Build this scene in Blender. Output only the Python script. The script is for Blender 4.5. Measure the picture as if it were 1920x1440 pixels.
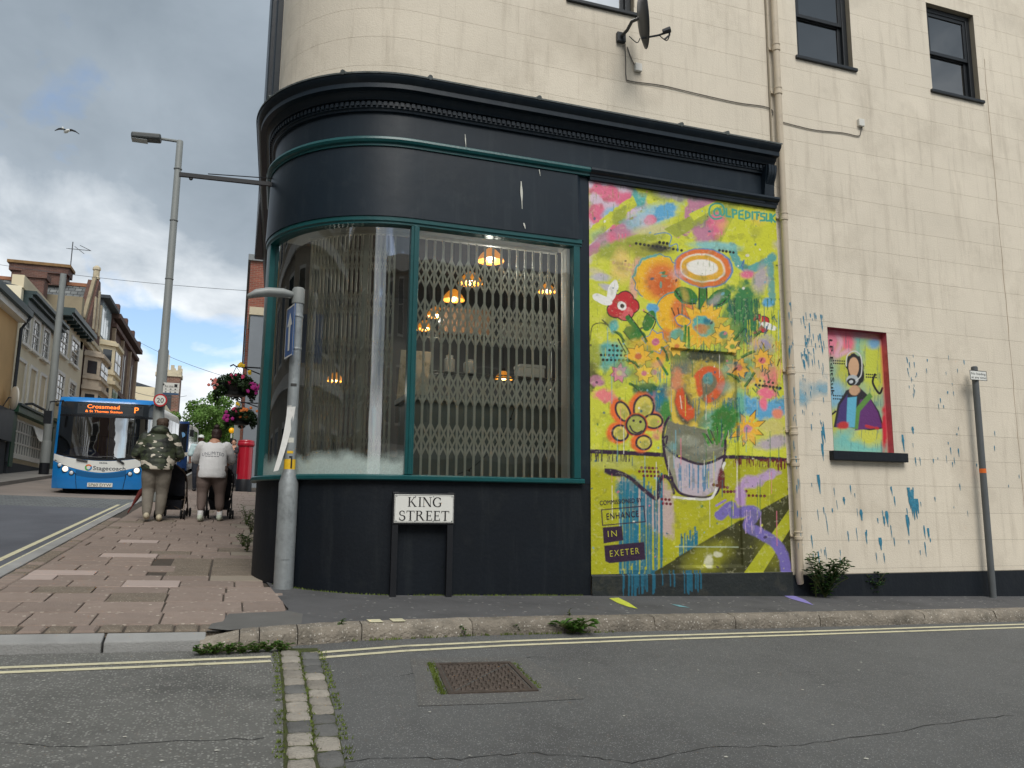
import bpy, bmesh, math, random
import numpy as np
from mathutils import Vector, Matrix
from mathutils.bvhtree import BVHTree
random.seed(7); RNG = np.random.default_rng(11)
rad = math.radians
for o in list(bpy.data.objects): bpy.data.objects.remove(o)
scene = bpy.context.scene
COL = scene.collection

# ---------------------------------------------------------------- camera
FPX = 1493.84
_y, _p, _r = rad(19.022), rad(8.923), rad(0.5213)
AX = np.array([math.sin(_y)*math.cos(_p), math.cos(_y)*math.cos(_p), math.sin(_p)])
_rt = np.array([math.cos(_y), -math.sin(_y), 0.0]); _up = np.cross(_rt, AX)
RT = math.cos(_r)*_rt + math.sin(_r)*_up; UP = -math.sin(_r)*_rt + math.cos(_r)*_up
EYE = np.array([0.0, 0.0, 1.674])
cam_d = bpy.data.cameras.new('camera'); cam = bpy.data.objects.new('camera', cam_d); COL.objects.link(cam)
cam_d.sensor_fit = 'HORIZONTAL'; cam_d.sensor_width = 36; cam_d.lens = FPX/1920*36
cam_d.clip_start = 0.05; cam_d.clip_end = 3000
m4 = Matrix.Identity(4)
for i in range(3):
    m4[i][0] = RT[i]; m4[i][1] = UP[i]; m4[i][2] = -AX[i]; m4[i][3] = EYE[i]
cam.matrix_world = m4
scene.camera = cam

# ---------------------------------------------------------------- sky, sun, exposure
SUN_EL, SUN_AZ = rad(50), rad(185)      # azimuth clockwise from +Y
world = bpy.data.worlds.new('World'); scene.world = world; world.use_nodes = True
wt = world.node_tree; wt.nodes.clear()
def wn(t, **k):
    n = wt.nodes.new(t)
    for a, b in k.items(): setattr(n, a, b)
    return n
sky = wn('ShaderNodeTexSky', sky_type='NISHITA'); sky.sun_disc = False
sky.sun_elevation = SUN_EL; sky.sun_rotation = SUN_AZ; sky.air_density = 1.0; sky.dust_density = 1.0; sky.ozone_density = 1.5
bg1 = wn('ShaderNodeBackground'); bg1.inputs[1].default_value = 0.10; wt.links.new(sky.outputs[0], bg1.inputs[0])
tc = wn('ShaderNodeTexCoord'); sep = wn('ShaderNodeSeparateXYZ'); wt.links.new(tc.outputs['Generated'], sep.inputs[0])
def wmath(op, a, b=None):
    n = wn('ShaderNodeMath', operation=op)
    for i, v in enumerate((a, b)):
        if v is None: continue
        if isinstance(v, (int, float)): n.inputs[i].default_value = v
        else: wt.links.new(v, n.inputs[i])
    return n.outputs[0]
zz = wmath('ADD', wmath('MAXIMUM', sep.outputs[2], 0.0), 0.22)
comb = wn('ShaderNodeCombineXYZ')
wt.links.new(wmath('DIVIDE', sep.outputs[0], zz), comb.inputs[0]); wt.links.new(wmath('DIVIDE', sep.outputs[1], zz), comb.inputs[1])
def wnoise(scale, detail, rough, off, dist=0.0):
    mp = wn('ShaderNodeMapping'); mp.inputs['Location'].default_value = off; mp.inputs['Scale'].default_value = (1.0, 0.72, 1)
    wt.links.new(comb.outputs[0], mp.inputs[0])
    n = wn('ShaderNodeTexNoise'); n.inputs['Scale'].default_value = scale; n.inputs['Detail'].default_value = detail
    n.inputs['Roughness'].default_value = rough; n.inputs['Distortion'].default_value = dist
    wt.links.new(mp.outputs[0], n.inputs['Vector']); return n.outputs['Fac']
cover = wnoise(1.9, 8, 0.52, (12.1, 6.7, 0.9), 0.35)
shade = wnoise(1.25, 6, 0.48, (1.3, 9.2, 3.0), 0.2)
fine = wnoise(4.5, 6, 0.6, (1.3, 9.2, 5.0), 0.3)
r1 = wn('ShaderNodeValToRGB'); r1.color_ramp.elements[0].position = 0.41; r1.color_ramp.elements[1].position = 0.50
wt.links.new(wmath('ADD', cover, wmath('MULTIPLY', wmath('MAXIMUM', sep.outputs[2], 0.0), 0.26)), r1.inputs[0])
r2 = wn('ShaderNodeValToRGB'); e = r2.color_ramp.elements
e[0].position = 0.30; e[0].color = (0.125, 0.155, 0.185, 1); e[1].position = 0.74; e[1].color = (0.80, 0.82, 0.83, 1)
k = e.new(0.50); k.color = (0.225, 0.262, 0.30, 1)
lowsky = wmath('MULTIPLY', wmath('POWER', wmath('SUBTRACT', 1.0, wmath('MAXIMUM', sep.outputs[2], 0.0)), 6.0), 0.40)      # clouds pale towards the horizon
wt.links.new(wmath('ADD', wmath('ADD', wmath('MULTIPLY', shade, 0.74), wmath('MULTIPLY', fine, 0.20)), lowsky), r2.inputs[0])
bg2 = wn('ShaderNodeBackground'); bg2.inputs[1].default_value = 1.0; wt.links.new(r2.outputs[0], bg2.inputs[0])
mx = wn('ShaderNodeMixShader'); wo = wn('ShaderNodeOutputWorld')
wt.links.new(r1.outputs[0], mx.inputs[0]); wt.links.new(bg1.outputs[0], mx.inputs[1]); wt.links.new(bg2.outputs[0], mx.inputs[2])
wt.links.new(mx.outputs[0], wo.inputs[0])
sd = bpy.data.lights.new('sun', 'SUN'); so = bpy.data.objects.new('sun', sd); COL.objects.link(so)
sd.energy = 1.5; sd.angle = rad(32); sd.color = (1.0, 0.96, 0.90)
_sv = Vector((math.sin(SUN_AZ)*math.cos(SUN_EL), math.cos(SUN_AZ)*math.cos(SUN_EL), math.sin(SUN_EL)))
so.rotation_euler = _sv.to_track_quat('Z', 'Y').to_euler()
vs = scene.view_settings; vs.view_transform = 'Standard'; vs.look = 'None'; vs.gamma = 1.0; vs.exposure = 0.84; vs.use_curve_mapping = False

# ---------------------------------------------------------------- pixels to places
def ray(x, y):
    d = AX*FPX + RT*(x-960) - UP*(y-720); return d/np.linalg.norm(d)
def onY(x, y, Y): d = ray(x, y); return EYE + d*((Y-EYE[1])/d[1])
def onX(x, y, X): d = ray(x, y); return EYE + d*((X-EYE[0])/d[0])
def onZ(x, y, Z): d = ray(x, y); return EYE + d*((Z-EYE[2])/d[2])
GC, GX, GY = 0.34527924, -0.0265, 0.067
def gz(x, y): return GC + GX*min(max(x, -20), 40) + GY*min(max(y, -25), 115)     # pavement level of the hillside
KD = 0.115                                                                       # kerb height
def onG(x, y, dz=0.0):
    d = ray(x, y); n = np.array([-GX, -GY, 1.0]); t = (GC+dz-n@EYE)/(n@d); return EYE + d*t
def proj(P):
    v = np.asarray(P, float) - EYE; w = v@AX
    return 960+FPX*(v@RT)/w, 720-FPX*(v@UP)/w

# ---------------------------------------------------------------- materials
def lin(c):
    return tuple(((v/255)/12.92 if v/255 <= 0.04045 else ((v/255+0.055)/1.055)**2.4) for v in c)
MATS = {}
def mat(name, rgb, rough=0.75, var=0.12, scale=4.0, bump=0.0, bscale=60.0, metal=0.0, spec=0.5, rnd=0.0, emit=0.0, stain=None, coat=0.0, speck=None, streak=None):
    """rgb 0-255 sRGB; var: noise variation; rnd: variation per object; stain: (rgb, scale, threshold, amount); speck: (rgb, scale, threshold)"""
    if name in MATS: return MATS[name]
    m = bpy.data.materials.new(name); m.use_nodes = True; MATS[name] = m
    nt = m.node_tree; N = nt.nodes; L = nt.links; b = N['Principled BSDF']
    b.inputs['Roughness'].default_value = rough; b.inputs['Metallic'].default_value = metal
    b.inputs['Specular IOR Level'].default_value = spec
    if coat: b.inputs['Coat Weight'].default_value = coat; b.inputs['Coat Roughness'].default_value = 0.1
    c = lin(rgb); t = N.new('ShaderNodeTexCoord')
    n1 = N.new('ShaderNodeTexNoise'); n1.inputs['Scale'].default_value = scale; n1.inputs['Detail'].default_value = 6; n1.inputs['Roughness'].default_value = 0.6
    L.new(t.outputs['Object'], n1.inputs['Vector'])
    r = N.new('ShaderNodeValToRGB'); r.color_ramp.elements[0].position = 0.3; r.color_ramp.elements[1].position = 0.7
    r.color_ramp.elements[0].color = tuple(v*(1-var) for v in c)+(1,); r.color_ramp.elements[1].color = tuple(min(1, v*(1+var)) for v in c)+(1,)
    L.new(n1.outputs['Fac'], r.inputs[0]); out = r.outputs[0]
    def mixc(fac, a, colr):
        x = N.new('ShaderNodeMix'); x.data_type = 'RGBA'; L.new(fac, x.inputs[0]); L.new(a, x.inputs[6]); x.inputs[7].default_value = lin(colr)+(1,); return x.outputs[2]
    if stain:
        sc_, ss, st, sa = stain
        n2 = N.new('ShaderNodeTexNoise'); n2.inputs['Scale'].default_value = ss; n2.inputs['Detail'].default_value = 8; n2.inputs['Roughness'].default_value = 0.65
        L.new(t.outputs['Object'], n2.inputs['Vector'])
        q = N.new('ShaderNodeMapRange'); q.inputs[1].default_value = st; q.inputs[2].default_value = st+0.22; q.inputs[4].default_value = sa
        L.new(n2.outputs['Fac'], q.inputs[0]); out = mixc(q.outputs[0], out, sc_)
    if streak:
        sc_, sa = streak
        mp_ = N.new('ShaderNodeMapping'); mp_.inputs['Scale'].default_value = (5, 5, 0.45); L.new(t.outputs['Object'], mp_.inputs[0])
        n4 = N.new('ShaderNodeTexNoise'); n4.inputs['Scale'].default_value = 1.6; n4.inputs['Detail'].default_value = 7; n4.inputs['Roughness'].default_value = 0.7; L.new(mp_.outputs[0], n4.inputs['Vector'])
        q = N.new('ShaderNodeMapRange'); q.inputs[1].default_value = 0.52; q.inputs[2].default_value = 0.75; q.inputs[4].default_value = sa; L.new(n4.outputs['Fac'], q.inputs[0]); out = mixc(q.outputs[0], out, sc_)
    if speck:
        pc, ps, pt = speck
        v = N.new('ShaderNodeTexVoronoi'); v.inputs['Scale'].default_value = ps; L.new(t.outputs['Object'], v.inputs['Vector'])
        s2 = N.new('ShaderNodeSeparateColor'); L.new(v.outputs['Color'], s2.inputs[0])
        g = N.new('ShaderNodeMath'); g.operation = 'GREATER_THAN'; g.inputs[1].default_value = pt; L.new(s2.outputs[0], g.inputs[0])
        d = N.new('ShaderNodeMath'); d.operation = 'LESS_THAN'; d.inputs[1].default_value = 0.42; L.new(v.outputs['Distance'], d.inputs[0])
        w = N.new('ShaderNodeMath'); w.operation = 'MULTIPLY'; L.new(g.outputs[0], w.inputs[0]); L.new(d.outputs[0], w.inputs[1])
        w2 = N.new('ShaderNodeMath'); w2.operation = 'MULTIPLY'; L.new(w.outputs[0], w2.inputs[0]); L.new(s2.outputs[1], w2.inputs[1])
        out = mixc(w2.outputs[0], out, pc)
    if rnd:
        oi = N.new('ShaderNodeObjectInfo'); mr = N.new('ShaderNodeMapRange'); mr.inputs[3].default_value = 1-rnd; mr.inputs[4].default_value = 1+rnd
        L.new(oi.outputs['Random'], mr.inputs[0]); x = N.new('ShaderNodeMix'); x.data_type = 'RGBA'; x.blend_type = 'MULTIPLY'; x.inputs[0].default_value = 1
        cc = N.new('ShaderNodeCombineColor')
        for i in range(3): L.new(mr.outputs[0], cc.inputs[i])
        L.new(out, x.inputs[6]); L.new(cc.outputs[0], x.inputs[7]); out = x.outputs[2]
    L.new(out, b.inputs['Base Color'])
    if emit: L.new(out, b.inputs['Emission Color']); b.inputs['Emission Strength'].default_value = emit
    if bump:
        n3 = N.new('ShaderNodeTexNoise'); n3.inputs['Scale'].default_value = bscale; n3.inputs['Detail'].default_value = 5
        L.new(t.outputs['Object'], n3.inputs['Vector']); bp = N.new('ShaderNodeBump'); bp.inputs['Strength'].default_value = min(1, bump); bp.inputs['Distance'].default_value = 0.02*max(1, bump)
        L.new(n3.outputs['Fac'], bp.inputs['Height']); L.new(bp.outputs[0], b.inputs['Normal'])
    return m

def glass_mat(name, tint=(200, 215, 215), refl=1.0, base=0.05, frost=None):
    """thin pane: see-through with a Fresnel mirror; frost = height (object z) under which condensation clouds it"""
    if name in MATS: return MATS[name]
    m = bpy.data.materials.new(name); m.use_nodes = True; MATS[name] = m
    nt = m.node_tree; N = nt.nodes; L = nt.links; N.remove(N['Principled BSDF'])
    tr = N.new('ShaderNodeBsdfTransparent'); tr.inputs[0].default_value = lin(tint)+(1,)
    gl = N.new('ShaderNodeBsdfGlossy'); gl.inputs['Roughness'].default_value = 0.015
    nz = N.new('ShaderNodeTexNoise'); nz.inputs['Scale'].default_value = 1.6; tcn = N.new('ShaderNodeTexCoord'); L.new(tcn.outputs['Object'], nz.inputs['Vector'])
    bp = N.new('ShaderNodeBump'); bp.inputs['Strength'].default_value = 0.06; bp.inputs['Distance'].default_value = 0.05; L.new(nz.outputs['Fac'], bp.inputs['Height']); L.new(bp.outputs[0], gl.inputs['Normal'])
    lw = N.new('ShaderNodeFresnel'); lw.inputs[0].default_value = 1.5
    ma = N.new('ShaderNodeMath'); ma.operation = 'MULTIPLY_ADD'; ma.use_clamp = True; ma.inputs[1].default_value = refl; ma.inputs[2].default_value = base; L.new(lw.outputs[0], ma.inputs[0])
    mx_ = N.new('ShaderNodeMixShader'); L.new(ma.outputs[0], mx_.inputs[0]); L.new(tr.outputs[0], mx_.inputs[1]); L.new(gl.outputs[0], mx_.inputs[2])
    res = mx_.outputs[0]
    if frost:
        df = N.new('ShaderNodeBsdfDiffuse'); df.inputs[0].default_value = lin((190, 205, 200))+(1,)
        sp = N.new('ShaderNodeSeparateXYZ'); L.new(tcn.outputs['Object'], sp.inputs[0])
        n2 = N.new('ShaderNodeTexNoise'); n2.inputs['Scale'].default_value = 5; n2.inputs['Detail'].default_value = 8; L.new(tcn.outputs['Object'], n2.inputs['Vector'])
        n5 = N.new('ShaderNodeTexNoise'); n5.inputs['Scale'].default_value = 120; L.new(tcn.outputs['Object'], n5.inputs['Vector'])
        a = N.new('ShaderNodeMath'); a.operation = 'MULTIPLY_ADD'; a.inputs[1].default_value = -0.28; L.new(n2.outputs['Fac'], a.inputs[0]); L.new(sp.outputs[2], a.inputs[2])
        q = N.new('ShaderNodeMapRange'); q.inputs[1].default_value = frost-0.03; q.inputs[2].default_value = frost-0.17; q.inputs[3].default_value = 0.0; q.inputs[4].default_value = 0.85; L.new(a.outputs[0], q.inputs[0])
        w = N.new('ShaderNodeMath'); w.operation = 'MULTIPLY'; w.use_clamp = True; L.new(q.outputs[0], w.inputs[0])
        w3 = N.new('ShaderNodeMath'); w3.operation = 'MULTIPLY_ADD'; w3.inputs[1].default_value = 0.9; w3.inputs[2].default_value = 0.4; L.new(n5.outputs['Fac'], w3.inputs[0]); L.new(w3.outputs[0], w.inputs[1])
        m2 = N.new('ShaderNodeMixShader'); L.new(w.outputs[0], m2.inputs[0]); L.new(res, m2.inputs[1]); L.new(df.outputs[0], m2.inputs[2]); res = m2.outputs[0]
    L.new(res, N['Material Output'].inputs[0]); return m

# ---------------------------------------------------------------- mesh building
ORG = {}
class MB:
    def __init__(s): s.v = []; s.f = []; s.mi = []
    def add(s, vs_, fs, k=0):
        n = len(s.v); s.v += [tuple(map(float, p)) for p in vs_]; s.f += [tuple(i+n for i in f) for f in fs]; s.mi += [k]*len(fs)
        return s
    def box(s, x0, x1, y0, y1, z0, z1, k=0):
        return s.add([(x0,y0,z0),(x1,y0,z0),(x1,y1,z0),(x0,y1,z0),(x0,y0,z1),(x1,y0,z1),(x1,y1,z1),(x0,y1,z1)],
                     [(0,3,2,1),(4,5,6,7),(0,1,5,4),(1,2,6,5),(2,3,7,6),(3,0,4,7)], k)
    def obox(s, c, ux, uy, uz, k=0):
        c, ux, uy, uz = map(Vector, (c, ux, uy, uz)); p = []
        for z in (-1, 1):
            for a, b in ((-1,-1),(1,-1),(1,1),(-1,1)): p.append(c+ux*a+uy*b+uz*z)
        return s.add(p, [(0,3,2,1),(4,5,6,7),(0,1,5,4),(1,2,6,5),(2,3,7,6),(3,0,4,7)], k)
    def bar(s, a, b, w, h=None, k=0, upv=(0,0,1)):
        a, b = Vector(a), Vector(b); d = b-a; u = Vector(upv)
        if abs(d.normalized().dot(u)) > 0.95: u = Vector((0,1,0))
        x = d.cross(u).normalized(); y = x.cross(d).normalized()
        return s.obox((a+b)/2, d/2, x*(w/2), y*((h or w)/2), k)
    def tube(s, pts, r, n=8, k=0, caps=True):
        pts = [Vector(p) for p in pts]; rs = r if isinstance(r, (list, tuple)) else [r]*len(pts)
        up_ = Vector((0.13, 0.27, 0.95)).normalized(); V = []; F = []
        for i, p in enumerate(pts):
            d = (pts[min(i+1, len(pts)-1)]-pts[max(i-1, 0)]).normalized()
            if abs(d.dot(up_)) > 0.97: up2_ = Vector((0.9, 0.3, 0.1)).normalized()
            else: up2_ = up_
            x = d.cross(up2_).normalized(); y = d.cross(x).normalized()
            for j in range(n):
                t = 2*math.pi*j/n; V.append(p+(x*math.cos(t)+y*math.sin(t))*rs[i])
        for i in range(len(pts)-1):
            for j in range(n):
                F.append((i*n+j, i*n+(j+1)%n, (i+1)*n+(j+1)%n, (i+1)*n+j))
        if caps: F.append(tuple(range(n-1, -1, -1))); F.append(tuple(range((len(pts)-1)*n, len(pts)*n)))
        return s.add(V, F, k)
    def lathe(s, prof, c=(0,0,0), n=16, k=0, axis='z'):
        V = []; F = []
        for r, h in prof:
            for j in range(n):
                t = 2*math.pi*j/n; x, y = r*math.cos(t), r*math.sin(t)
                q = {'z': (x, y, h), 'y': (x, h, y), 'x': (h, x, y)}[axis]
                V.append((c[0]+q[0], c[1]+q[1], c[2]+q[2]))
        for i in range(len(prof)-1):
            for j in range(n): F.append((i*n+j, i*n+(j+1)%n, (i+1)*n+(j+1)%n, (i+1)*n+j))
        F.append(tuple(range(n-1, -1, -1))); F.append(tuple(range((len(prof)-1)*n, len(prof)*n)))
        return s.add(V, F, k)
    def ell(s, c, r, n=12, m=8, k=0, tilt=None):
        V = []; F = []
        for i in range(m+1):
            a = math.pi*i/m
            for j in range(n):
                t = 2*math.pi*j/n; q = Vector((r[0]*math.sin(a)*math.cos(t), r[1]*math.sin(a)*math.sin(t), r[2]*math.cos(a)))
                if tilt: q = tilt @ q
                V.append(Vector(c)+q)
        for i in range(m):
            for j in range(n): F.append((i*n+j, (i+1)*n+j, (i+1)*n+(j+1)%n, i*n+(j+1)%n))
        return s.add(V, F, k)
    def loft(s, rings, n=22, k=0):
        """rings: (cx, cy, cz, rx, ry) stacked ellipses with closed ends"""
        V = [(c[0]+c[3]*math.cos(2*math.pi*j/n), c[1]+c[4]*math.sin(2*math.pi*j/n), c[2]) for c in rings for j in range(n)]; m = len(rings)
        F = [(i*n+j, i*n+(j+1) % n, (i+1)*n+(j+1) % n, (i+1)*n+j) for i in range(m-1) for j in range(n)]+[tuple(range(n-1, -1, -1)), tuple(range((m-1)*n, m*n))]
        return s.add(V, F, k)
    def prism(s, poly, f0, f1, k=0):
        """poly: 2-D outline; f0, f1 map (a,b) to 3-D front and back"""
        n = len(poly); V = [f0(*p) for p in poly]+[f1(*p) for p in poly]
        F = [tuple(range(n)), tuple(range(2*n-1, n-1, -1))]+[(i, i+n, (i+1)%n+n, (i+1)%n) for i in range(n)]
        return s.add(V, F, k)
    def build(s, name, material, parent=None, smooth=False, bevel=0.0, kind=None):
        me = bpy.data.meshes.new(name); org = ORG.get(parent, Vector((0,0,0))) if parent else Vector((0,0,0))
        vv = np.array(s.v, dtype=np.float64).reshape(-1, 3) - np.array(org)
        me.from_pydata(vv.tolist(), [], s.f)
        ms = material if isinstance(material, (list, tuple)) else [material]
        for m in ms: me.materials.append(m)
        if len(ms) > 1: me.polygons.foreach_set('material_index', s.mi)
        bm = bmesh.new(); bm.from_mesh(me); bmesh.ops.recalc_face_normals(bm, faces=bm.faces); bm.to_mesh(me); bm.free()
        if smooth:
            me.polygons.foreach_set('use_smooth', [True]*len(me.polygons))
            if smooth != 'all': me.set_sharp_from_angle(angle=rad(40))
        o = bpy.data.objects.new(name, me); COL.objects.link(o)
        if parent: o.parent = parent; ORG[o] = org
        else: ORG[o] = Vector((0,0,0))
        if bevel:
            b = o.modifiers.new('bevel', 'BEVEL'); b.width = bevel; b.segments = 2; b.limit_method = 'ANGLE'; b.angle_limit = rad(40)
        if kind: o['kind'] = kind
        return o
def tag(o, label=None, cat=None, group=None, kind=None):
    if label: o['label'] = label
    if cat: o['category'] = cat
    if group: o['group'] = group
    if kind: o['kind'] = kind
    return o
def thing(name, label, cat, loc=(0,0,0), rz=0.0, group=None, local=False):
    o = bpy.data.objects.new(name, None); COL.objects.link(o); o.location = loc; o.rotation_euler = (0, 0, rz); o.empty_display_size = 0.2
    ORG[o] = Vector((0,0,0)) if local else Vector(loc)
    return tag(o, label, cat, group)
def structure(o): o['kind'] = 'structure'; return o
def copy_tree(o, parent=None):
    c = o.copy(); COL.objects.link(c)
    if parent: c.parent = parent
    for ch in o.children: copy_tree(ch, c)
    return c
_txt = {}
def text2d(body, spacing=1.0):
    """outline text as flat 2-D mesh with cap height 1, starting at x = 0"""
    if (body, spacing) in _txt: return _txt[(body, spacing)]
    cu = bpy.data.curves.new('lettering', 'FONT'); cu.body = body; cu.size = 1.0; cu.resolution_u = 3; cu.space_character = spacing
    ob = bpy.data.objects.new('lettering', cu); COL.objects.link(ob)
    dg = bpy.context.evaluated_depsgraph_get(); me = bpy.data.meshes.new_from_object(ob.evaluated_get(dg))
    V = np.array([v.co[:2] for v in me.vertices]); F = [tuple(p.vertices) for p in me.polygons]
    bpy.data.objects.remove(ob); bpy.data.curves.remove(cu); bpy.data.meshes.remove(me)
    V[:, 0] -= V[:, 0].min(); V /= 0.73
    _txt[(body, spacing)] = (V, F); return V, F
def put_text(mb, body, fn, width, height=None, spacing=1.0, k=0, x0=0.0):
    """fn(a,b): metres along and up -> 3-D; scaled to width (and cap height)"""
    V, F = text2d(body, spacing); sx = width/V[:, 0].max(); sy = height if height else sx
    mb.add([fn(x0+a*sx, b*sy) for a, b in V], F, k)
def remesh(mb, voxel=0.02, smooth=6, name='tmp'):
    o = mb.build(name, mat('plain', (128,128,128)))
    r = o.modifiers.new('r', 'REMESH'); r.mode = 'VOXEL'; r.voxel_size = voxel
    if smooth: q = o.modifiers.new('s', 'SMOOTH'); q.factor = 0.5; q.iterations = smooth
    dg = bpy.context.evaluated_depsgraph_get(); me = bpy.data.meshes.new_from_object(o.evaluated_get(dg))
    out = MB(); out.v = [tuple(v.co) for v in me.vertices]; out.f = [tuple(p.vertices) for p in me.polygons]; out.mi = [0]*len(out.f)
    old = o.data; bpy.data.objects.remove(o); bpy.data.meshes.remove(old); bpy.data.meshes.remove(me); return out
# ================================================================ ground, roads, pavement
YW = 7.89                                   # shop wall plane
def sheet(name, poly_or_grid, dz, material, kind='structure'):
    mb = MB()
    xs, ys = poly_or_grid
    for j in range(len(ys)):
        for i in range(len(xs)): mb.v.append((xs[i], ys[j], gz(xs[i], ys[j])+dz))
    n = len(xs)
    for j in range(len(ys)-1):
        for i in range(n-1): mb.f.append((j*n+i, j*n+i+1, (j+1)*n+i+1, (j+1)*n+i)); mb.mi.append(0)
    o = mb.build(name, material); o['kind'] = kind; return o
def flat(mb, pts, dz, k=0):
    mb.add([(x, y, gz(x, y)+dz) for x, y in pts], [tuple(range(len(pts)))], k)

m_ground = mat('ground_earth', (92, 90, 84), 0.95, 0.2, 2.0)
m_chip = mat('chipped_asphalt', (114, 114, 110), 0.9, 0.14, 2.5, bump=1.0, bscale=95, speck=((164, 164, 158), 62, 0.40), stain=((70, 70, 69), 0.9, 0.5, 0.75), streak=((88, 88, 86), .5))
m_smooth = mat('smooth_asphalt', (101, 102, 101), 0.88, 0.12, 1.6, bump=0.7, bscale=190, speck=((158, 160, 160), 120, 0.66), stain=((74, 74, 74), 0.8, 0.5, 0.8), streak=((122, 122, 118), .35))
m_patch = mat('fresh_asphalt', (94, 97, 104), 0.85, 0.10, 0.8, bump=0.3, bscale=150, stain=((66, 68, 75), 0.5, 0.5, 0.6))
m_oldroad = mat('worn_tan_road', (140, 130, 122), 0.9, 0.12, 0.8, bump=0.3, bscale=60, stain=((105, 100, 96), 0.6, 0.5, 0.7))
m_foot = mat('footway_asphalt', (88, 88, 89), 0.9, 0.14, 2.2, bump=0.5, bscale=140, speck=((140, 140, 136), 26, 0.93), stain=((50, 50, 51), 1.6, 0.5, 0.5))
m_patch2 = mat('footway_asphalt_patch', (108, 107, 104), 0.92, 0.1, 4, bump=0.8, bscale=120)

sheet('ground', ([-900,-300,-100,-40,-20,-8,-2,4,10,22,40,120,900], [-300,-60,-25,0,20,40,60,80,100,115,140,300,1500]), -0.17, m_ground)
# the line of setts parts the main road (left) from King Street (right)
def sett_x(y): return 0.50 + 0.03*(y-6.2) - 0.10*max(0, (4.8-y))*0.25
mb = MB(); ys = list(np.linspace(-14, 6.3, 30))
for a, b in zip(ys[:-1], ys[1:]): flat(mb, [(-14, a), (sett_x(a)-0.02, a), (sett_x(b)-0.02, b), (-14, b)], -KD)
flat(mb, [(-14, 6.3), (-2.0, 6.3), (-2.0, 9.5), (-14, 9.5)], -KD)
structure(mb.build('main_road', m_chip))
mb = MB()
for a, b in zip(ys[:-1], ys[1:]): flat(mb, [(sett_x(a)-0.02, a), (24, a), (24, b), (sett_x(b)-0.02, b)], -KD)
flat(mb, [(sett_x(6.3)-0.02, 6.3), (24, 6.3), (24, 7.9), (0.4, 7.0)], -KD)
structure(mb.build('side_road', m_smooth))
mb = MB(); flat(mb, [(-6.4, 9.5), (-2.0, 9.5), (-2.0, 19.6), (-6.4, 19.6)], -KD); structure(mb.build('road_resurfaced_stretch', m_patch))
# block paved strip across the road (blocks 3 px high: material)
m_blk = bpy.data.materials.new('grey_road_blocks'); m_blk.use_nodes = True
_n = m_blk.node_tree; _b = _n.nodes['Principled BSDF']; _t = _n.nodes.new('ShaderNodeTexCoord'); _br = _n.nodes.new('ShaderNodeTexBrick')
_br.inputs['Color1'].default_value = lin((118, 122, 122))+(1,); _br.inputs['Color2'].default_value = lin((100, 104, 106))+(1,); _br.inputs['Mortar'].default_value = lin((70, 72, 72))+(1,)
_br.inputs['Scale'].default_value = 1; _br.inputs['Brick Width'].default_value = 0.24; _br.inputs['Row Height'].default_value = 0.16; _br.inputs['Mortar Size'].default_value = 0.012
_n.links.new(_t.outputs['Object'], _br.inputs['Vector']); _n.links.new(_br.outputs['Color'], _b.inputs['Base Color']); _b.inputs['Roughness'].default_value = 0.9
mb = MB(); flat(mb, [(-6.4, 19.6), (-2.0, 19.6), (-2.0, 22.9), (-6.4, 22.9)], -KD); structure(mb.build('road_block_strip', m_blk))
mb = MB(); flat(mb, [(-6.4, 22.9), (-2.0, 22.9), (-1.6, 60), (1.2, 115), (-6.4, 115)], -KD); structure(mb.build('road_uphill', m_oldroad))
mb = MB(); 
for a, b in ((9.5, 30), (30, 60), (60, 115)):
    flat(mb, [(-14, a), (-6.4, a), (-6.4, b), (-14, b)], 0.0); mb.add([(-6.4, a, gz(-6.4, a)-0.16), (-6.4, b, gz(-6.4, b)-0.16), (-6.4, b, gz(-6.4, b)), (-6.4, a, gz(-6.4, a))], [(0, 1, 2, 3)])
structure(mb.build('pavement_opposite', mat('grey_footway', (138, 134, 128), 0.9, 0.12, 1.2, bump=0.3)))

# pavement bed of the main street
bed = MB()
PX0, PX1, PY0 = -1.86, 0.46, 6.45
def px1(y): return 0.50 if y < 8.4 else (0.34 if y < 9.3 else 0.33+0.047*(y-9.3))
flat(bed, [(-2.03, 6.44), (-0.12, 6.46), (0.1, 6.6), (-2.03, 6.6)], -0.016); flat(bed, [(-2.03, 6.6), (0.1, 6.6), (0.45, 6.8), (0.5, 7.4), (-2.03, 7.4)], -0.016)
for a, b in zip([7.4, 8.4, 9.3, 20, 40], [8.4, 9.3, 20, 40, 60]):
    flat(bed, [(-2.03, a), (px1(a)+0.1+(b>9)*.6, a), (px1(b)+0.1+(b>9)*.6, b), (-2.03, b)], -0.016)
pav = structure(bed.build('pavement', mat('pavement_joint_sand', (74, 66, 58), 0.95, 0.2, 8)))
m_slab = mat('red_sandstone_slab', (142, 127, 117), 0.9, 0.13, 3.0, bump=0.5, bscale=70, rnd=0.09, stain=((104, 88, 78), 2.2, 0.5, 0.5), speck=((196, 186, 170), 30, 0.9))
m_slabp = mat('pale_pink_slab', (176, 160, 152), 0.9, 0.08, 3.0, bump=0.4, rnd=0.06, stain=((140, 126, 118), 3, 0.5, 0.4))
m_slabg = mat('grey_concrete_slab', (150, 140, 126), 0.9, 0.10, 3.0, bump=0.5, rnd=0.10, stain=((118, 108, 96), 3, 0.5, 0.4))
m_agg = mat('aggregate_slab', (132, 120, 106), 0.95, 0.15, 6.0, bump=1, bscale=110, speck=((180, 172, 158), 80, 0.6))
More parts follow.
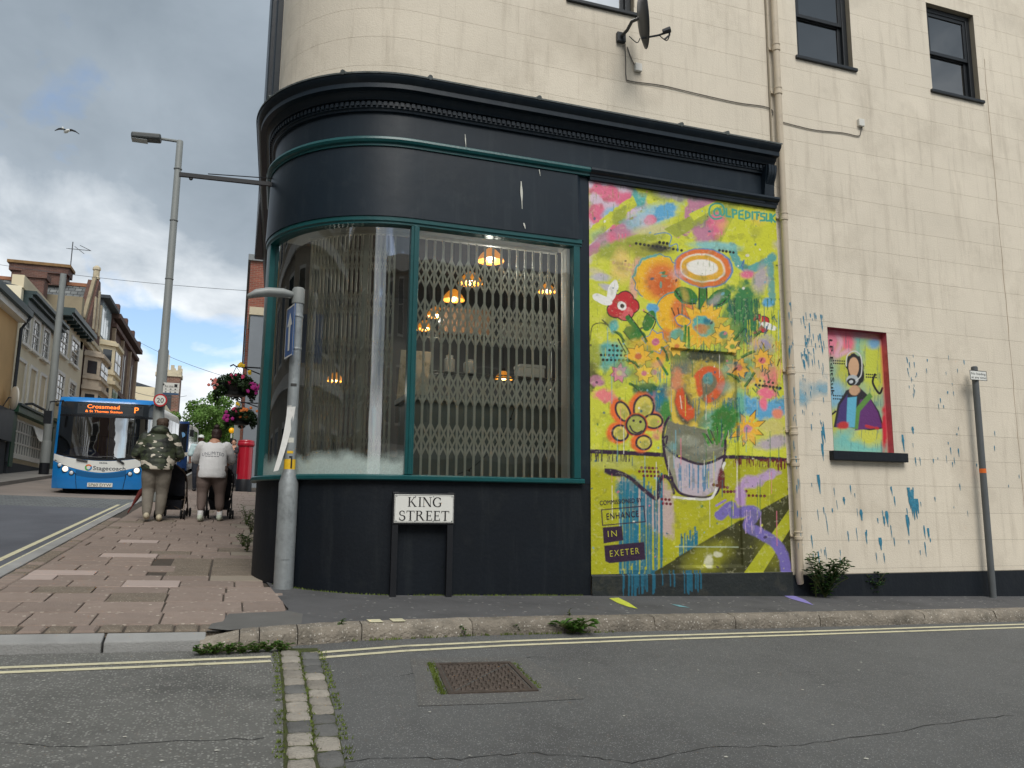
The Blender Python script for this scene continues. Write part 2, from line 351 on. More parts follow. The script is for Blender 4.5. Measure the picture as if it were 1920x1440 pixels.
def slab_mesh(w, d, h, ch, m, name, seed):
    rr = random.Random(seed); me = bpy.data.meshes.new(name)
    j = lambda: rr.uniform(-0.004, 0.004)
    V = [(-w/2, -d/2, -h), (w/2, -d/2, -h), (w/2, d/2, -h), (-w/2, d/2, -h)]
    V += [(-w/2+j(), -d/2+j(), -ch), (w/2+j(), -d/2+j(), -ch), (w/2+j(), d/2+j(), -ch), (-w/2+j(), d/2+j(), -ch)]
    V += [(-w/2+ch+j(), -d/2+ch, 0), (w/2-ch+j(), -d/2+ch, 0), (w/2-ch, d/2-ch+j(), 0), (-w/2+ch, d/2-ch, 0)]
    F = [(8, 9, 10, 11)]
    for i in range(4):
        k_ = (i+1) % 4; F += [(i, k_, 4+k_, 4+i), (4+i, 4+k_, 8+k_, 8+i)]
    me.from_pydata(V, [], F); me.materials.append(m); return me
TILT = Matrix.Identity(3)
_nrm = Vector((-GX, -GY, 1)).normalized(); GQ = Vector((0, 0, 1)).rotation_difference(_nrm)
_cache = {}
def lay(name, x, y, w, d, m, parent, dz=0.0, h=0.05, ch=0.006, jit=0.003, rot=0.0):
    key = (name, round(w, 2), round(d, 2), m.name, h)
    if key not in _cache: _cache[key] = slab_mesh(round(w, 2), round(d, 2), h, ch, m, name, len(_cache))
    o = bpy.data.objects.new(name, _cache[key]); COL.objects.link(o); o.parent = parent
    o.location = (x, y, gz(x, y)+dz+random.uniform(-jit, jit))
    q = GQ @ Vector((0, 0, 1)).rotation_difference(Vector((random.uniform(-jit, jit)*1.5, random.uniform(-jit, jit)*1.5, 1)))
    o.rotation_mode = 'QUATERNION'; o.rotation_quaternion = q @ Matrix.Rotation(rot, 3, 'Z').to_quaternion(); return o
special = {}      # (row, approx x) -> material
rr = random.Random(5)
y = PY0+0.22; row = 0
cover_x, cover_y = (-0.62, 0.30), (9.1, 10.6)      # recessed inspection cover set in the pavement
while y < 27:
    d = 0.47 if row < 2 else rr.choice((0.30, 0.34, 0.38, 0.42))
    x = PX0 - rr.uniform(0.0, 0.4) if row % 2 else PX0-0.03
    xe = px1(y+d/2) - (0.0 if y > 7.4 else 0.02)
    while x < xe-0.08:
        w = rr.choice((0.45, 0.47, 0.50, 0.62)); w = min(w, xe-x)
        if xe-(x+w) < 0.16: w = xe-x
        x0 = max(x, PX0); ww = x+w-x0
        cxm, cym = x0+ww/2, y+d/2
        inside = cover_x[0]-0.02 < cxm < cover_x[1]+0.05 and cover_y[0] < cym < cover_y[1]
        if ww > 0.07 and not inside:
            m = m_slab; u = rr.random()
            if u < 0.07 and y < 14: m = m_slabp
            elif y > 8.6 and xe-cxm < 0.35 and u < 0.7: m = m_slabg
            elif u > 0.96: m = m_agg
            lay('paving_slab', cxm, cym, ww-0.012, d-0.012, m, pav)
        x += w
    y += d; row += 1
for i, (cx, cy, w, d) in enumerate([(-0.41, 9.85, 0.42, 1.4), (0.06, 9.5, 0.48, 0.68), (0.06, 10.2, 0.48, 0.68)]):
    lay('paving_slab', cx, cy, w, d, m_agg, pav, dz=-0.004)
# setts along the pavement edges
x = -1.95
while x < 0.02:
    lay('sett', x, 6.56, 0.155, 0.20, m_agg if rr.random() < 0.7 else m_slab, pav, ch=0.014); x += 0.168
y = 7.0
while y < 16:
    lay('sett', -1.955, y, 0.16, 0.16, m_agg if rr.random() < 0.6 else m_slab, pav, ch=0.012, dz=-0.002); y += 0.17
# asphalt footway in front of the wall
mb = MB(); xs = [0.12, 0.5, 1.0, 2, 4, 6, 8, 10, 14, 24]
def kerbY(x):                       # inner edge of the old kerb
    pts = [(-0.25, 6.36), (0.05, 6.42), (0.40, 6.54), (0.86, 6.66), (1.96, 6.79), (3.73, 6.87), (5.64, 6.94), (8.12, 7.06), (10, 7.16), (24, 7.9)]
    for (a, ya), (b, yb) in zip(pts[:-1], pts[1:]):
        if x <= b: return ya+(yb-ya)*(x-a)/(b-a)
    return pts[-1][1]
for a, b in zip(xs[:-1], xs[1:]):
    flat(mb, [(a, kerbY(a)), (b, kerbY(b)), (b, YW+0.3), (max(a, 0.50), YW+0.3 if a >= 0.5 else 7.2)], 0.004)
mb.v = [tuple(p) for p in mb.v]
flat(mb, [(0.50, 7.2), (1.0, 7.2), (1.0, 9.2), (0.32, 9.2), (0.40, 8.3)], 0.0015)
flat(mb, [(-0.13, 6.44), (0.10, 6.44), (0.45, 6.56), (0.62, 6.66), (0.62, 7.1), (-0.02, 7.06), (-0.1, 6.7)], -0.010)
structure(mb.build('footway', m_foot))
mb = MB(); flat(mb, [(-0.12, 6.47), (0.02, 6.40), (0.20, 6.46), (0.40, 6.545), (0.56, 6.62), (0.60, 7.0), (0.50, 7.12), (0.02, 7.02), (-0.02, 6.72), (-0.10, 6.64)], 0.0045); structure(mb.build('footway_patch', m_patch2))

# old granite kerb stones, each its own shape
m_kerb = mat('old_granite_kerb', (136, 128, 116), 0.9, 0.2, 6, bump=1.0, bscale=40, rnd=0.16, stain=((84, 80, 72), 4.5, 0.47, 0.75), speck=((190, 184, 174), 60, 0.75))
m_kerbn = mat('smooth_granite_kerb', (150, 150, 148), 0.85, 0.10, 4, bump=0.4, bscale=80, rnd=0.06)
kerb = structure(MB().box(0.3, 24, 6.5, 6.55, -0.6, -0.5).build('kerb', m_kerb))
def kerb_front(x): return kerbY(x)-0.155-0.02*(x < 0.9)
joints = [-0.17, 0.10, 0.24, 0.52, 1.02, 1.96, 3.73, 4.62, 5.64, 7.05, 8.12, 9.3, 10.6, 11.9]
for i, (a, b) in enumerate(zip(joints[:-1], joints[1:])):
    rk = random.Random(100+i); n = 9; V = []; F = []; g = 0.004
    drop = lambda x: 0.0 if x > 0.12 else min(0.07, (0.12-x)*0.25)
    for s_ in range(n+1):
        t = s_/n; x = a+g+(b-a-2*g)*t; e_ = 0.009 if s_ in (0, n) else 0.0
        yi, yf = kerbY(x)+0.004, kerb_front(x); top = gz(x, yf)+0.006-drop(x)-e_*0.6
        w_ = lambda q: rk.uniform(-q, q)
        V += [(x, yf+0.01+e_+w_(.006), gz(x, yf)-0.19), (x, yf-0.004+e_+w_(.010), gz(x, yf)-0.075+w_(.01)-drop(x)), (x, yf+0.006+e_+w_(.007), top-0.03+w_(.006)), (x, yf+0.035+w_(.006), top+w_(.004)), (x, yi, gz(x, yi)+0.006-drop(x)*0.7+w_(.002)), (x, yi, gz(x, yi)-0.1)]
    for s_ in range(n):
        for q in range(5): F.append((s_*6+q, (s_+1)*6+q, (s_+1)*6+q+1, s_*6+q+1))
    F += [tuple(range(6)), tuple(range(n*6+5, n*6-1, -1))]
    mb = MB(); mb.add(V, F); mb.build('kerb_stone', m_kerb, kerb, smooth=True)
# smooth dropped kerb facing the main road, and the kerb up the hill
for a, b in ((-2.7, -1.62), (-1.60, -0.80), (-0.785, -0.13)):
    mb = MB(); pts = [(a, 6.30), (b, 6.31 if b < -0.5 else 6.34), (b, 6.45), (a, 6.44)]
    top = [(x, y, gz(x, y)-0.045 if y < 6.4 else gz(x, y)-0.012) for x, y in pts]; bot = [(x, y, gz(x, y)-0.2) for x, y in pts]
    mb.add(top+bot, [(0, 1, 2, 3), (0, 4, 5, 1), (1, 5, 6, 2), (2, 6, 7, 3), (3, 7, 4, 0)]); mb.build('kerb_stone', m_kerbn, kerb, bevel=0.01)
y = 7.0
while y < 60:
    l = 0.92; mb = MB(); x0, x1_ = -2.19, -2.045; g = 0.006
    c_ = [(x0, y+g), (x1_, y+g), (x1_, y+l-g), (x0, y+l-g)]
    mb.add([(a, b, gz(a, b)+0.002) for a, b in c_]+[(a-(0.01 if a < -2.1 else 0), b, gz(a, b)-0.2) for a, b in c_], [(0, 1, 2, 3), (0, 4, 5, 1), (1, 5, 6, 2), (2, 6, 7, 3), (3, 7, 4, 0)])
    mb.build('kerb_stone', m_kerbn, kerb, bevel=0.008 if y < 20 else 0); y += l
# rows of setts between the two road surfaces
strip = MB(); m_moss = mat('moss_in_joints', (70, 78, 34), 0.95, 0.35, 18, bump=1, bscale=90, stain=((72, 66, 56), 9, 0.48, 0.9))
for a, b in zip(ys[:-1], ys[1:]): flat(strip, [(sett_x(a)-0.125, a), (sett_x(a)+0.155, a), (sett_x(b)+0.155, b), (sett_x(b)-0.125, b)], -KD+0.004)
strip = structure(strip.build('sett_strip', m_moss))
m_sett = mat('worn_granite_sett', (152, 146, 136), 0.85, 0.14, 9, bump=0.9, bscale=60, rnd=0.2, stain=((104, 98, 90), 8, 0.52, 0.5))
m_settd = mat('dark_basalt_sett', (104, 104, 102), 0.85, 0.14, 9, bump=0.8, bscale=60, rnd=0.15)
def sett(x, y, w, d, m, dz, seed):
    rk = random.Random(seed); n = 12; mb = MB(); rings = []
    for f, h in ((1.0, -0.05), (1.0, 0.0), (0.95, 0.012), (0.6, 0.017)):
        for j in range(n):
            t = 2*math.pi*(j+0.5)/n; c, s_ = math.cos(t), math.sin(t); q = (abs(c)**9+abs(s_)**9)**(-1/9)
            q *= 1+random.Random(seed*31+j).uniform(-0.07, 0.05)
            px_, py_ = x+c*q*w/2*f, y+s_*q*d/2*f; mb.v.append((px_, py_, gz(px_, py_)+dz+h+rk.uniform(-0.003, 0.003)))
    for i in range(3):
        for j in range(n): mb.f.append((i*n+j, i*n+(j+1) % n, (i+1)*n+(j+1) % n, (i+1)*n+j))
    mb.f.append(tuple(range(3*n, 4*n))); mb.mi = [0]*len(mb.f)
    mb.build('sett', m, strip, smooth='all')
y0_, y1_ = 6.22, 6.16; i = 0
while y0_ > 2.6:
    d = rr.uniform(0.15, 0.20); sett(sett_x(y0_)-0.05, y0_-d/2, 0.13, d-0.02, m_sett if rr.random() < .8 else m_settd, -KD, 500+i); y0_ -= d; i += 1
while y1_ > 2.6:
    d = rr.uniform(0.15, 0.22); sett(sett_x(y1_)+0.085, y1_-d/2, 0.125, d-0.02, m_sett if rr.random() < .72 else m_settd, -KD, 900+i); y1_ -= d; i += 1
# painted double yellow lines
m_yel = mat('worn_yellow_line', (208, 202, 170), 0.8, 0.10, 7, bump=0.3, bscale=120, stain=((118, 116, 104), 9, 0.55, 0.85))
def line(name, pts, w, dz):
    mb = MB()
    for (a, b) in zip(pts[:-1], pts[1:]):
        a, b = np.array(a), np.array(b); n = np.array([-(b-a)[1], (b-a)[0]]); n = n/np.linalg.norm(n)*w/2
        flat(mb, [tuple(a-n), tuple(b-n), tuple(b+n), tuple(a+n)], dz)
    return structure(mb.build(name, m_yel))
def gp(x, y): p = onG(x, y, -KD); return (p[0], p[1])
for pts in ([(576, 1226), (760, 1212), (950, 1203), (1224, 1193), (1560, 1183), (1920, 1171)], [(580, 1235.5), (760, 1221), (950, 1211), (1224, 1200), (1560, 1189), (1920, 1177)]):
    P_ = [gp(*p) for p in pts]; d_ = np.array(P_[-1])-np.array(P_[-2]); P_.append(tuple(np.array(P_[-1])+d_*4)); line('yellow_line', P_, 0.055, -KD+0.004)
for pts in ([(-160, 1258), (0, 1253), (250, 1243), (508, 1232)], [(-160, 1267), (0, 1262), (250, 1252), (508, 1240.5)]):
    line('yellow_line', [gp(*p) for p in pts], 0.055, -KD+0.004)
for xo in (-2.36, -2.54): line('yellow_line', [(xo, 7.6), (xo, 12), (xo+0.02, 20.8)] if xo < -2.5 else [(xo, 7.6), (xo, 12), (xo, 21.5), (-2.1, 23.4), (-2.3, 24.4)], 0.075, -KD+0.004)
line('yellow_line', [(-2.42, 33), (-2.2, 60)], 0.09, -KD+0.004)
mb = MB()
for i in range(2):
    xx = 1.09+0.19*i; q = [(xx, kerb_front(xx)+0.06), (xx+0.11, kerb_front(xx)+0.065), (xx+0.10, kerbY(xx)+0.03), (xx-0.01, kerbY(xx)+0.025)]; flat(mb, q, 0.012)
structure(mb.build('yellow_kerb_mark', m_yel))
# paint spilt on the footway under the mural
for nm, px_, col in (('paint_spill', [(1142, 1123), (1160, 1122), (1180, 1132), (1196, 1143), (1178, 1139), (1158, 1132)], (196, 204, 70)), ('paint_spill', [(1468, 1117), (1492, 1119), (1510, 1126), (1526, 1136), (1500, 1129), (1480, 1123)], (140, 132, 196)), ('paint_spill', [(1258, 1134), (1275, 1136), (1294, 1141), (1274, 1139)], (110, 160, 168))):
    mb = MB(); flat(mb, [tuple(onG(*p)[:2]) for p in px_], 0.008); structure(mb.build(nm, mat('paint_%d' % col[0], col, 0.7, 0.15, 20, stain=((66, 67, 69), 30, 0.55, 1.0))))

# cracks and tar seams in the asphalt
m_crk = mat('asphalt_crack', (44, 44, 44), 0.95, 0.2, 8); rcx = random.Random(12)
for pts in ([(560, 1440), (720, 1420), (860, 1424), (990, 1412), (1110, 1420), (1200, 1432)], [(1180, 1432), (1320, 1402), (1480, 1398), (1640, 1378), (1800, 1352), (1920, 1340)], [(0, 1392), (110, 1402), (240, 1396), (380, 1388), (520, 1384)], [(740, 1268), (900, 1236), (1040, 1232)]):
    P_ = []
    for (a, b) in zip(pts[:-1], pts[1:]):
        for q in range(7): t_ = q/7; P_.append(gp(a[0]+(b[0]-a[0])*t_+rcx.uniform(-5, 5), a[1]+(b[1]-a[1])*t_+rcx.uniform(-2.2, 2.2)))
    mb = MB()
    for a, b in zip(P_[:-1], P_[1:]):
        a, b = np.array(a), np.array(b); n_ = np.array([-(b-a)[1], (b-a)[0]]); n_ = n_/np.linalg.norm(n_); w0 = rcx.uniform(.001, .0045); flat(mb, [tuple(a-n_*w0), tuple(b-n_*w0), tuple(b+n_*w0), tuple(a+n_*w0)], -KD+.0022)
    structure(mb.build('road_crack', m_crk))
# ================================================================ corner building
RC, XC = 1.39, 1.62; YC = YW+RC; AC = rad(92.7); SA = -RC*AC
def P(s, off=0.0):
    if s >= 0: return XC+s, YW-off
    t = min(-s/RC, AC); nx, ny = -math.sin(t), -math.cos(t)
    x, y = XC+(RC+off)*nx, YC+(RC+off)*ny
    if s < SA: d = SA-s; x += -math.cos(AC)*d; y += math.sin(AC)*d
    return x, y
def srange(s0, s1):
    L_ = [s0]
    def addr(a, b, st):
        n = max(1, int(math.ceil((b-a)/st)))
        for i in range(1, n+1): L_.append(a+(b-a)*i/n)
    cuts = [s0]+[c for c in (SA, 0.0) if s0 < c < s1]+[s1]
    for a, b in zip(cuts[:-1], cuts[1:]): addr(a, b, 0.06 if (a >= SA-1e-6 and b <= 1e-6) else 2.0)
    return L_
def sweep(mb, prof, s0, s1, closed=True, k=0):
    S = srange(s0, s1); n = len(prof); V = []; F = []
    for s in S:
        for off, z in prof:
            x, y = P(s, off); V.append((x, y, z))
    for i in range(len(S)-1):
        for j in range(n if closed else n-1): F.append((i*n+j, (i+1)*n+j, (i+1)*n+(j+1) % n, i*n+(j+1) % n))
    if closed: F += [tuple(range(n)), tuple(range(len(S)*n-1, (len(S)-1)*n-1, -1))]
    mb.add(V, F, k); return mb
def sx(x): return x-XC
m_cream = mat('cream_render', (219, 209, 191), 0.92, 0.06, 1.2, bump=0.22, bscale=70, rnd=0.02, stain=((174, 163, 145), 1.1, 0.54, 0.5), streak=((168, 156, 138), .5))
m_creamd = mat('cream_render_joint', (150, 140, 122), 0.95, 0.08, 3)
m_black = mat('blue_black_paint', (21, 33, 43), 0.38, 0.14, 1.4, bump=0.08, bscale=7, spec=0.35, stain=((46, 54, 58), 5, 0.56, 0.5), streak=((52, 60, 64), .4))
m_blackl = mat('matt_black_paint', (14, 21, 29), 0.55, 0.15, 2.0, bump=0.12, bscale=25, spec=0.3, stain=((36, 40, 42), 3.0, 0.56, 0.6), streak=((42, 47, 50), .5))
m_teal = mat('teal_gloss_paint', (16, 78, 80), 0.35, 0.10, 6, bump=0.1, bscale=20, stain=((40, 90, 88), 9, 0.62, 0.5))
m_lead = mat('lead_flashing', (92, 98, 98), 0.6, 0.2, 5, bump=0.6, bscale=20, stain=((66, 74, 58), 4, 0.5, 0.6))
m_inner = mat('dark_interior_wall', (98, 100, 102), 0.9, 0.2, 1.5)
m_white = mat('white_gloss_paint', (214, 212, 204), 0.5, 0.05, 4, stain=((180, 176, 166), 6, 0.6, 0.5))
X_END, X_MR, X_ML, Z_TOP = 13.5, 6.17, 3.62, 11.2
bld = thing('corner_building', 'cream rendered corner building with curved black shopfront', 'building', (3.0, 9.5, gz(3, 9.5)))
# openings (x0, x1, z0, z1) in the flat wall
W0 = (3.39, 4.24, 7.62, 9.4); W1 = (6.63, 7.53, 7.56, 9.4); W2 = (8.90, 9.79, 7.52, 8.86); NI = (6.87, 7.80, 2.41, 3.955)
OPEN = [W0, W1, W2, NI]
def subtract(rects, holes):
    for h in holes:
        out = []
        for (a, b, c, d) in rects:
            if h[0] >= b or h[1] <= a or h[2] >= d or h[3] <= c: out.append((a, b, c, d)); continue
            if h[2] > c: out.append((a, b, c, h[2]))
            if h[3] < d: out.append((a, b, h[3], d))
            zc, zd = max(c, h[2]), min(d, h[3])
            if h[0] > a: out.append((a, h[0], zc, zd))
            if h[1] < b: out.append((h[1], b, zc, zd))
        rects = out
    return rects
# structural wall behind the scored render (set back 4 mm: the joints)
mb = MB()
sweep(mb, [(-0.0025, 6.0), (-0.0025, Z_TOP), (-0.30, Z_TOP), (-0.30, 6.0)], SA-10.0, 0.0)
for (a, b, c, d) in subtract([(XC, X_MR, 6.0, Z_TOP), (X_MR, X_END, 0.3, Z_TOP)], OPEN):
    mb.box(a, b, YW+0.0025, YW+0.30, c, d)
mb.box(X_END-0.3, X_END, YW+0.31, 16, 0.3, Z_TOP); mb.box(X_ML, X_MR, YW+0.12, YW+0.30, 0.3, 6.0)
wall = mb.build('wall', m_creamd, bld)
roof = MB(); roof.box(0.9, X_END, 8.0, 18, Z_TOP-0.2, Z_TOP); roof.build('roof', mat('grey_roof_felt', (80, 82, 84)), bld)
MB().box(1.2, X_END, 17.6, 18, 0.3, Z_TOP).build('rear_wall', m_creamd, bld)
# scored blocks
CH, BL = 0.335, 0.745
def block(a, b, c, d, holes, name='wall_block'):
    rc = subtract([(a, b, c, d)], holes); mb = MB(); g = 0.0005
    for (x0, x1, z0, z1) in rc:
        if x1-x0 < 0.02 or z1-z0 < 0.02: continue
        S = srange(sx(x0)+g, sx(x1)-g); V = []; F = []
        for s in S:
            for off, z in ((-0.02, z0+g), (0.0, z0+g+0.0008), (0.0, z1-g-0.0008), (-0.02, z1-g)):
                x, y = P(s, off); V.append((x, y, z))
        for i in range(len(S)-1):
            for j in range(3): F.append((i*4+j, (i+1)*4+j, (i+1)*4+j+1, i*4+j+1))
        F += [(0, 1, 2, 3), tuple((len(S)-1)*4+q for q in (3, 2, 1, 0))]; mb.add(V, F)
    if mb.f: mb.build(name, m_cream, wall)
z = 6.7-2*CH; row = 0
zs = sorted({round(6.7+CH*i, 4) for i in range(-18, 9)})
for i, z0 in enumerate(zs[:-1]):
    z1 = zs[i+1]; x = (XC+SA-2.0) - (BL/2 if i % 2 else 0)
    stops = [6.17, 9.93]
    for (xa, xb) in ((XC+SA-2.2, X_MR), (X_MR, 9.93), (9.93, X_END)):
        lo = max(z0, 6.2) if xa < X_MR-1 else max(z0, 0.95)
        if z1 <= lo+0.03: continue
        x = xa - (BL/2 if i % 2 else 0)
        while x < xb-0.01:
            a, b = max(x, xa), min(x+BL, xb)
            if b-a > 0.03: block(a, b, lo, z1, OPEN)
            x += BL
# plinth of the right-hand wall
mb = MB(); mb.box(6.172, X_END+0.02, YW-0.025, YW+0.1, 0.2, 0.945); mb.build('plinth', m_blackl, bld, bevel=0.006)

# ---- shopfront
mb = MB(); sweep(mb, [(0.0, 0.35), (0.0, 1.95), (-0.18, 1.95), (-0.18, 0.35)], SA-1.4, sx(X_ML)); mb.build('stall_riser', m_blackl, bld, smooth=True)
mb = MB(); sweep(mb, [(-0.10, 1.945), (0.055, 1.945), (0.065, 1.955), (0.065, 1.985), (0.05, 1.998), (-0.10, 2.01)], SA-0.5, sx(3.53)); mb.build('window_sill', m_teal, bld, smooth=True)
Z0, Z1 = 2.005, 4.585
mb = MB(); sweep(mb, [(-0.09, Z1), (0.03, Z1), (0.03, 4.605), (0.045, 4.615), (0.045, 4.66), (-0.09, 4.66)], SA+0.05, sx(3.52)); mb.build('window_head', m_teal, bld, smooth=True)
s_l0, s_l1 = -RC*rad(91), -RC*rad(79)
for (a, b) in ((s_l0, s_l1), (-0.03, 0.055), (sx(3.425), sx(3.50))):
    mb = MB(); sweep(mb, [(-0.09, Z0), (0.028, Z0), (0.028, Z1), (-0.09, Z1)], a, b); 
    if a == -0.03: sweep(mb, [(0.028, Z0), (0.045, Z0), (0.045, Z1), (0.028, Z1)], 0.0, 0.03)
    mb.build('window_post', m_teal, bld, bevel=0.004)
m_glass = glass_mat('shop_glass', (226, 234, 232), 1.0, 0.05)
m_glassf = glass_mat('shop_glass_misted', (222, 230, 228), 1.8, 0.19, frost=2.14-gz(3, 9.5))
mb = MB(); sweep(mb, [(-0.03, Z0), (-0.03, Z1)], s_l1, -0.03, closed=False); g1 = mb.build('window_pane', m_glassf, bld, smooth='all'); g1['label'] = 'curved pane misted along its bottom edge'
mb = MB(); sweep(mb, [(-0.03, Z0), (-0.03, Z1)], 0.055, sx(3.425), closed=False); mb.build('window_pane', m_glass, bld)
# pier between window and mural
MB().box(3.50, X_ML, YW-0.004, YW+0.12, 1.95, 5.44).build('pier', m_black, bld)
# lower signboard with bevelled right end
mb = MB(); sweep(mb, [(0.055, 4.66), (0.035, 5.43), (-0.10, 5.43), (-0.10, 4.66)], SA-1.0, sx(3.47)); mb.build('lower_fascia', m_black, bld, smooth=True)
mb = MB(); mb.add([(3.47, YW-0.05, 4.665), (3.555, YW-0.012, 4.665), (3.51, YW-0.012, 5.42), (3.47, YW-0.034, 5.42)], [(0, 1, 2, 3)]); mb.build('fascia_return', m_black, bld)
MB().box(3.47, X_ML, YW+0.01, YW+0.1, 4.6, 5.43).build('fascia_backing', m_black, bld)
moul = [(0.0, 5.43), (0.05, 5.43), (0.05, 5.455), (0.075, 5.465), (0.088, 5.49), (0.082, 5.515), (0.06, 5.53), (0.0, 5.535)]
mb = MB(); sweep(mb, moul, SA-1.0, sx(X_ML)); mb.build('moulding', m_teal, bld, smooth=True)
mb = MB(); sweep(mb, [(o_*1.15, z_) for o_, z_ in moul], sx(X_ML), sx(6.17)); sweep(mb, [(0.0, 5.385), (0.045, 5.39), (0.05, 5.428), (0.0, 5.428)], sx(X_ML), sx(6.16)); mb.build('moulding', m_black, bld, smooth=True)
mb = MB(); sweep(mb, [(0.0, 5.53), (0.0, 5.93), (-0.25, 5.93), (-0.25, 5.53)], SA-6.0, sx(6.16)); mb.build('upper_fascia', m_black, bld, smooth=True)
mb = MB(); sweep(mb, [(0.0, 5.82), (0.03, 5.825), (0.035, 5.85), (0.05, 5.855), (0.05, 5.915), (0.0, 5.92)], SA-6, sx(6.14)); mb.build('bed_moulding', m_black, bld, smooth=True)
mb = MB(); s = SA-0.4
while s < sx(6.12):
    sweep(mb, [(0.05, 5.872), (0.070, 5.872), (0.070, 5.915), (0.05, 5.915)], s, s+0.034); s += 0.056
tag(mb.build('dentil_course', m_black, bld), 'row of small square dentils under the cornice', kind='stuff')
cor = [(0.0, 5.915), (0.10, 5.92), (0.115, 5.945), (0.14, 5.955), (0.155, 5.98), (0.235, 5.985), (0.235, 6.025), (0.255, 6.035), (0.285, 6.06), (0.298, 6.075), (0.298, 6.092), (-0.004, 6.135)]
cor = [(o_*0.76, 5.925+(z_-5.915)*1.27) for o_, z_ in cor]
mb = MB(); sweep(mb, cor, SA-9.5, sx(6.13)); co = mb.build('cornice', m_black, bld, smooth=True)
mb = MB(); sweep(mb, [(0.236, 6.14), (0.238, 6.157), (0.22, 6.165), (-0.003, 6.225), (-0.003, 6.208), (0.22, 6.153)], SA-9.5, sx(6.14)); mb.build('lead_capping', m_lead, co, smooth=True)
for px_ in (668, 816, 1040, 1327, 1415, 520):
    # lead rolls crossing the capping
    s = {668: -0.72, 816: sx(1.70), 1040: sx(2.93), 1327: sx(4.72), 1415: sx(5.35), 520: -1.66}[px_]
    mb = MB(); a = P(s, 0.242); b = P(s, 0.01); mb.tube([(a[0], a[1], 6.158), (b[0], b[1], 6.222)], 0.026, 8); mb.build('lead_roll', m_lead, co, smooth=True)
# carved console at the end of the fascia
mb = MB(); pr = []
for i in range(13):
    t = i/12; z = 5.90-0.46*t; pr.append((0.05+0.10*(1-t)**1.3+0.025*math.sin(t*math.pi*2.2), z))
pr = [(0.0, 5.44)]+pr[::-1]+[(0.0, 5.90)]
for a, b in ((5.985, 6.02), (6.025, 6.062), (6.067, 6.10)): sweep(mb, pr, sx(a), sx(b))
sweep(mb, [(0, 5.44), (0.045, 5.44), (0.12, 5.90), (0, 5.90)], sx(5.975), sx(6.11)); mb.build('console_bracket', m_black, bld, smooth=True)
# bird droppings on the fascia
m_drop = mat('bird_dropping', (206, 206, 196), 0.8, 0.1, 20)
for (x0, y0, x1, y1, w, of) in ((977, 340, 979, 392, 5, 0.048), (982, 418, 985, 429, 4, 0.058), (872, 252, 874, 282, 2.5, 0.004), (1011, 318, 1013, 330, 2, 0.042)):
    a = onY(x0, y0, YW-of-0.003); b = onY(x1, y1, YW-of-0.003); w *= 0.0026; mb = MB(); pts = []
    n = 7
    for i in range(n+1):
        t = i/n; q = a+(b-a)*t; ww = w*(0.35+0.65*math.sin(math.pi*min(1, t*1.2+0.1)))*random.uniform(0.6, 1.2); pts.append((q[0]-ww, q[1]-0.002, q[2])); pts.append((q[0]+ww, q[1]-0.002, q[2]))
    mb.add(pts, [(2*i, 2*i+1, 2*i+3, 2*i+2) for i in range(n)]); mb.build('bird_dropping', m_drop, bld)

# ---- upper sash windows
m_frame = mat('black_window_frame', (22, 27, 32), 0.45, 0.15, 6, bump=0.1)
m_upglass = glass_mat('upper_window_glass', (120, 128, 132), 1.6, 0.16)
m_blind = mat('grey_blind', (150, 156, 158), 0.8, 0.08, 2)
for (a, b, c, d), rail in ((W0, None), (W1, 8.22), (W2, 8.16)):
    mb = MB(); f = 0.075; y0, y1 = YW+0.075, YW+0.17
    mb.box(a, a+f, y0, y1, c, d); mb.box(b-f, b, y0, y1, c, d); mb.box(a+f, b-f, y0, y1, d-f, d); mb.box(a+f, b-f, y0, y1, c, c+f*0.7)
    w = mb.build('window', m_frame, bld, bevel=0.005)
    zm = rail or (c+0.62)
    mb = MB(); s_ = 0.05
    for (lo, hi, yy) in ((c+f*0.7, zm+0.02, y0+0.045), (zm-0.02, d-f, y0+0.012)):
        q = MB(); i0, i1 = a+f, b-f
        q.box(i0, i0+s_, yy, yy+0.03, lo, hi); q.box(i1-s_, i1, yy, yy+0.03, lo, hi); q.box(i0+s_, i1-s_, yy, yy+0.03, lo, lo+s_); q.box(i0+s_, i1-s_, yy, yy+0.03, hi-s_, hi)
        q.build('sash', m_frame, w, bevel=0.003)
        q = MB(); q.add([(i0+s_, yy+0.015, lo+s_), (i1-s_, yy+0.015, lo+s_), (i1-s_, yy+0.015, hi-s_), (i0+s_, yy+0.015, hi-s_)], [(0, 1, 2, 3)]); q.build('pane', m_upglass, w)
    q = MB(); q.box(a+0.02, b-0.02, YW+0.215, YW+0.225, c+0.05, d); q.build('blind', m_blind, w)
    q = MB(); q.box(a-0.04, b+0.05, YW-0.035, YW+0.10, c-0.045, c-0.001); q.build('sill', m_frame, w, bevel=0.006)
# ---- niche of the small mural: sill
MB().box(NI[0]-0.07, NI[1]+0.15, YW-0.075, YW+0.10, 2.295, 2.408).build('niche_sill', m_blackl, bld, bevel=0.008)
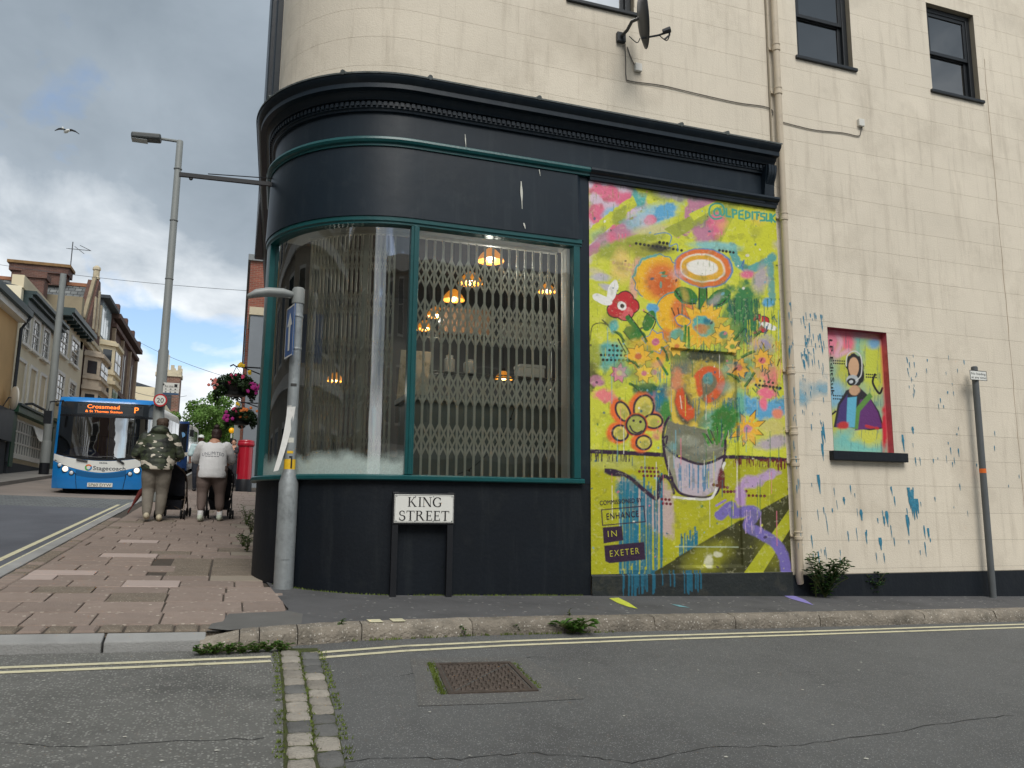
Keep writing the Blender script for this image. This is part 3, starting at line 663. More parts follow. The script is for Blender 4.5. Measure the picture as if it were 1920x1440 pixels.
# ---- rainwater pipe, service cable, wall boxes
m_pipe = mat('cream_painted_pipe', (200, 186, 164), 0.6, 0.06, 6, stain=((150, 140, 124), 9, 0.55, 0.5))
xp = 6.235; yp = YW-0.075
mb = MB(); mb.tube([(xp, yp, 9.6), (xp, yp, 1.0), (xp, yp+0.02, 0.94), (xp+0.03, yp+0.05, 0.86)], 0.042, 12); dp = mb.build('drainpipe', m_pipe, bld, smooth=True)
for z in (7.55, 6.95, 5.28, 3.35, 2.62, 2.25, 1.40):
    mb = MB(); mb.lathe([(0.043, -0.05), (0.052, -0.045), (0.052, -0.012), (0.046, -0.008), (0.046, 0.03), (0.052, 0.034), (0.052, 0.046), (0.043, 0.05)], (xp, yp, z), 12)
    mb.box(xp-0.075, xp+0.075, yp+0.045, YW-0.001, z-0.012, z+0.012); mb.build('pipe_collar', m_pipe, dp, smooth=True)
mb = MB(); mb.tube([(xp-0.085, YW-0.018, 9.6), (xp-0.085, YW-0.018, 6.2)], 0.012, 6); mb.build('thin_pipe', m_creamd, bld)
m_cab = mat('grey_cable', (96, 92, 86), 0.7, 0.1)
def wl(x, y, o_=0.012): p = onY(x, y, YW-o_); return tuple(p)
def smoothpts(pts, n=6):
    out = []
    for i in range(len(pts)-1):
        p0, p1, p2, p3 = [np.array(pts[min(max(j, 0), len(pts)-1)], float) for j in (i-1, i, i+1, i+2)]
        for q in range(n):
            t = q/n; out.append(tuple(0.5*((2*p1)+(-p0+p2)*t+(2*p0-5*p1+4*p2-p3)*t*t+(-p0+3*p1-3*p2+p3)*t**3)))
    out.append(tuple(pts[-1])); return out
for pl in ([(1172, 82), (1173, 115), (1174, 144), (1182, 152), (1240, 160), (1300, 174), (1380, 192), (1430, 199), (1447, 206), (1449, 216)], [(1464, 228), (1490, 235), (1530, 244), (1580, 249), (1609, 255), (1614, 248), (1616, 236)], [(1176, 88), (1183, 108), (1190, 122), (1197, 131)]):
    mb = MB(); mb.tube(smoothpts([wl(*p) for p in pl], 4), 0.0065, 5); mb.build('service_cable', m_cab, bld)
for (x, y) in ((1197, 126), (1615, 230)):
    c = onY(x, y, YW-0.03); MB().box(c[0]-0.045, c[0]+0.045, YW-0.045, YW-0.001, c[2]-0.05, c[2]+0.05).build('cable_box', m_white, bld, bevel=0.006)
# crack running down the joint of the right-hand wall
mb = MB(); rc_ = random.Random(6); V = []
for i in range(40):
    z = 8.2-i*0.19; x = 9.93+rc_.uniform(-0.008, 0.008); w = rc_.uniform(0.002, 0.005); V += [(x-w, YW-0.0016, z), (x+w, YW-0.0016, z)]
mb.add(V, [(2*i, 2*i+1, 2*i+3, 2*i+2) for i in range(39)]); mb.build('wall_crack', mat('rusty_crack', (146, 122, 96), 0.9, 0.2, 6), bld)
# ---- side street face: black shop pilaster and upper bay seen edge-on
mb = MB(); x0, y0 = P(SA-1.2); mb.box(x0+0.02, x0+0.3, y0, y0+0.25, 0.5, 5.5); mb.build('side_pilaster', m_black, bld)
mb = MB(); sweep(mb, [(0.02, 6.16), (0.02, Z_TOP), (-0.05, Z_TOP), (-0.05, 6.16)], SA-1.05, SA-0.72); mb.build('side_quoin', m_cream, bld)
mb = MB()
xa, ya = P(SA-1.5, 0.0)
mb.box(xa-0.13, xa+0.3, ya, ya+0.35, 6.15, Z_TOP); mb.box(xa-0.20, xa+0.3, ya+0.352, ya+4.0, 6.15, Z_TOP); mb.build('side_bay', m_black, bld, bevel=0.02)
mb = MB(); sweep(mb, [(0.0, 0.4), (0.0, 6.0), (-0.2, 6.0), (-0.2, 0.4)], SA-9.5, SA-1.45); mb.build('side_shop_wall', m_black, bld)

# ---- inside the shop
FZ = 1.75
def slabpoly(z): q = [P(s_, -0.12)+(z,) for s_ in srange(SA-4.4, sx(5.9))]+[(5.9, 13.8, z)]; return MB().add(q, [tuple(range(len(q)))])
inn = slabpoly(FZ); inn.build('shop_floor', mat('brown_floor', (84, 74, 62), 0.7), bld)
inn = MB(); inn.box(0.55, 5.9, 13.8, 13.9, FZ, 5.4); inn.box(5.9, 6.0, 8.2, 13.9, FZ, 5.4); inn.build('shop_inner_wall', m_inner, bld)
inn = slabpoly(5.38); inn.build('shop_ceiling', mat('dark_ceiling', (96, 96, 94), 0.95), bld)
inn = MB(); inn.box(3.40, 3.62, YW+0.10, YW+0.28, FZ, 4.75); inn.build('window_reveal', m_white, bld)
inn = MB(); sweep(inn, [(-0.10, 4.60), (-0.30, 4.60), (-0.30, 4.72), (-0.10, 4.72)], -RC*1.3, sx(3.4)); inn.build('window_lintel', m_white, bld)
inn = MB(); sweep(inn, [(-0.11, 1.90), (-0.45, 1.90), (-0.45, 1.96), (-0.11, 1.96)], -RC*1.35, sx(3.4)); inn.build('window_board', m_white, bld)
m_cnt = mat('grey_green_counter', (118, 128, 126), 0.6, 0.06, 2)
t = thing('shop_counter', 'tall grey panelled counter behind the shop window grille', 'counter', (2.9, 9.7, FZ))
MB().box(1.95, 4.15, 9.55, 10.15, FZ, 2.98).build('body', m_cnt, t); MB().box(1.9, 4.2, 9.5, 10.2, 2.98, 3.05).build('counter_top', m_cnt, t, bevel=0.008)
for x in (2.45, 3.0, 3.55): MB().box(x, x+0.02, 9.535, 9.549, FZ+0.05, 2.93).build('panel_strip', m_cnt, t)
m_wire = mat('chrome_wire', (150, 152, 150), 0.4, 0.05, metal=0.8)
sh = thing('wire_shelf_rack', 'chrome wire shelving rack standing behind the grey counter', 'shelf', (3.4, 11.2, FZ))
for x in (2.55, 4.6):
    for y in (11.0, 11.45): MB().tube([(x, y, FZ), (x, y, 4.35)], 0.014, 6).build('upright', m_wire, sh)
for z in (3.02, 3.62, 4.2):
    mb = MB()
    for y in (11.0, 11.225, 11.45): mb.tube([(2.55, y, z), (4.6, y, z)], 0.009, 5)
    for i in range(21): mb.tube([(2.55+i*0.1, 11.0, z), (2.55+i*0.1, 11.45, z)], 0.004, 4)
    mb.build('shelf', m_wire, sh)
for (x, y, z, w, d, h, c, nm, lb) in ((2.75, 11.05, 4.215, 0.7, 0.35, 0.38, (150, 112, 82), 'cardboard_box', 'brown cardboard box on the top wire shelf'), (3.75, 11.08, 4.215, 0.6, 0.3, 0.26, (120, 118, 112), 'storage_tub', 'grey tub on the top wire shelf'),
      (2.8, 11.1, 3.635, 0.16, 0.16, 0.26, (170, 172, 168), 'glass_jar', 'pale jar standing on the middle wire shelf'), (3.1, 11.1, 3.635, 0.2, 0.2, 0.22, (150, 154, 152), 'metal_pot', 'steel pot standing on the middle wire shelf'), (3.95, 11.1, 3.635, 0.4, 0.25, 0.2, (196, 198, 194), 'plastic_tray', 'white tray standing on the middle wire shelf')):
    m = mat(nm, c, 0.6, 0.1)
    if nm in ('glass_jar', 'metal_pot'):
        mb = MB(); mb.lathe([(w/2*0.9, 0), (w/2, 0.02), (w/2, h*0.75), (w/2*0.7, h*0.85), (w/2*0.72, h)], (x+w/2, y+w/2, z), 14); o = mb.build(nm, m, smooth=True)
    else:
        mb = MB(); mb.box(x, x+w, y, y+d, z, z+h); mb.box(x-0.012, x+w+0.012, y-0.012, y+d+0.012, z+h-0.05, z+h-0.006); o = mb.build(nm, m, bevel=0.006)
    tag(o, lb, {'cardboard_box': 'box', 'storage_tub': 'tub', 'glass_jar': 'jar', 'metal_pot': 'pot', 'plastic_tray': 'tray'}[nm])
pos = thing('leaning_poster', 'pale floral patterned board leaning beside the wire shelves', 'board', (2.2, 10.6, 3.05))
mb = MB(); mb.obox((2.13, 10.1, 3.38), (0.2, 0, 0), (0, 0.012, 0), (0.03, 0.05, 0.34)); mb.build('board_face', mat('floral_print', (196, 190, 172), 0.7, 0.1, 4, stain=((70, 96, 70), 9, 0.52, 0.95)), pos)
# pendant lamps, lit
m_shade = mat('amber_glass_shade', (214, 132, 44), 0.35, 0.08, 6, emit=0.55)
m_bulb = mat('lit_bulb', (255, 196, 92), 0.5, 0.0, emit=3.2)
m_flex = mat('black_flex', (20, 20, 20), 0.6)
def lamp(x, y, z, sc, lab):
    t = thing('pendant_lamp', lab, 'lamp', (x, y, z), group='amber pendant lamps in the shop')
    mb = MB(); mb.lathe([(0.17*sc, 0.0), (0.168*sc, 0.012), (0.13*sc, 0.075*sc), (0.075*sc, 0.135*sc), (0.045*sc, 0.16*sc), (0.04*sc, 0.158*sc), (0.07*sc, 0.125*sc), (0.125*sc, 0.065*sc), (0.163*sc, 0.004)], (x, y, z), 20); mb.build('shade', m_shade, t, smooth=True)
    mb = MB(); mb.ell((x, y, z+0.035), (0.05*sc, 0.05*sc, 0.055*sc), 10, 8); mb.build('bulb', m_bulb, t, smooth='all')
    mb = MB(); mb.lathe([(0.03, 0.155*sc), (0.03, 0.21*sc), (0.012, 0.23*sc)], (x, y, z), 10); mb.tube([(x, y, z+0.2*sc), (x, y, 5.379)], 0.004, 5); mb.build('flex', m_flex, t)
    l = bpy.data.lights.new('lamp_glow', 'POINT'); l.energy = 7; l.color = (1.0, 0.93, 0.82); l.shadow_soft_size = 0.05; lo = bpy.data.objects.new('lamp_glow', l); COL.objects.link(lo); lo.parent = t; lo.location = (0, 0, -0.07)
    return t
for i, (px_, py_) in enumerate(((920, 490), (882, 532), (850, 563), (818, 594), (797, 618))):
    p = onZ(px_, py_, 4.55); lamp(p[0], p[1], 4.55, 0.95, 'amber glass pendant lamp in the row hung along the shop, %s from the window' % ('nearest', 'second', 'third', 'fourth', 'farthest')[i])
p = onY(1026, 548, 9.6); lamp(p[0], p[1], p[2], 0.72, 'pale amber pendant lamp hung alone beside the white window reveal')
p = onY(944, 712, 12.6); lamp(p[0], p[1], p[2], 0.9, 'amber lamp added low behind the wire shelf rack for a mirrored one')  # added lamp in place of a lamp's reflection in a mirror
p = onY(628, 715, 12.0); lamp(p[0], p[1], p[2], 0.8, 'amber lamp added low behind the curved window pane for a mirrored one')  # also added: stands in for a mirrored lamp, none hangs here
# folding security grille behind the glass
m_gr = mat('beige_grille_steel', (224, 219, 204), 0.5, 0.08, 8, rnd=0.06)
gr = thing('security_grille', 'beige folding lattice security grille behind the shop window', 'grille', (2.0, YW+0.25, 1.96))
GO = -0.26; zb0, zb1 = 1.965, 4.56
def arms(S, bands, name='lattice'):
    mb = MB()
    for s0, s1 in zip(S[:-1], S[1:]):
        for zc, n in bands:
            for q in range(n):
                za = zc+q*0.145
                for (u, w) in ((za, za+0.20), (za+0.20, za)):
                    a, b = P(s0, GO+0.012 if u < w else GO-0.012), P(s1, GO+0.012 if u < w else GO-0.012); mb.bar((a[0], a[1], u), (b[0], b[1], w), 0.004, 0.020)
    tag(mb.build(name, m_gr, gr), 'crossing lattice arms of the folding grille', kind='stuff')
S = []; s = 0.10
while s < sx(3.36): S.append(s); s += 0.095
for s in S:
    x, y = P(s, GO); MB().box(x-0.012, x+0.012, y-0.008, y+0.008, zb0, zb1).build('bar', m_gr, gr)
arms(S, [(4.02, 2), (3.42, 3), (2.76, 2), (2.22, 2)])
S2 = []; s = -RC*1.02
while s < -0.12: S2.append(s); s += 0.062
for i, s in enumerate(S2):
    x, y = P(s, GO); n = P(s, GO+0.1); d = Vector((n[0]-x, n[1]-y, 0)).normalized(); e = Vector((-d.y, d.x, 0)); wd = 0.011 if i != 14 else 0.03
    MB().obox((x, y, (zb0+zb1)/2), e*wd, d*0.008, (0, 0, (zb1-zb0)/2)).build('bar', m_gr, gr)
arms(S2, [(2.1, 2), (2.62, 2), (3.12, 2), (3.62, 2), (4.1, 2)])
mb = MB(); sweep(mb, [(GO+0.03, 4.565), (GO+0.03, 4.595), (GO-0.03, 4.595), (GO-0.03, 4.565)], S2[0], S[-1]); mb.build('top_rail', m_gr, gr)
# string of little lights drooping across the grille
mb = MB(); pl = smoothpts([onY(x, y, YW+0.34) for x, y in ((968, 755), (955, 790), (938, 820), (910, 855), (880, 880), (845, 893))], 5); mb.tube(pl, 0.004, 5)
for p in pl[::4]: mb.ell((p[0], p[1], p[2]-0.012), (0.011, 0.011, 0.015), 6, 4)
tag(mb.build('string_lights', m_flex), 'black string of unlit fairy lights drooping behind the flat pane', 'string lights')

# ================================================================ facing terrace across the side street (seen in the shop glass)
m_f1 = mat('grey_facade', (120, 116, 108), 0.9, 0.1, 2); m_f2 = mat('dark_brick_facade', (84, 66, 58), 0.9, 0.15, 3); m_fw = mat('facade_white_trim', (196, 192, 184), 0.7); m_fg = mat('dark_window', (28, 32, 36), 0.15, 0.1)
def facing(name, label, x0, x1, y, h, m, nw):
    t = thing(name, label, 'building', ((x0+x1)/2, y-2, gz((x0+x1)/2, y)))
    MB().box(x0, x1, y-5, y, -1.5, h).build('wall', m, t)
    MB().box(x0, x1, y+0.002, y+0.25, h-0.4, h).build('cornice', m_fw, t); MB().box(x0, x1, y+0.002, y+0.12, 3.2, 3.6).build('band', m_fw, t)
    w = (x1-x0)/nw
    for i in range(nw):
        for z in (0.8, 4.2, 7.0):
            if z+1.8 > h-0.5: continue
            a = x0+w*(i+0.28); b = x0+w*(i+0.72); f = MB().box(a-0.08, b+0.08, y+0.002, y+0.06, z-0.08, z+1.88).build('window', m_fw, t)
            MB().box(a, b, y+0.05, y+0.072, z, z+0.88).box(a, b, y+0.05, y+0.072, z+0.92, z+1.8).build('pane', m_fg, f)
facing('facing_building', 'grey rendered terrace across the road mirrored in the flat shop pane', -2.3, 15.0, -8.5, 9.5, m_f1, 6)
facing('facing_building', 'dark brick block across the junction mirrored in the curved shop pane', -24.0, -7.8, -7.5, 12.5, m_f2, 6)

# terrace on the far side of the main street, just out of view: mirrored in the curved pane
t = thing('side_terrace', 'pale stone terrace mirrored in the curved edge of the shop pane', 'building', (-9.5, 11, gz(-9, 11)))
MB().box(-14, -8.0, 0.5, 19.6, 0, 10.5).build('wall', mat('pale_terrace_stone', (150, 140, 124), 0.9, 0.1, 2), t)
for zz_ in (4.2, 7.2, 10.2): MB().box(-7.998, -7.8, 0.5, 19.6, zz_, zz_+0.3).build('string_course', m_fw, t)
for i in range(7):
    for zz_ in (1.6, 4.9, 7.8): f = MB().box(-7.998, -7.94, 1.4+i*2.6, 2.8+i*2.6, zz_, zz_+1.9).build('window', m_fw, t); MB().box(-7.939, -7.93, 1.5+i*2.6, 2.7+i*2.6, zz_+0.1, zz_+1.8).build('pane', m_fg, f)
# ================================================================ wall paintings: paint laid vertex by vertex on real panels
def vnoise(x, y, seed, octv=4):
    r = np.random.default_rng(seed); tot = np.zeros_like(x); amp = 1.0; sm = 0
    for o_ in range(octv):
        T = r.random((64, 64)); fx, fy = x*2**o_+13.7*seed, y*2**o_+7.1*seed
        ix, iy = np.floor(fx).astype(int), np.floor(fy).astype(int); u, v = fx-ix, fy-iy; u = u*u*(3-2*u); v = v*v*(3-2*v)
        g = lambda a, b: T[(ix+a) % 64, (iy+b) % 64]
        tot += amp*((g(0, 0)*(1-u)+g(1, 0)*u)*(1-v)+(g(0, 1)*(1-u)+g(1, 1)*u)*v); sm += amp; amp *= 0.55
    return tot/sm
class Paint:
    def __init__(s, X, Z, Y):
        P_ = np.stack([X, np.full_like(X, Y), Z], -1)-EYE; w = P_@AX
        s.x = 960+FPX*(P_@RT)/w; s.y = 720-FPX*(P_@UP)/w
        s.c = np.zeros(X.shape+(3,)); s.n1 = vnoise(s.x/14, s.y/14, 3); s.n2 = vnoise(s.x/5, s.y/5, 5); s.n3 = vnoise(s.x/45, s.y/45, 8); s.st = vnoise(s.x/2.2, s.y/26, 9)
        s.r = np.random.default_rng(4)
    def lay(s, a, col, idx=None):
        c = np.array(lin(col)); a = np.clip(a, 0, 1)[..., None]
        if idx is None: s.c = s.c*(1-a)+c*a
        else: s.c[idx] = s.c[idx]*(1-a)+c*a
    def bb(s, x0, y0, x1, y1): return np.nonzero((s.x > x0) & (s.x < x1) & (s.y > y0) & (s.y < y1))
    def blob(s, cx, cy, rx, ry, col, soft=0.28, rot=0, rough=0.32, a=1.0):
        m_ = max(rx, ry)*(1.6+soft); i = s.bb(cx-m_, cy-m_, cx+m_, cy+m_); t = rad(rot)
        dx, dy = s.x[i]-cx, s.y[i]-cy; u = (dx*math.cos(t)+dy*math.sin(t))/rx; v = (-dx*math.sin(t)+dy*math.cos(t))/ry
        d = np.hypot(u, v)+(s.n1[i]-0.5)*rough*2; s.lay(a*np.clip((1+soft/2-d)/max(soft, 0.02), 0, 1), col, i)
    def poly(s, pts, col, soft=1.2, rough=0.0, a=1.0):
        pts = np.array(pts, float); x0, y0 = pts.min(0)-12; x1, y1 = pts.max(0)+12; i = s.bb(x0, y0, x1, y1)
        px, py = s.x[i]+(s.n1[i]-.5)*rough*2, s.y[i]+(s.n2[i]-.5)*rough*2; ins = np.zeros(px.shape, bool); dist = np.full(px.shape, 1e9)
        for (ax, ay), (bx, by) in zip(pts, np.roll(pts, -1, 0)):
            c = ((ay > py) != (by > py)); xi = (bx-ax)*(py-ay)/(by-ay+1e-12)+ax; ins ^= c & (px < xi)
            L2 = (bx-ax)**2+(by-ay)**2+1e-9; t = np.clip(((px-ax)*(bx-ax)+(py-ay)*(by-ay))/L2, 0, 1); dist = np.minimum(dist, np.hypot(px-ax-t*(bx-ax), py-ay-t*(by-ay)))
        sd_ = np.where(ins, dist, -dist); s.lay(a*np.clip(sd_/soft+0.5, 0, 1), col, i)
    def stroke(s, pts, w, col, soft=1.0, smooth=True, a=1.0, rough=0.0):
        pts = [np.array(p, float) for p in pts]
        if smooth and len(pts) > 2: pts = [np.array(q) for q in smoothpts([(p[0], p[1], 0) for p in pts], 6)]
        A = np.array([p[:2] for p in pts]); x0, y0 = A.min(0)-w-6; x1, y1 = A.max(0)+w+6; i = s.bb(x0, y0, x1, y1)
        px, py = s.x[i], s.y[i]; dist = np.full(px.shape, 1e9)
        for (ax, ay), (bx, by) in zip(A[:-1], A[1:]):
            L2 = (bx-ax)**2+(by-ay)**2+1e-9; t = np.clip(((px-ax)*(bx-ax)+(py-ay)*(by-ay))/L2, 0, 1); dist = np.minimum(dist, np.hypot(px-ax-t*(bx-ax), py-ay-t*(by-ay)))
        dist = dist+(s.n2[i]-.5)*rough; s.lay(a*np.clip((w/2-dist)/soft+0.5, 0, 1), col, i)
    def dots(s, pts, r, col):
        for (x, y) in pts: s.blob(x, y, r, r, col, 0.35, 0, 0.15)
    def row(s, x0, y0, x1, y1, n, r, col): s.dots([(x0+(x1-x0)*k/(n-1), y0+(y1-y0)*k/(n-1)) for k in range(n)], r, col)
    def drip(s, x, y0, y1, w, col, a=0.95):
        k = s.r.uniform(-0.006, 0.012); s.stroke([(x, y0), (x+k*(y1-y0), y1)], w, col, 1.0, False, a, rough=0.8); 
    def spray(s, x0, y0, x1, y1, th, col, a=0.9):
        i = s.bb(x0, y0, x1, y1); s.lay(a*np.clip((s.st[i]-th)*14, 0, 1), col, i)
    def petals(s, cx, cy, r0, r1, n, wd, col, out=None, ph=0.0, ow=1.6):
        for k in range(n):
            t = ph+2*math.pi*k/n+s.r.uniform(-.1, .1); q = r1*s.r.uniform(.86, 1.1); c, d = math.cos(t), math.sin(t); mx_, my_ = cx+c*(r0+q)/2, cy+d*(r0+q)/2
            pl = [(cx+c*r0-d*wd*.35, cy+d*r0+c*wd*.35), (mx_-d*wd*.5, my_+c*wd*.5), (cx+c*q, cy+d*q), (mx_+d*wd*.5, my_-c*wd*.5), (cx+c*r0+d*wd*.35, cy+d*r0-c*wd*.35)]
            s.poly(pl, col, 1.2, 1.0)
            if out: s.stroke(pl[1:4], ow, out, 1.0, False)
def panel(name, parent, xa, xb, za, zb, nx, nz, depth, paint, material, label):
    X, Z = np.meshgrid(np.linspace(xa, xb, nx), np.linspace(za, zb, nz)); Yv = depth(X, Z)
    pt = Paint(X, Z, YW); paint(pt); me = bpy.data.meshes.new(name); nv = nx*nz
    co = np.stack([X, Yv, Z], -1).reshape(-1, 3)-np.array(ORG[parent])
    I = np.arange(nv).reshape(nz, nx); q = np.stack([I[:-1, :-1], I[:-1, 1:], I[1:, 1:], I[1:, :-1]], -1).reshape(-1, 4); nf = len(q)
    me.vertices.add(nv); me.vertices.foreach_set('co', co.ravel()); me.loops.add(nf*4); me.loops.foreach_set('vertex_index', q.ravel().astype(np.int32))
    me.polygons.add(nf); me.polygons.foreach_set('loop_start', np.arange(0, nf*4, 4, dtype=np.int32)); me.polygons.foreach_set('loop_total', np.full(nf, 4, np.int32)); me.update(calc_edges=True)
    at = me.color_attributes.new('paint', 'FLOAT_COLOR', 'POINT'); at.data.foreach_set('color', np.concatenate([np.clip(pt.c.reshape(-1, 3), 0, 1), np.ones((nv, 1))], 1).ravel().astype(np.float32))
    me.polygons.foreach_set('use_smooth', np.ones(nf, bool)); me.materials.append(material)
    o = bpy.data.objects.new(name, me); COL.objects.link(o); o.parent = parent; ORG[o] = ORG[parent]; o['label'] = label; return o
m_mural = bpy.data.materials.new('sprayed_mural_paint'); m_mural.use_nodes = True
_n = m_mural.node_tree; _b = _n.nodes['Principled BSDF']; _a = _n.nodes.new('ShaderNodeAttribute'); _a.attribute_name = 'paint'
_hs = _n.nodes.new('ShaderNodeTexNoise'); _hs.inputs['Scale'].default_value = 34; _hs.inputs['Detail'].default_value = 6; _tc = _n.nodes.new('ShaderNodeTexCoord'); _n.links.new(_tc.outputs['Object'], _hs.inputs['Vector'])
_bp = _n.nodes.new('ShaderNodeBump'); _bp.inputs['Strength'].default_value = 0.35; _bp.inputs['Distance'].default_value = 0.012; _n.links.new(_hs.outputs['Fac'], _bp.inputs['Height']); _n.links.new(_bp.outputs[0], _b.inputs['Normal'])
_n.links.new(_a.outputs['Color'], _b.inputs['Base Color']); _b.inputs['Roughness'].default_value = 0.62

LIME, OLIV, LIM2 = (206, 210, 58), (160, 168, 58), (172, 172, 24); PINK, MAUV, LAV = (224, 112, 142), (192, 128, 152), (214, 190, 206)
YEL, ORA, TEAL, BLU, DPU, MAR, GRN = (240, 184, 34), (222, 122, 50), (92, 176, 170), (96, 168, 208), (46, 22, 52), (104, 22, 34), (52, 122, 44)
DTE = (20, 112, 138)
def paint_mural(p):
    B = p
    p.lay(np.ones_like(p.x), LIME); p.lay(np.clip((p.n3-.52)*4, 0, .6), (190, 196, 50)); p.lay(np.clip((p.n1-.6)*5, 0, .4), (222, 218, 96))
    # upper sweeps of colour
    p.poly([(1100, 330), (1210, 340), (1206, 395), (1150, 425), (1100, 500)], LAV, 14, 10)
    for a in ((1142, 362, 34, 15), (1118, 402, 14, 18), (1170, 380, 16, 22), (1160, 432, 16, 12)): B.blob(*a, PINK, 0.35, 20, 0.5)
    p.blob(1150, 398, 22, 10, (150, 190, 214), .6, -20); p.blob(1198, 364, 14, 22, TEAL, .25, 0, .3)
    p.poly([(1100, 432), (1186, 366), (1192, 384), (1180, 396), (1100, 462)], LIME, 1.5, 3); p.blob(1160, 404, 14, 18, OLIV, .3, 30, .5)
    p.poly([(1100, 464), (1176, 410), (1215, 400), (1216, 428), (1160, 456), (1100, 484)], MAUV, 1.6, 2); p.blob(1135, 452, 22, 12, PINK, .5, -25, .6); p.blob(1188, 424, 16, 14, (170, 160, 172), .6, 0, .5)
    p.blob(1225, 405, 46, 18, (150, 196, 210), .7, -18, .5); p.blob(1246, 398, 20, 16, BLU, .3, -30, .5); p.blob(1218, 414, 10, 10, PINK, .4, 0, .5); p.blob(1222, 432, 34, 10, (206, 200, 140), .8, -8)
    p.blob(1248, 362, 46, 14, OLIV, .7, 6, .5); p.blob(1262, 366, 30, 10, (150, 146, 150), .7, 10, .5); p.blob(1208, 352, 22, 9, LIME, .3, 0)
    p.poly([(1296, 358), (1345, 366), (1340, 420), (1262, 446), (1280, 410)], MAUV, 4, 10); p.blob(1306, 366, 22, 12, (150, 128, 140), .6); p.poly([(1244, 430), (1350, 378), (1364, 386), (1352, 402), (1268, 446)], OLIV, 1.4, 1); p.poly([(1290, 402), (1352, 372), (1362, 380), (1300, 414)], LIME, 1.4, 1)
    p.blob(1332, 428, 34, 20, (140, 124, 126), .5, -30, .6); p.blob(1318, 440, 20, 16, MAUV, .5, 0, .6); p.poly([(1350, 392), (1372, 380), (1392, 372), (1352, 452), (1344, 462)], OLIV, 1.4); p.blob(1346, 420, 18, 22, PINK, .5, 0, .8)
    for x in (1338, 1344, 1352, 1160, 1166, 1172): p.drip(x, 415 if x > 1300 else 440, 440 if x > 1300 else 476, 3, PINK)
    p.blob(1420, 440, 60, 55, (206, 208, 46), .5); p.blob(1350, 358, 40, 10, LIME, .5, 8)
    # teal ribbon at the right
    p.stroke([(1372, 462), (1378, 486), (1398, 505), (1424, 498), (1448, 482)], 15, (86, 162, 160), 3, True, .95, 6); p.stroke([(1442, 486), (1444, 520), (1447, 566)], 13, (92, 160, 158), 3, True, .9, 6); p.blob(1340, 462, 42, 8, (140, 196, 190), .7, 4)
    p.blob(1440, 568, 12, 9, BLU, .4); p.stroke([(1388, 502), (1394, 488), (1392, 508), (1410, 512)], 1.6, (60, 110, 180)); p.blob(1400, 515, 14, 8, PINK, .6); p.blob(1425, 525, 14, 26, (180, 168, 170), .7, 20, .5)
    # left side mottling, greys
    p.blob(1150, 470, 40, 16, OLIV, .6, -16, .4); p.blob(1124, 520, 20, 7, (190, 188, 190), .6, 8, .5); p.blob(1138, 540, 16, 6, (190, 186, 192), .6, 20, .5); p.blob(1165, 500, 20, 30, (230, 200, 110), .7); p.blob(1192, 520, 10, 50, (224, 172, 140), .5, 8, .3)
    p.blob(1212, 470, 34, 18, (160, 160, 54), .5, 0, .5); p.blob(1236, 466, 26, 9, (60, 58, 40), .9, 6); p.blob(1205, 448, 40, 8, OLIV, .6, -5)
    p.row(1192, 457, 1277, 470, 12, 2.6, (26, 26, 22)); p.row(1236, 455, 1250, 457, 3, 3, (26, 26, 22)); p.row(1150, 493, 1186, 498, 6, 3.2, (216, 176, 120)); p.row(1160, 503, 1182, 506, 4, 3.2, (216, 176, 120)); p.row(1348, 470, 1374, 474, 5, 2.6, (26, 26, 22))
    p.stroke([(1226, 440), (1246, 437), (1258, 444), (1254, 462), (1268, 458), (1270, 472)], 1.8, (70, 130, 180))
    # big round blossoms
    p.blob(1232, 524, 43, 44, YEL, .08, 0, .12); p.blob(1240, 526, 31, 34, ORA, .5, 0, .1); p.blob(1244, 536, 20, 18, (206, 96, 32), .8)
    ring = [(1232+45*math.cos(t)+p.r.uniform(-3, 3), 524+46*math.sin(t)+p.r.uniform(-3, 3)) for t in np.linspace(2.3, 5.6, 22)]; p.stroke(ring, 1.8, (56, 128, 160)); p.stroke(ring[6:16], 5, TEAL, 1.5, True, .7, 4)
    for q in ((1240, 512, 5, 2), (1238, 535, 2.5, 7), (1244, 518, 6, 2)): p.blob(*q, (110, 150, 130), .3)
    p.blob(1266, 588, 36, 38, YEL, .08, 0, .12); p.blob(1280, 584, 24, 32, ORA, .4, 10, .2); p.stroke([(1266+38*math.cos(t), 588+40*math.sin(t)) for t in np.linspace(1.2, 4.6, 18)], 2.4, (70, 150, 150)); p.stroke([(1258, 578), (1264, 592)], 2, (40, 30, 26)); p.stroke([(1270, 578), (1272, 590)], 2, (40, 30, 26))
    p.blob(1222, 578, 12, 9, BLU, .3, 20)
    # plain large orange blossom with pale heart, on a leafy stem
    p.stroke([(1317, 536), (1316, 586)], 13, GRN); p.stroke([(1310, 540), (1309, 586)], 2.6, (26, 30, 22)); p.stroke([(1324, 540), (1325, 580)], 2.6, (26, 30, 22))
    p.blob(1286, 556, 24, 15, GRN, .08, 24, .15); p.blob(1348, 560, 24, 15, GRN, .08, -24, .15); p.stroke([(1266, 546), (1282, 566), (1304, 570)], 2.4, (26, 30, 22)); p.stroke([(1368, 550), (1352, 570), (1330, 572)], 2.4, (26, 30, 22))
    p.blob(1318, 503, 56, 37, (70, 132, 190), .05, 5, .06); p.blob(1317, 503, 53, 35, (226, 116, 48), .06, 5, .06); p.blob(1316, 503, 43, 27, (236, 226, 206), .08, 5, .06); p.blob(1316, 503, 40, 24, (228, 172, 44), .08, 5, .06); p.blob(1316, 502, 29, 15, (240, 236, 226), .12, 5, .08)
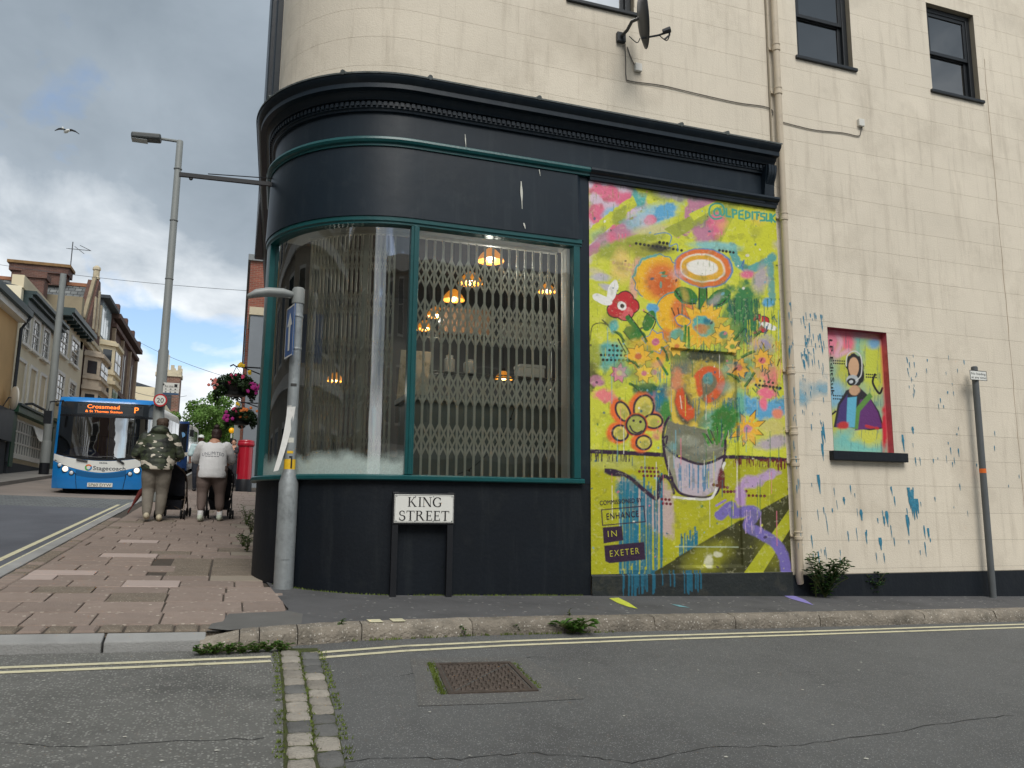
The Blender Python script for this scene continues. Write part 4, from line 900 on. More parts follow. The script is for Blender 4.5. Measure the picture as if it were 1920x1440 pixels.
    # red poppies
    for (cx, cy, sc, rt) in ((1166, 574, 1.0, 0), (1420, 608, .72, 40)):
        for k in range(5):
            t = rad(rt+72*k); p.blob(cx+16*sc*math.cos(t), cy+14*sc*math.sin(t), 17*sc, 15*sc, (30, 22, 22), .06, 0, .1)
        for k in range(5):
            t = rad(rt+72*k); p.blob(cx+16*sc*math.cos(t), cy+14*sc*math.sin(t), 15*sc, 13*sc, (196, 40, 46) if k != 1 else (222, 96, 100), .1, 0, .12)
        p.blob(cx, cy, 9*sc, 8*sc, (238, 236, 230), .12); p.blob(cx, cy, 4*sc, 4*sc, (60, 40, 30), .2)
    p.blob(1148, 545, 9, 22, (238, 236, 230), .1, 20, .2); p.blob(1128, 562, 20, 8, (238, 236, 230), .1, 24, .2); p.blob(1440, 612, 16, 6, (238, 236, 230), .1, 24, .2)
    p.blob(1216, 602, 10, 20, GRN, .06, 20, .15); p.blob(1188, 626, 20, 12, GRN, .06, 20, .15); p.stroke([(1176, 596), (1204, 632)], 9, GRN); p.stroke([(1178, 590), (1210, 632)], 2, (24, 28, 20)); p.stroke([(1206, 584), (1228, 600), (1220, 622)], 2.2, (24, 28, 20)); p.stroke([(1168, 622), (1186, 642), (1208, 640)], 2.2, (24, 28, 20))
    p.stroke([(1106, 638), (1110, 612), (1126, 606), (1140, 610), (1128, 600), (1144, 616)], 1.6, (26, 24, 22))
    # dark green spray and drips by the pipe
    p.blob(1392, 596, 34, 62, (60, 128, 70), .5, 0, .7); p.spray(1362, 560, 1425, 670, .50, (24, 74, 60), .9); p.spray(1395, 560, 1464, 720, .56, (40, 110, 70), .85); p.spray(1400, 640, 1470, 760, .58, (22, 84, 104), .7); p.blob(1428, 650, 26, 22, (160, 148, 176), .7, 0, .6); p.spray(1395, 600, 1465, 690, .62, (206, 200, 52), .9)
    # sunflower
    p.spray(1276, 560, 1372, 660, .54, (40, 104, 96), .8); p.petals(1319, 612, 18, 47, 15, 14, (240, 190, 52), (176, 140, 50), .1, 1.2); p.petals(1319, 612, 14, 34, 13, 12, (236, 176, 40), None, .3); p.blob(1318, 612, 20, 20, TEAL, .2, 0, .4); p.blob(1314, 618, 12, 9, (200, 130, 80), .6, 0, .6); p.blob(1325, 602, 8, 6, (40, 120, 140), .5, 0, .6)
    p.poly([(1264, 596), (1276, 590), (1294, 602), (1284, 612), (1270, 608)], YEL, 1.4); p.stroke([(1264, 596), (1276, 590), (1294, 602), (1284, 612), (1270, 608), (1264, 596)], 1.5, (60, 130, 176))
    # small flowers left of the recess
    p.blob(1215, 660, 36, 28, (236, 178, 40), .3, 0, .4); p.blob(1248, 642, 26, 24, ORA, .5, 0, .4); p.blob(1268, 632, 14, 14, TEAL, .4); p.petals(1228, 642, 6, 25, 6, 15, YEL, (70, 130, 176), .2, 1.6); p.blob(1228, 642, 7, 7, (206, 104, 140), .3); p.petals(1226, 697, 5, 24, 7, 12, (236, 200, 60), None, .5); p.blob(1226, 698, 6, 6, (200, 130, 150), .3)
    p.blob(1142, 668, 30, 26, (96, 176, 166), .5, 0, .4); p.blob(1150, 612, 9, 12, TEAL, .5); p.blob(1114, 668, 12, 30, OLIV, .6); p.blob(1110, 712, 12, 26, (96, 96, 40), .7)
    for (a, n, yy) in ((1148, 1, 648), (1142, 4, 657), (1126, 8, 666), (1130, 7, 675)): p.row(a, yy, a+7.5*max(n-1, 1), yy+1, max(n, 2), 2.6, (26, 30, 26))
    p.blob(1182, 676, 8, 6, (30, 30, 28), .4, 0, .6); p.stroke([(1172, 676), (1192, 668)], 2.4, (30, 30, 28)); p.stroke([(1158, 636), (1172, 662)], 2.6, (24, 34, 26)); p.stroke([(1166, 640), (1178, 660)], 2.2, (24, 34, 26))
    p.stroke([(1232, 672), (1250, 702)], 5, GRN); p.stroke([(1284, 612), (1282, 656)], 6, GRN); p.stroke([(1290, 614), (1291, 656)], 4, GRN); p.stroke([(1200, 668), (1222, 660)], 5, GRN)
    p.poly([(1105, 738), (1146, 690), (1186, 700), (1176, 730), (1120, 800), (1105, 810)], (206, 208, 62), 3, 6); p.blob(1118, 716, 12, 10, MAUV, .5, 0, .6); p.spray(1180, 690, 1262, 780, .6, (50, 140, 160), .7); p.blob(1214, 732, 26, 14, (40, 96, 60), .4, 0, .4); p.blob(1222, 746, 24, 10, (24, 104, 128), .4); p.blob(1132, 742, 20, 12, (236, 130, 130), .5, 0, .6); p.blob(1152, 760, 8, 16, (236, 130, 130), .6)
    p.blob(1230, 780, 16, 36, (232, 128, 132), .5, 0, .5); p.blob(1240, 760, 14, 34, (30, 122, 146), .5, 0, .4); p.blob(1250, 775, 12, 24, (70, 136, 60), .5, 0, .4)
    # right of the recess
    p.blob(1420, 690, 40, 30, (226, 172, 120), .7, 0, .6); p.spray(1386, 640, 1470, 730, .58, (232, 176, 48), .8); p.blob(1440, 700, 16, 22, (236, 130, 130), .6, 0, .6); p.blob(1398, 690, 14, 20, (92, 166, 176), .6, 0, .6); p.stroke([(1406, 690), (1420, 716)], 6, (232, 176, 44)); p.row(1416, 722, 1462, 728, 8, 2.6, (34, 30, 26)); p.row(1424, 714, 1448, 718, 4, 2.4, (34, 30, 26))
    p.poly([(1380, 738), (1440, 752), (1474, 742), (1476, 776), (1430, 790), (1384, 772)], BLU, 8, 8); p.blob(1434, 738, 18, 9, (240, 118, 142), .4, 10, .6); p.blob(1430, 756, 8, 14, (240, 118, 142), .5); p.blob(1384, 760, 12, 30, (110, 178, 150), .6); p.blob(1446, 800, 30, 18, (206, 196, 110), .7, 0, .6); p.blob(1450, 830, 34, 12, (184, 170, 178), .7, -10, .5); p.blob(1456, 776, 10, 10, (232, 140, 110), .5)
    p.petals(1401, 803, 6, 34, 8, 11, (238, 180, 44), (40, 34, 30), .35, 1.2); p.blob(1401, 804, 9, 8, (206, 130, 160), .4, 0, .6)
    # lower ground below the table line
    p.poly([(1100, 846), (1240, 852), (1362, 857), (1490, 862), (1490, 1082), (1100, 1082)], LIM2, 2); p.lay(np.where((p.y > 862), np.clip((p.n3-.5)*4, 0, .5), 0), (188, 184, 22)); p.blob(1150, 868, 50, 14, (184, 186, 84), .6)
    p.stroke([(1106, 846), (1170, 849), (1242, 853)], 8, DPU, 1.4, True, 1, 2); p.stroke([(1360, 856), (1420, 859), (1490, 863)], 7, DPU, 1.4, True, 1, 3); p.spray(1106, 850, 1180, 866, .55, DPU, .9); p.spray(1366, 860, 1486, 876, .56, MAR, .9)
    for x, y1 in ((1412, 872), (1458, 884), (1464, 880), (1404, 868), (1440, 876), (1470, 878), (1387, 870)): p.drip(x, 860, y1, 3, MAR)
    # recess: dark top, smeared greens and oranges
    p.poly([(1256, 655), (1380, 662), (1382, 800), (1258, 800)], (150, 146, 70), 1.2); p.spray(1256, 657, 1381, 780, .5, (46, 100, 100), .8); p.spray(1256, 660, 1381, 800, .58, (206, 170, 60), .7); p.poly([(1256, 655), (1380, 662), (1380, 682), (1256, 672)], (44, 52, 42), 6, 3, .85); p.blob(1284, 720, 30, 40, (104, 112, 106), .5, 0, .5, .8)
    p.blob(1272, 714, 14, 20, (214, 140, 96), .6, 0, .6); p.blob(1330, 722, 46, 44, (206, 176, 52), .3, 0, .3); p.blob(1331, 720, 34, 33, (120, 110, 84), .5); p.stroke([(1312, 736), (1310, 708), (1326, 694), (1346, 698), (1354, 718), (1344, 738), (1330, 748)], 15, (216, 92, 40), 3); p.blob(1330, 708, 9, 12, (90, 150, 150), .4, 0, .5); p.stroke([(1300, 712), (1306, 744), (1330, 764), (1360, 756), (1374, 730)], 11, (222, 196, 66), 4, True, .9)
    p.stroke([(1262, 736), (1262, 770), (1276, 794), (1304, 796)], 12, (222, 190, 70), 4, True, .95); p.blob(1284, 762, 16, 34, (84, 72, 60), .5, -14); p.poly([(1272, 730), (1282, 726), (1290, 756), (1304, 766), (1304, 782), (1290, 790), (1276, 776), (1267, 752)], (214, 84, 34), 4, 2); p.stroke([(1277, 742), (1280, 766)], 2, (234, 220, 200), 1, True, .8)
    p.blob(1346, 790, 26, 22, (120, 176, 140), .5, 0, .5); p.blob(1366, 784, 18, 34, (70, 140, 60), .5, 0, .5); p.spray(1300, 745, 1400, 830, .57, (20, 100, 130), .75)
    # vase
    p.poly([(1250, 788), (1300, 800), (1362, 812), (1358, 856), (1310, 869), (1262, 850), (1244, 830)], (120, 120, 100), 2, 2); p.blob(1290, 826, 24, 9, (148, 150, 132), .6, 10, .5); p.blob(1330, 840, 30, 8, (140, 140, 122), .6, -10, .5); p.spray(1266, 800, 1330, 862, .62, (60, 110, 126), .5)
    p.poly([(1244, 834), (1264, 852), (1310, 870), (1358, 858), (1346, 918), (1322, 932), (1276, 926), (1258, 890)], (192, 178, 186), 1.6); p.poly([(1244, 834), (1262, 852), (1276, 926), (1260, 902), (1248, 870)], (146, 144, 122), 2)
    for k in range(26): p.drip(p.r.uniform(1270, 1335), p.r.uniform(866, 880), p.r.uniform(890, 925), p.r.uniform(1, 2.4), (70, 130, 166), .8)
    p.blob(1358, 790, 20, 26, GRN, .5, 0, .8); 
    for q in ((1330, 806, 1338, 830), (1342, 800, 1346, 832), (1352, 796, 1350, 828), (1364, 806, 1356, 836), (1322, 814, 1332, 834)): p.stroke([q[:2], q[2:]], 5, (62, 136, 48)); p.stroke([(q[0]+4, q[1]), (q[2]+4, q[3]-4)], 1.6, (20, 28, 22))
    p.stroke([(1254, 782), (1246, 796), (1242, 820), (1244, 846), (1252, 880), (1264, 906), (1280, 926), (1320, 933), (1346, 924), (1354, 890), (1361, 850), (1362, 826)], 5, DPU, 1.4); p.stroke([(1243, 832), (1262, 850), (1308, 869), (1336, 866), (1359, 855)], 5, DPU, 1.4); p.stroke([(1243, 822), (1250, 818), (1248, 832)], 3, DPU)
    p.stroke([(1360, 868), (1352, 896), (1342, 924), (1326, 936), (1262, 932)], 4.5, (232, 230, 222), 1.4, True, .95, 2); p.blob(1354, 898, 6, 16, MAR, .5, 0, .8)
    # more blossoms crowding the bunch, soft halos of overspray
    for (cx, cy, r1, n, c1, c2) in ((1196, 668, 20, 9, (240, 186, 52), (206, 110, 60)), (1268, 650, 16, 8, (240, 196, 70), (216, 130, 60)), (1206, 700, 16, 7, (236, 200, 66), (206, 120, 130)), (1356, 628, 20, 9, (236, 190, 60), (70, 140, 130)), (1384, 690, 18, 8, (232, 170, 60), (200, 110, 90)), (1372, 650, 14, 7, (240, 200, 80), (120, 150, 60)), (1428, 676, 18, 9, (236, 180, 60), (214, 110, 110)), (1160, 700, 15, 7, (226, 130, 140), (240, 200, 90))):
        p.blob(cx, cy, r1*1.5, r1*1.4, (150, 170, 70), .9, 0, .5, .6); p.petals(cx, cy, r1*.2, r1*1.25, n, r1*.62, c1, (90, 80, 40), .3, .9); p.blob(cx, cy, r1*.36, r1*.34, c2, .4, 0, .4)
    for (x0, y0, x1, y1) in ((1168, 640, 1150, 622), (1196, 690, 1176, 676), (1376, 636, 1392, 616), (1404, 640, 1424, 622), (1390, 670, 1412, 660), (1210, 640, 1196, 620), (1250, 676, 1240, 652), (1366, 700, 1384, 716), (1412, 700, 1396, 724), (1180, 720, 1200, 740)):
        p.stroke([(x0, y0), ((x0+x1)/2+3, (y0+y1)/2-3), (x1, y1)], 5, (52, 112, 50), 1.6, True, .9, 2); p.stroke([(x0+3, y0), (x1+3, y1)], 1.5, (22, 30, 24), 1, True, .9)
    for k in range(40): p.stroke([(x := p.r.uniform(1380, 1470), y := p.r.uniform(590, 740)), (x+p.r.uniform(-7, 7), y+p.r.uniform(4, 14))], p.r.uniform(1.2, 3), [(22, 30, 26), (28, 84, 60), (24, 84, 110)][p.r.integers(3)], 1, False, .85)
    for k in range(26): p.blob(p.r.uniform(1110, 1475), p.r.uniform(350, 840), p.r.uniform(6, 18), p.r.uniform(5, 14), [(224, 120, 140), (120, 180, 180), (150, 150, 60), (214, 190, 206), (240, 190, 90), (90, 96, 60)][p.r.integers(6)], 1.0, p.r.uniform(0, 90), .6, .45)
    # smiling daisy
    C_ = (1192, 797)
    for (dx, dy, rx, ry, rt) in ((14, -32, 20, 26, 12), (-25, -25, 14, 21, -28), (32, -7, 19, 15, 0), (-30, 15, 17, 16, 20), (14, 33, 16, 15, 10)):
        p.blob(C_[0]+dx-5, C_[1]+dy, rx+4, ry+4, (236, 110, 44), .25, rt, .1)
    for (dx, dy, rx, ry, rt) in ((14, -32, 20, 26, 12), (-25, -25, 14, 21, -28), (32, -7, 19, 15, 0), (-30, 15, 17, 16, 20), (14, 33, 16, 15, 10)):
        p.blob(C_[0]+dx, C_[1]+dy, rx, ry, DPU, .08, rt, .06); p.blob(C_[0]+dx, C_[1]+dy, rx-4, ry-4, (214, 196, 84), .12, rt, .06); p.blob(C_[0]+dx+2, C_[1]+dy+3, rx*.5, ry*.5, (178, 172, 78), .4, rt, .4)
    p.blob(*C_, 22, 22, (200, 78, 30), .1, 0, .05); p.blob(*C_, 20, 20, DPU, .08, 0, .05); p.blob(*C_, 16.5, 16.5, (172, 176, 84), .1, 0, .04); p.dots([(1187, 789), (1200, 791)], 2.6, DPU); p.stroke([(1180, 799), (1185, 808), (1194, 812), (1203, 808)], 3, DPU)
    # purple squiggle, teal drips
    p.poly([(1158, 895), (1200, 910), (1232, 936), (1244, 900), (1262, 930), (1262, 1010), (1230, 1000), (1180, 960)], (200, 170, 190), 10, 8, .7)
    for k in range(64):
        x = p.r.choice([p.r.uniform(1160, 1242), p.r.uniform(1160, 1200), p.r.uniform(1276, 1310)]); y0 = p.r.uniform(888, 930) if x < 1250 else p.r.uniform(985, 1030); p.drip(x, y0, p.r.uniform(1040, 1116) if x < 1250 else p.r.uniform(1060, 1112), p.r.uniform(1.4, 4.2), DTE, .92)
    p.blob(1176, 915, 22, 22, (26, 116, 138), .6, 0, .7, .8)
    p.blob(1150, 888, 18, 5, DPU, .5, 12); p.stroke([(1134, 882), (1154, 884), (1180, 896), (1208, 920), (1231, 934), (1236, 902), (1246, 893), (1258, 904), (1264, 924)], 7.5, DPU, 2)
    for (x0, yy, n) in ((1202, 877, 5), (1198, 884, 6), (1206, 892, 5), (1240, 936, 3), (1242, 944, 3)): p.row(x0, yy, x0+7*(n-1), yy+1, n, 2.7, MAR)
    p.row(1340, 909, 1366, 914, 5, 3, MAR); p.row(1360, 922, 1398, 921, 7, 3, MAR); p.row(1396, 929, 1432, 930, 6, 2.8, MAR); p.row(1426, 863, 1478, 866, 8, 2.6, MAR)
    p.blob(1406, 904, 24, 14, (188, 158, 196), .5, -20, .7); p.blob(1444, 890, 20, 8, (188, 158, 196), .5, -20, .7); p.blob(1390, 930, 10, 22, (184, 150, 196), .5, 0, .7)
    # dark wedge, stripes, purple ribbon
    p.poly([(1212, 1080), (1395, 972), (1490, 920), (1490, 1082)], (58, 58, 18), 2); p.blob(1330, 1045, 44, 26, (150, 150, 24), .8, -30, .3, .8); p.blob(1440, 1040, 22, 30, (120, 120, 22), .8, -30, .3, .8); p.poly([(1388, 1082), (1486, 944), (1490, 976), (1424, 1082)], (176, 178, 32), 1.4); p.blob(1330, 1050, 7, 14, (220, 218, 190), .5, 10, .8, .8); p.blob(1348, 1040, 8, 5, (220, 218, 190), .5, 0, .8, .8)
    p.stroke([(1352, 966), (1372, 950), (1378, 962), (1400, 958), (1416, 962), (1402, 986), (1424, 1000), (1452, 1018), (1468, 1044), (1473, 1076)], 20, (118, 106, 176), 3, True, 1, 3); p.spray(1394, 956, 1428, 1000, .55, (196, 166, 206), .8); p.stroke([(1345, 948), (1362, 938)], 4, (150, 128, 190)); p.stroke([(1265, 1025), (1386, 1026)], 1.8, (190, 206, 180), 1, True, .8)
    # stray flecks and runs over everything
    cols = [(24, 96, 120), (60, 120, 60), (206, 206, 70), (224, 120, 140), (240, 236, 224), (120, 176, 190), (46, 22, 52), (150, 150, 40)]
    for k in range(170):
        x, y = p.r.uniform(1106, 1480), p.r.uniform(345, 1075); q = p.r.uniform(.7, 2.6); p.blob(x, y, q, q*p.r.uniform(.6, 1.6), cols[p.r.integers(8)], .4, p.r.uniform(0, 90), .3, .8)
    for k in range(70):
        x, y = p.r.uniform(1110, 1475), p.r.uniform(560, 960); p.drip(x, y, y+p.r.uniform(15, 70), p.r.uniform(.8, 1.8), cols[p.r.integers(6)], .75)
    p.spray(1106, 340, 1480, 860, .70, (120, 140, 60), .5); p.lay(np.clip((p.n2-.66)*3, 0, .16), (236, 232, 190)); p.lay(np.clip((.36-p.n1)*4, 0, .25), (96, 100, 50))
    # tag by the painter: @LPEDITSUK
    tg = (66, 160, 138); th = [(1353+0*0, 0)]
    p.stroke([(1349, 398), (1344, 391), (1338, 396), (1340, 404), (1348, 403), (1349, 392), (1352, 404), (1357, 400), (1354, 386), (1342, 382), (1331, 388), (1329, 402), (1338, 411), (1352, 409)], 3.4, tg)
    def G_(x, pts):
        for s_ in pts: p.stroke([(1360+x*.95+a*.95, 392+x*.12+b) for a, b in s_], 3.6, tg, 1.0, False)
    G_(0, [[(1, 0), (1, 14), (9, 15)]]); G_(12, [[(1, 0), (2, 15)], [(1, 0), (9, 2), (9, 8), (2, 9)]]); G_(25, [[(9, 0), (1, 2), (1, 15), (9, 16)], [(1, 8), (8, 8)]]); G_(38, [[(1, 0), (1, 14), (9, 11), (9, 4), (1, 0)]]); G_(51, [[(1, 0), (1, 13)]]); G_(56, [[(0, 0), (10, 0)], [(5, 0), (5, 13)]]); G_(67, [[(9, 1), (2, 1), (2, 6), (9, 8), (9, 14), (1, 14)]]); G_(79, [[(1, 0), (1, 13), (8, 13), (8, 0)]]); G_(89, [[(1, 0), (1, 14)], [(8, 0), (1, 7), (8, 14)]])
    # stamp blocks (lettering itself is laid on top)
    p.stroke([(1127, 956), (1206, 949), (1209, 978), (1129, 985), (1127, 956)], 2, DPU, 1, False); p.poly([(1129, 989), (1165, 986), (1168, 1013), (1131, 1019)], DPU, 1.5); p.poly([(1132, 1023), (1207, 1016), (1209, 1049), (1142, 1056), (1134, 1052)], DPU, 1.5)
    # plinth strip painted black, with the drips running on over it
    e_ = p.y > 1077+(p.x-1107)*-0.013; p.lay(np.where(e_, 1.0, 0.0), (30, 36, 36)); p.lay(np.where(e_, np.clip((p.n1-.55)*3, 0, .5), 0), (58, 58, 50)); r_ = np.random.default_rng(21)
    for k in range(40): 
        x = r_.choice([r_.uniform(1164, 1210), r_.uniform(1164, 1262), r_.uniform(1280, 1312)]); p.drip(x, 1070, r_.uniform(1096, 1118), r_.uniform(1.5, 3.6), (22, 96, 120), .9)
RX0, RX1 = onY(1258, 720, YW)[0], onY(1381, 720, YW)[0]; RZ1 = onY(1318, 657, YW)[2]
def mural_depth(X, Z):
    ramp = lambda v, e: np.clip(v/e, 0, 1)
    r_ = ramp(X-RX0, 0.012)*ramp(RX1-X, 0.012)*ramp(RZ1-Z, 0.012)*ramp(Z-1.05, 0.02)
    n = (vnoise(X*9, Z*9, 31)-.5)*0.006; return YW-0.012+0.032*r_+n-0.02*(Z < 0.985)
mur = panel('mural', bld, X_ML+0.001, X_MR-0.002, 0.45, 5.385, 400, 760, mural_depth, paint_mural, m_mural, 'large spray painted mural of flowers in a vase on lime yellow')
def paint_niche(p):
    p.lay(np.ones_like(p.x), (150, 180, 150))
    for q in (((1580, 640, 40, 30), (226, 130, 150)), ((1630, 640, 36, 30), (120, 186, 176)), ((1650, 680, 26, 60), (196, 204, 70)), ((1600, 690, 20, 50), (186, 190, 70)), ((1575, 740, 24, 24), (130, 180, 204)), ((1576, 790, 24, 24), (190, 190, 80)), ((1620, 830, 50, 24), (120, 190, 180)), ((1640, 815, 30, 18), (206, 206, 80)), ((1600, 640, 12, 20), (230, 110, 130)), ((1648, 640, 12, 10), (120, 170, 204))): p.blob(*q[0], q[1], .8, 0, .4)
    p.stroke([(1575, 618), (1586, 640), (1578, 664), (1600, 655)], 8, (222, 170, 186), 5, True, .9); p.spray(1556, 600, 1680, 850, .64, (60, 110, 120), .5)
    for yy in (674, 679, 700, 705, 740, 746): p.row(1572 if yy < 690 or yy > 730 else 1634, yy, 1592 if yy < 690 or yy > 730 else 1652, yy+1, 6, 1.5, (26, 26, 26))
    # a plain cloaked figure wearing a breathing mask
    p.poly([(1572, 800), (1580, 756), (1596, 730), (1618, 722), (1640, 742), (1658, 770), (1668, 802), (1640, 806), (1600, 800)], (34, 30, 36), 1.5); p.poly([(1612, 806), (1622, 748), (1640, 744), (1656, 772), (1664, 800)], (98, 44, 110), 2); p.poly([(1608, 802), (1614, 764), (1640, 734), (1646, 742), (1622, 770), (1618, 804)], (92, 140, 60), 2); p.poly([(1576, 800), (1584, 758), (1598, 738), (1600, 800)], (66, 50, 110), 2); p.poly([(1596, 800), (1598, 744), (1616, 742), (1612, 800)], (96, 176, 204), 2)
    p.blob(1613, 690, 17, 32, (26, 26, 28), .08, -4); p.blob(1610, 686, 10, 19, (206, 164, 128), .12, 0, .08); p.blob(1607, 710, 11, 10, (176, 182, 184), .12); p.blob(1605, 714, 8, 7, (30, 30, 32), .12); p.blob(1605, 714, 3.5, 3, (200, 204, 204), .2); p.stroke([(1596, 684), (1598, 664), (1612, 656), (1624, 668), (1624, 700), (1614, 712)], 2, (210, 210, 206)); p.blob(1612, 730, 10, 9, (196, 156, 122), .3)
    p.blob(1590, 796, 12, 6, (190, 50, 50), .5, 0, .6); p.stroke([(1634, 798), (1656, 802)], 5, (196, 44, 44), 2, True, .9, 4)
    p.stroke([(1650, 700), (1646, 716), (1658, 736), (1664, 726)], 4, (24, 22, 26)); p.stroke([(1562, 762), (1566, 776), (1576, 770)], 3.5, (24, 22, 26)); p.blob(1668, 800, 5, 40, (206, 40, 60), .7, 0, .4)
    e_ = np.clip((p.x-1656-(p.y-620)*.066)/5, 0, 1); p.lay(e_*.75, (224, 90, 104)); p.lay(np.clip((628-p.y+(p.x-1552)*.09)/8, 0, .7), (196, 70, 100))
niche = panel('niche_mural', bld, NI[0], NI[1], NI[2], NI[3], 170, 280, lambda X, Z: YW+0.085+(vnoise(X*9, Z*9, 33)-.5)*0.004, paint_niche, m_mural, 'small bright stencilled figure painted in a blind window')
mb = MB(); a, b, c, d = NI; yb = YW+0.095
b -= .003; d -= .003; a += .003
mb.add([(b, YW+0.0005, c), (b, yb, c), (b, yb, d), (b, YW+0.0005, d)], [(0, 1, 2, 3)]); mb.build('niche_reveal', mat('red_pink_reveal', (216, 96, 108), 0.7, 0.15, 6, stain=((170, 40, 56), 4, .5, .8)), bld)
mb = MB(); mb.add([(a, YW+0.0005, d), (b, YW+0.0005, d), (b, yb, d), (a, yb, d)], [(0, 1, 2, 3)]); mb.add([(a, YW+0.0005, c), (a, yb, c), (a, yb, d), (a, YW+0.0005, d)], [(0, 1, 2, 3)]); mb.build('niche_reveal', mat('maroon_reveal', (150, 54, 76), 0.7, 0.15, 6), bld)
# lettering of the stamp and the tag in the niche
m_ink = mat('dark_purple_stencil', (48, 24, 56), 0.7, 0.1, 30); m_limeink = mat('lime_stencil', (176, 172, 62), 0.7, 0.1, 30); m_tagink = mat('black_marker', (22, 20, 22), 0.6)
def wtext(body, x0, y0, x1, y1, hpx, m, off, spacing=1.0):
    A = np.array(onY(x0, y0, YW-off)); B_ = np.array(onY(x1, y1, YW-off)); U = B_-A; L_ = np.linalg.norm(U); U /= L_; V_ = np.cross(U, [0, 1, 0]); V_ = -V_ if V_[2] < 0 else V_
    if abs(U[2]) > 0.7: V_ = np.array([1.0, 0, 0])
    mb = MB(); put_text(mb, body, lambda a_, b_: tuple(A+U*a_+V_*b_), L_, hpx*0.00575, spacing); o = mb.build('lettering', m, bld); o['label'] = 'painted words ' + body; return o
wtext('COMMISSIONED BY', 1125, 947, 1204, 941, 8.5, m_ink, 0.017); wtext('ENHANCE', 1138, 974, 1198, 968.5, 12, m_ink, 0.017, 1.15)
wtext('IN', 1140, 1007, 1157, 1005.5, 12, m_limeink, 0.017, 1.3); wtext('EXETER', 1144, 1044, 1199, 1038, 12, m_limeink, 0.017, 1.3)
wtext('LP-EditSuk', 1555, 636, 1559, 742, 9, m_tagink, -0.078)
# splashes and runs of paint on the cream wall, the pipe side and the shopfront plinth
m_spl = mat('teal_blue_paint_splash', (46, 124, 152), 0.6, 0.25, 30, stain=((110, 160, 172), 25, .55, .7)); m_spp = bpy.data.materials.new('pale_blue_overspray'); m_spp.use_nodes = True
_n = m_spp.node_tree; _b = _n.nodes['Principled BSDF']; _b.inputs['Base Color'].default_value = lin((120, 182, 210))+(1,); _b.inputs['Roughness'].default_value = .8
_t = _n.nodes.new('ShaderNodeTexCoord'); _z = _n.nodes.new('ShaderNodeTexNoise'); _z.inputs['Scale'].default_value = 3.5; _z.inputs['Detail'].default_value = 5; _n.links.new(_t.outputs['Object'], _z.inputs['Vector'])
_ga = _n.nodes.new('ShaderNodeAttribute'); _ga.attribute_name = 'cover'; _m = _n.nodes.new('ShaderNodeMath'); _m.operation = 'MULTIPLY'; _n.links.new(_ga.outputs['Fac'], _m.inputs[0])
_q = _n.nodes.new('ShaderNodeMapRange'); _q.inputs[1].default_value = .3; _q.inputs[2].default_value = .65; _n.links.new(_z.outputs['Fac'], _q.inputs[0]); _n.links.new(_q.outputs[0], _m.inputs[1]); _n.links.new(_m.outputs[0], _b.inputs['Alpha'])
rs = random.Random(3); mb = MB(); SPN = 0
def splash(x, y, w, h, lean=0.12):
    A = []
    n = 6
    for i in range(n+1):
        t = i/n; ww = w/2*(0.15+math.sin(math.pi*min(1, t*0.75+0.28)))*rs.uniform(.6, 1.15)
        A.append((x+lean*h*t-ww, y+h*t)); A.append((x+lean*h*t+ww, y+h*t))
    global SPN; SPN += 1; yoff = YW-0.0022-SPN*.000012
    mb.add([tuple(onY(a_, b_, yoff)) for a_, b_ in A], [(2*i, 2*i+1, 2*i+3, 2*i+2) for i in range(n)])
def okp(x, y): return not (1544 < x < 1700 and 606 < y < 872)
for (x0, x1, y0, y1, n, w, h) in ((1500, 1548, 585, 690, 60, 2.2, 12), (1500, 1550, 700, 800, 20, 1.6, 8), (1540, 1562, 780, 860, 46, 2.6, 20), (1672, 1720, 660, 745, 34, 1.6, 7), (1735, 1810, 655, 760, 12, 2, 9), (1520, 1760, 900, 1045, 44, 2.2, 16), (1690, 1800, 800, 870, 12, 2, 10), (1780, 1915, 780, 960, 12, 1.8, 8)):
    for i in range(n):
        x, y = rs.uniform(x0, x1), rs.uniform(y0, y1)
        if okp(x, y): splash(x, y, w*.75*rs.uniform(.5, 1.4), h*rs.uniform(.4, 1.8))
for q in ((1703, 914, 6, 40), (1709, 918, 6, 48), (1716, 935, 4, 38), (1662, 958, 5, 30), (1657, 968, 4, 18), (1700, 965, 5, 40), (1692, 815, 4, 32), (1711, 800, 4, 14), (1582, 932, 4, 14), (1614, 955, 5, 22), (1650, 1008, 5, 24), (1740, 990, 4, 20), (1534, 890, 5, 36)): splash(*q)
for i in range(18):
    x = rs.uniform(1706, 1722); splash(x, 935, 2.2, rs.uniform(15, 44))
tag(mb.build('paint_splash', m_spl, bld), 'teal paint splashes thrown on the cream wall', kind='stuff')
mb = MB(); rs2 = random.Random(9)
for i in range(40):          # paint runs on the drainpipe
    z0 = rs2.choice([rs2.uniform(3.6, 4.2), rs2.uniform(1.2, 2.6), rs2.uniform(2.7, 3.5)]); h = rs2.uniform(.02, .14); t0 = rs2.uniform(-2.5, -0.9); w = rs2.uniform(.04, .16); V = []
    for k in range(4):
        rp = .0445+i*.00005
        for t in (t0-w*(.4+.6*math.sin(.6+k)), t0+w*(.4+.6*math.sin(.6+k))): V.append((xp+rp*math.cos(t), yp+rp*math.sin(t), z0-h*k/3))
    mb.add(V, [(2*k, 2*k+1, 2*k+3, 2*k+2) for k in range(3)])
tag(mb.build('paint_splash', m_spl, bld), 'teal paint runs on the drainpipe', kind='stuff')
V = []; cov = []; nx_, ny_ = 16, 10
for j in range(ny_):
    for i in range(nx_):
        u, v = i/(nx_-1), j/(ny_-1); x = 1499+53*u; y = 764-20*u + (-58+8*u)*v + 4*math.sin(7*u); V.append(tuple(onY(x, y, YW-0.0035))); cov.append(max(0, math.sin(math.pi*v))**1.3*(1.0+.3*math.sin(9*u+3*v)))
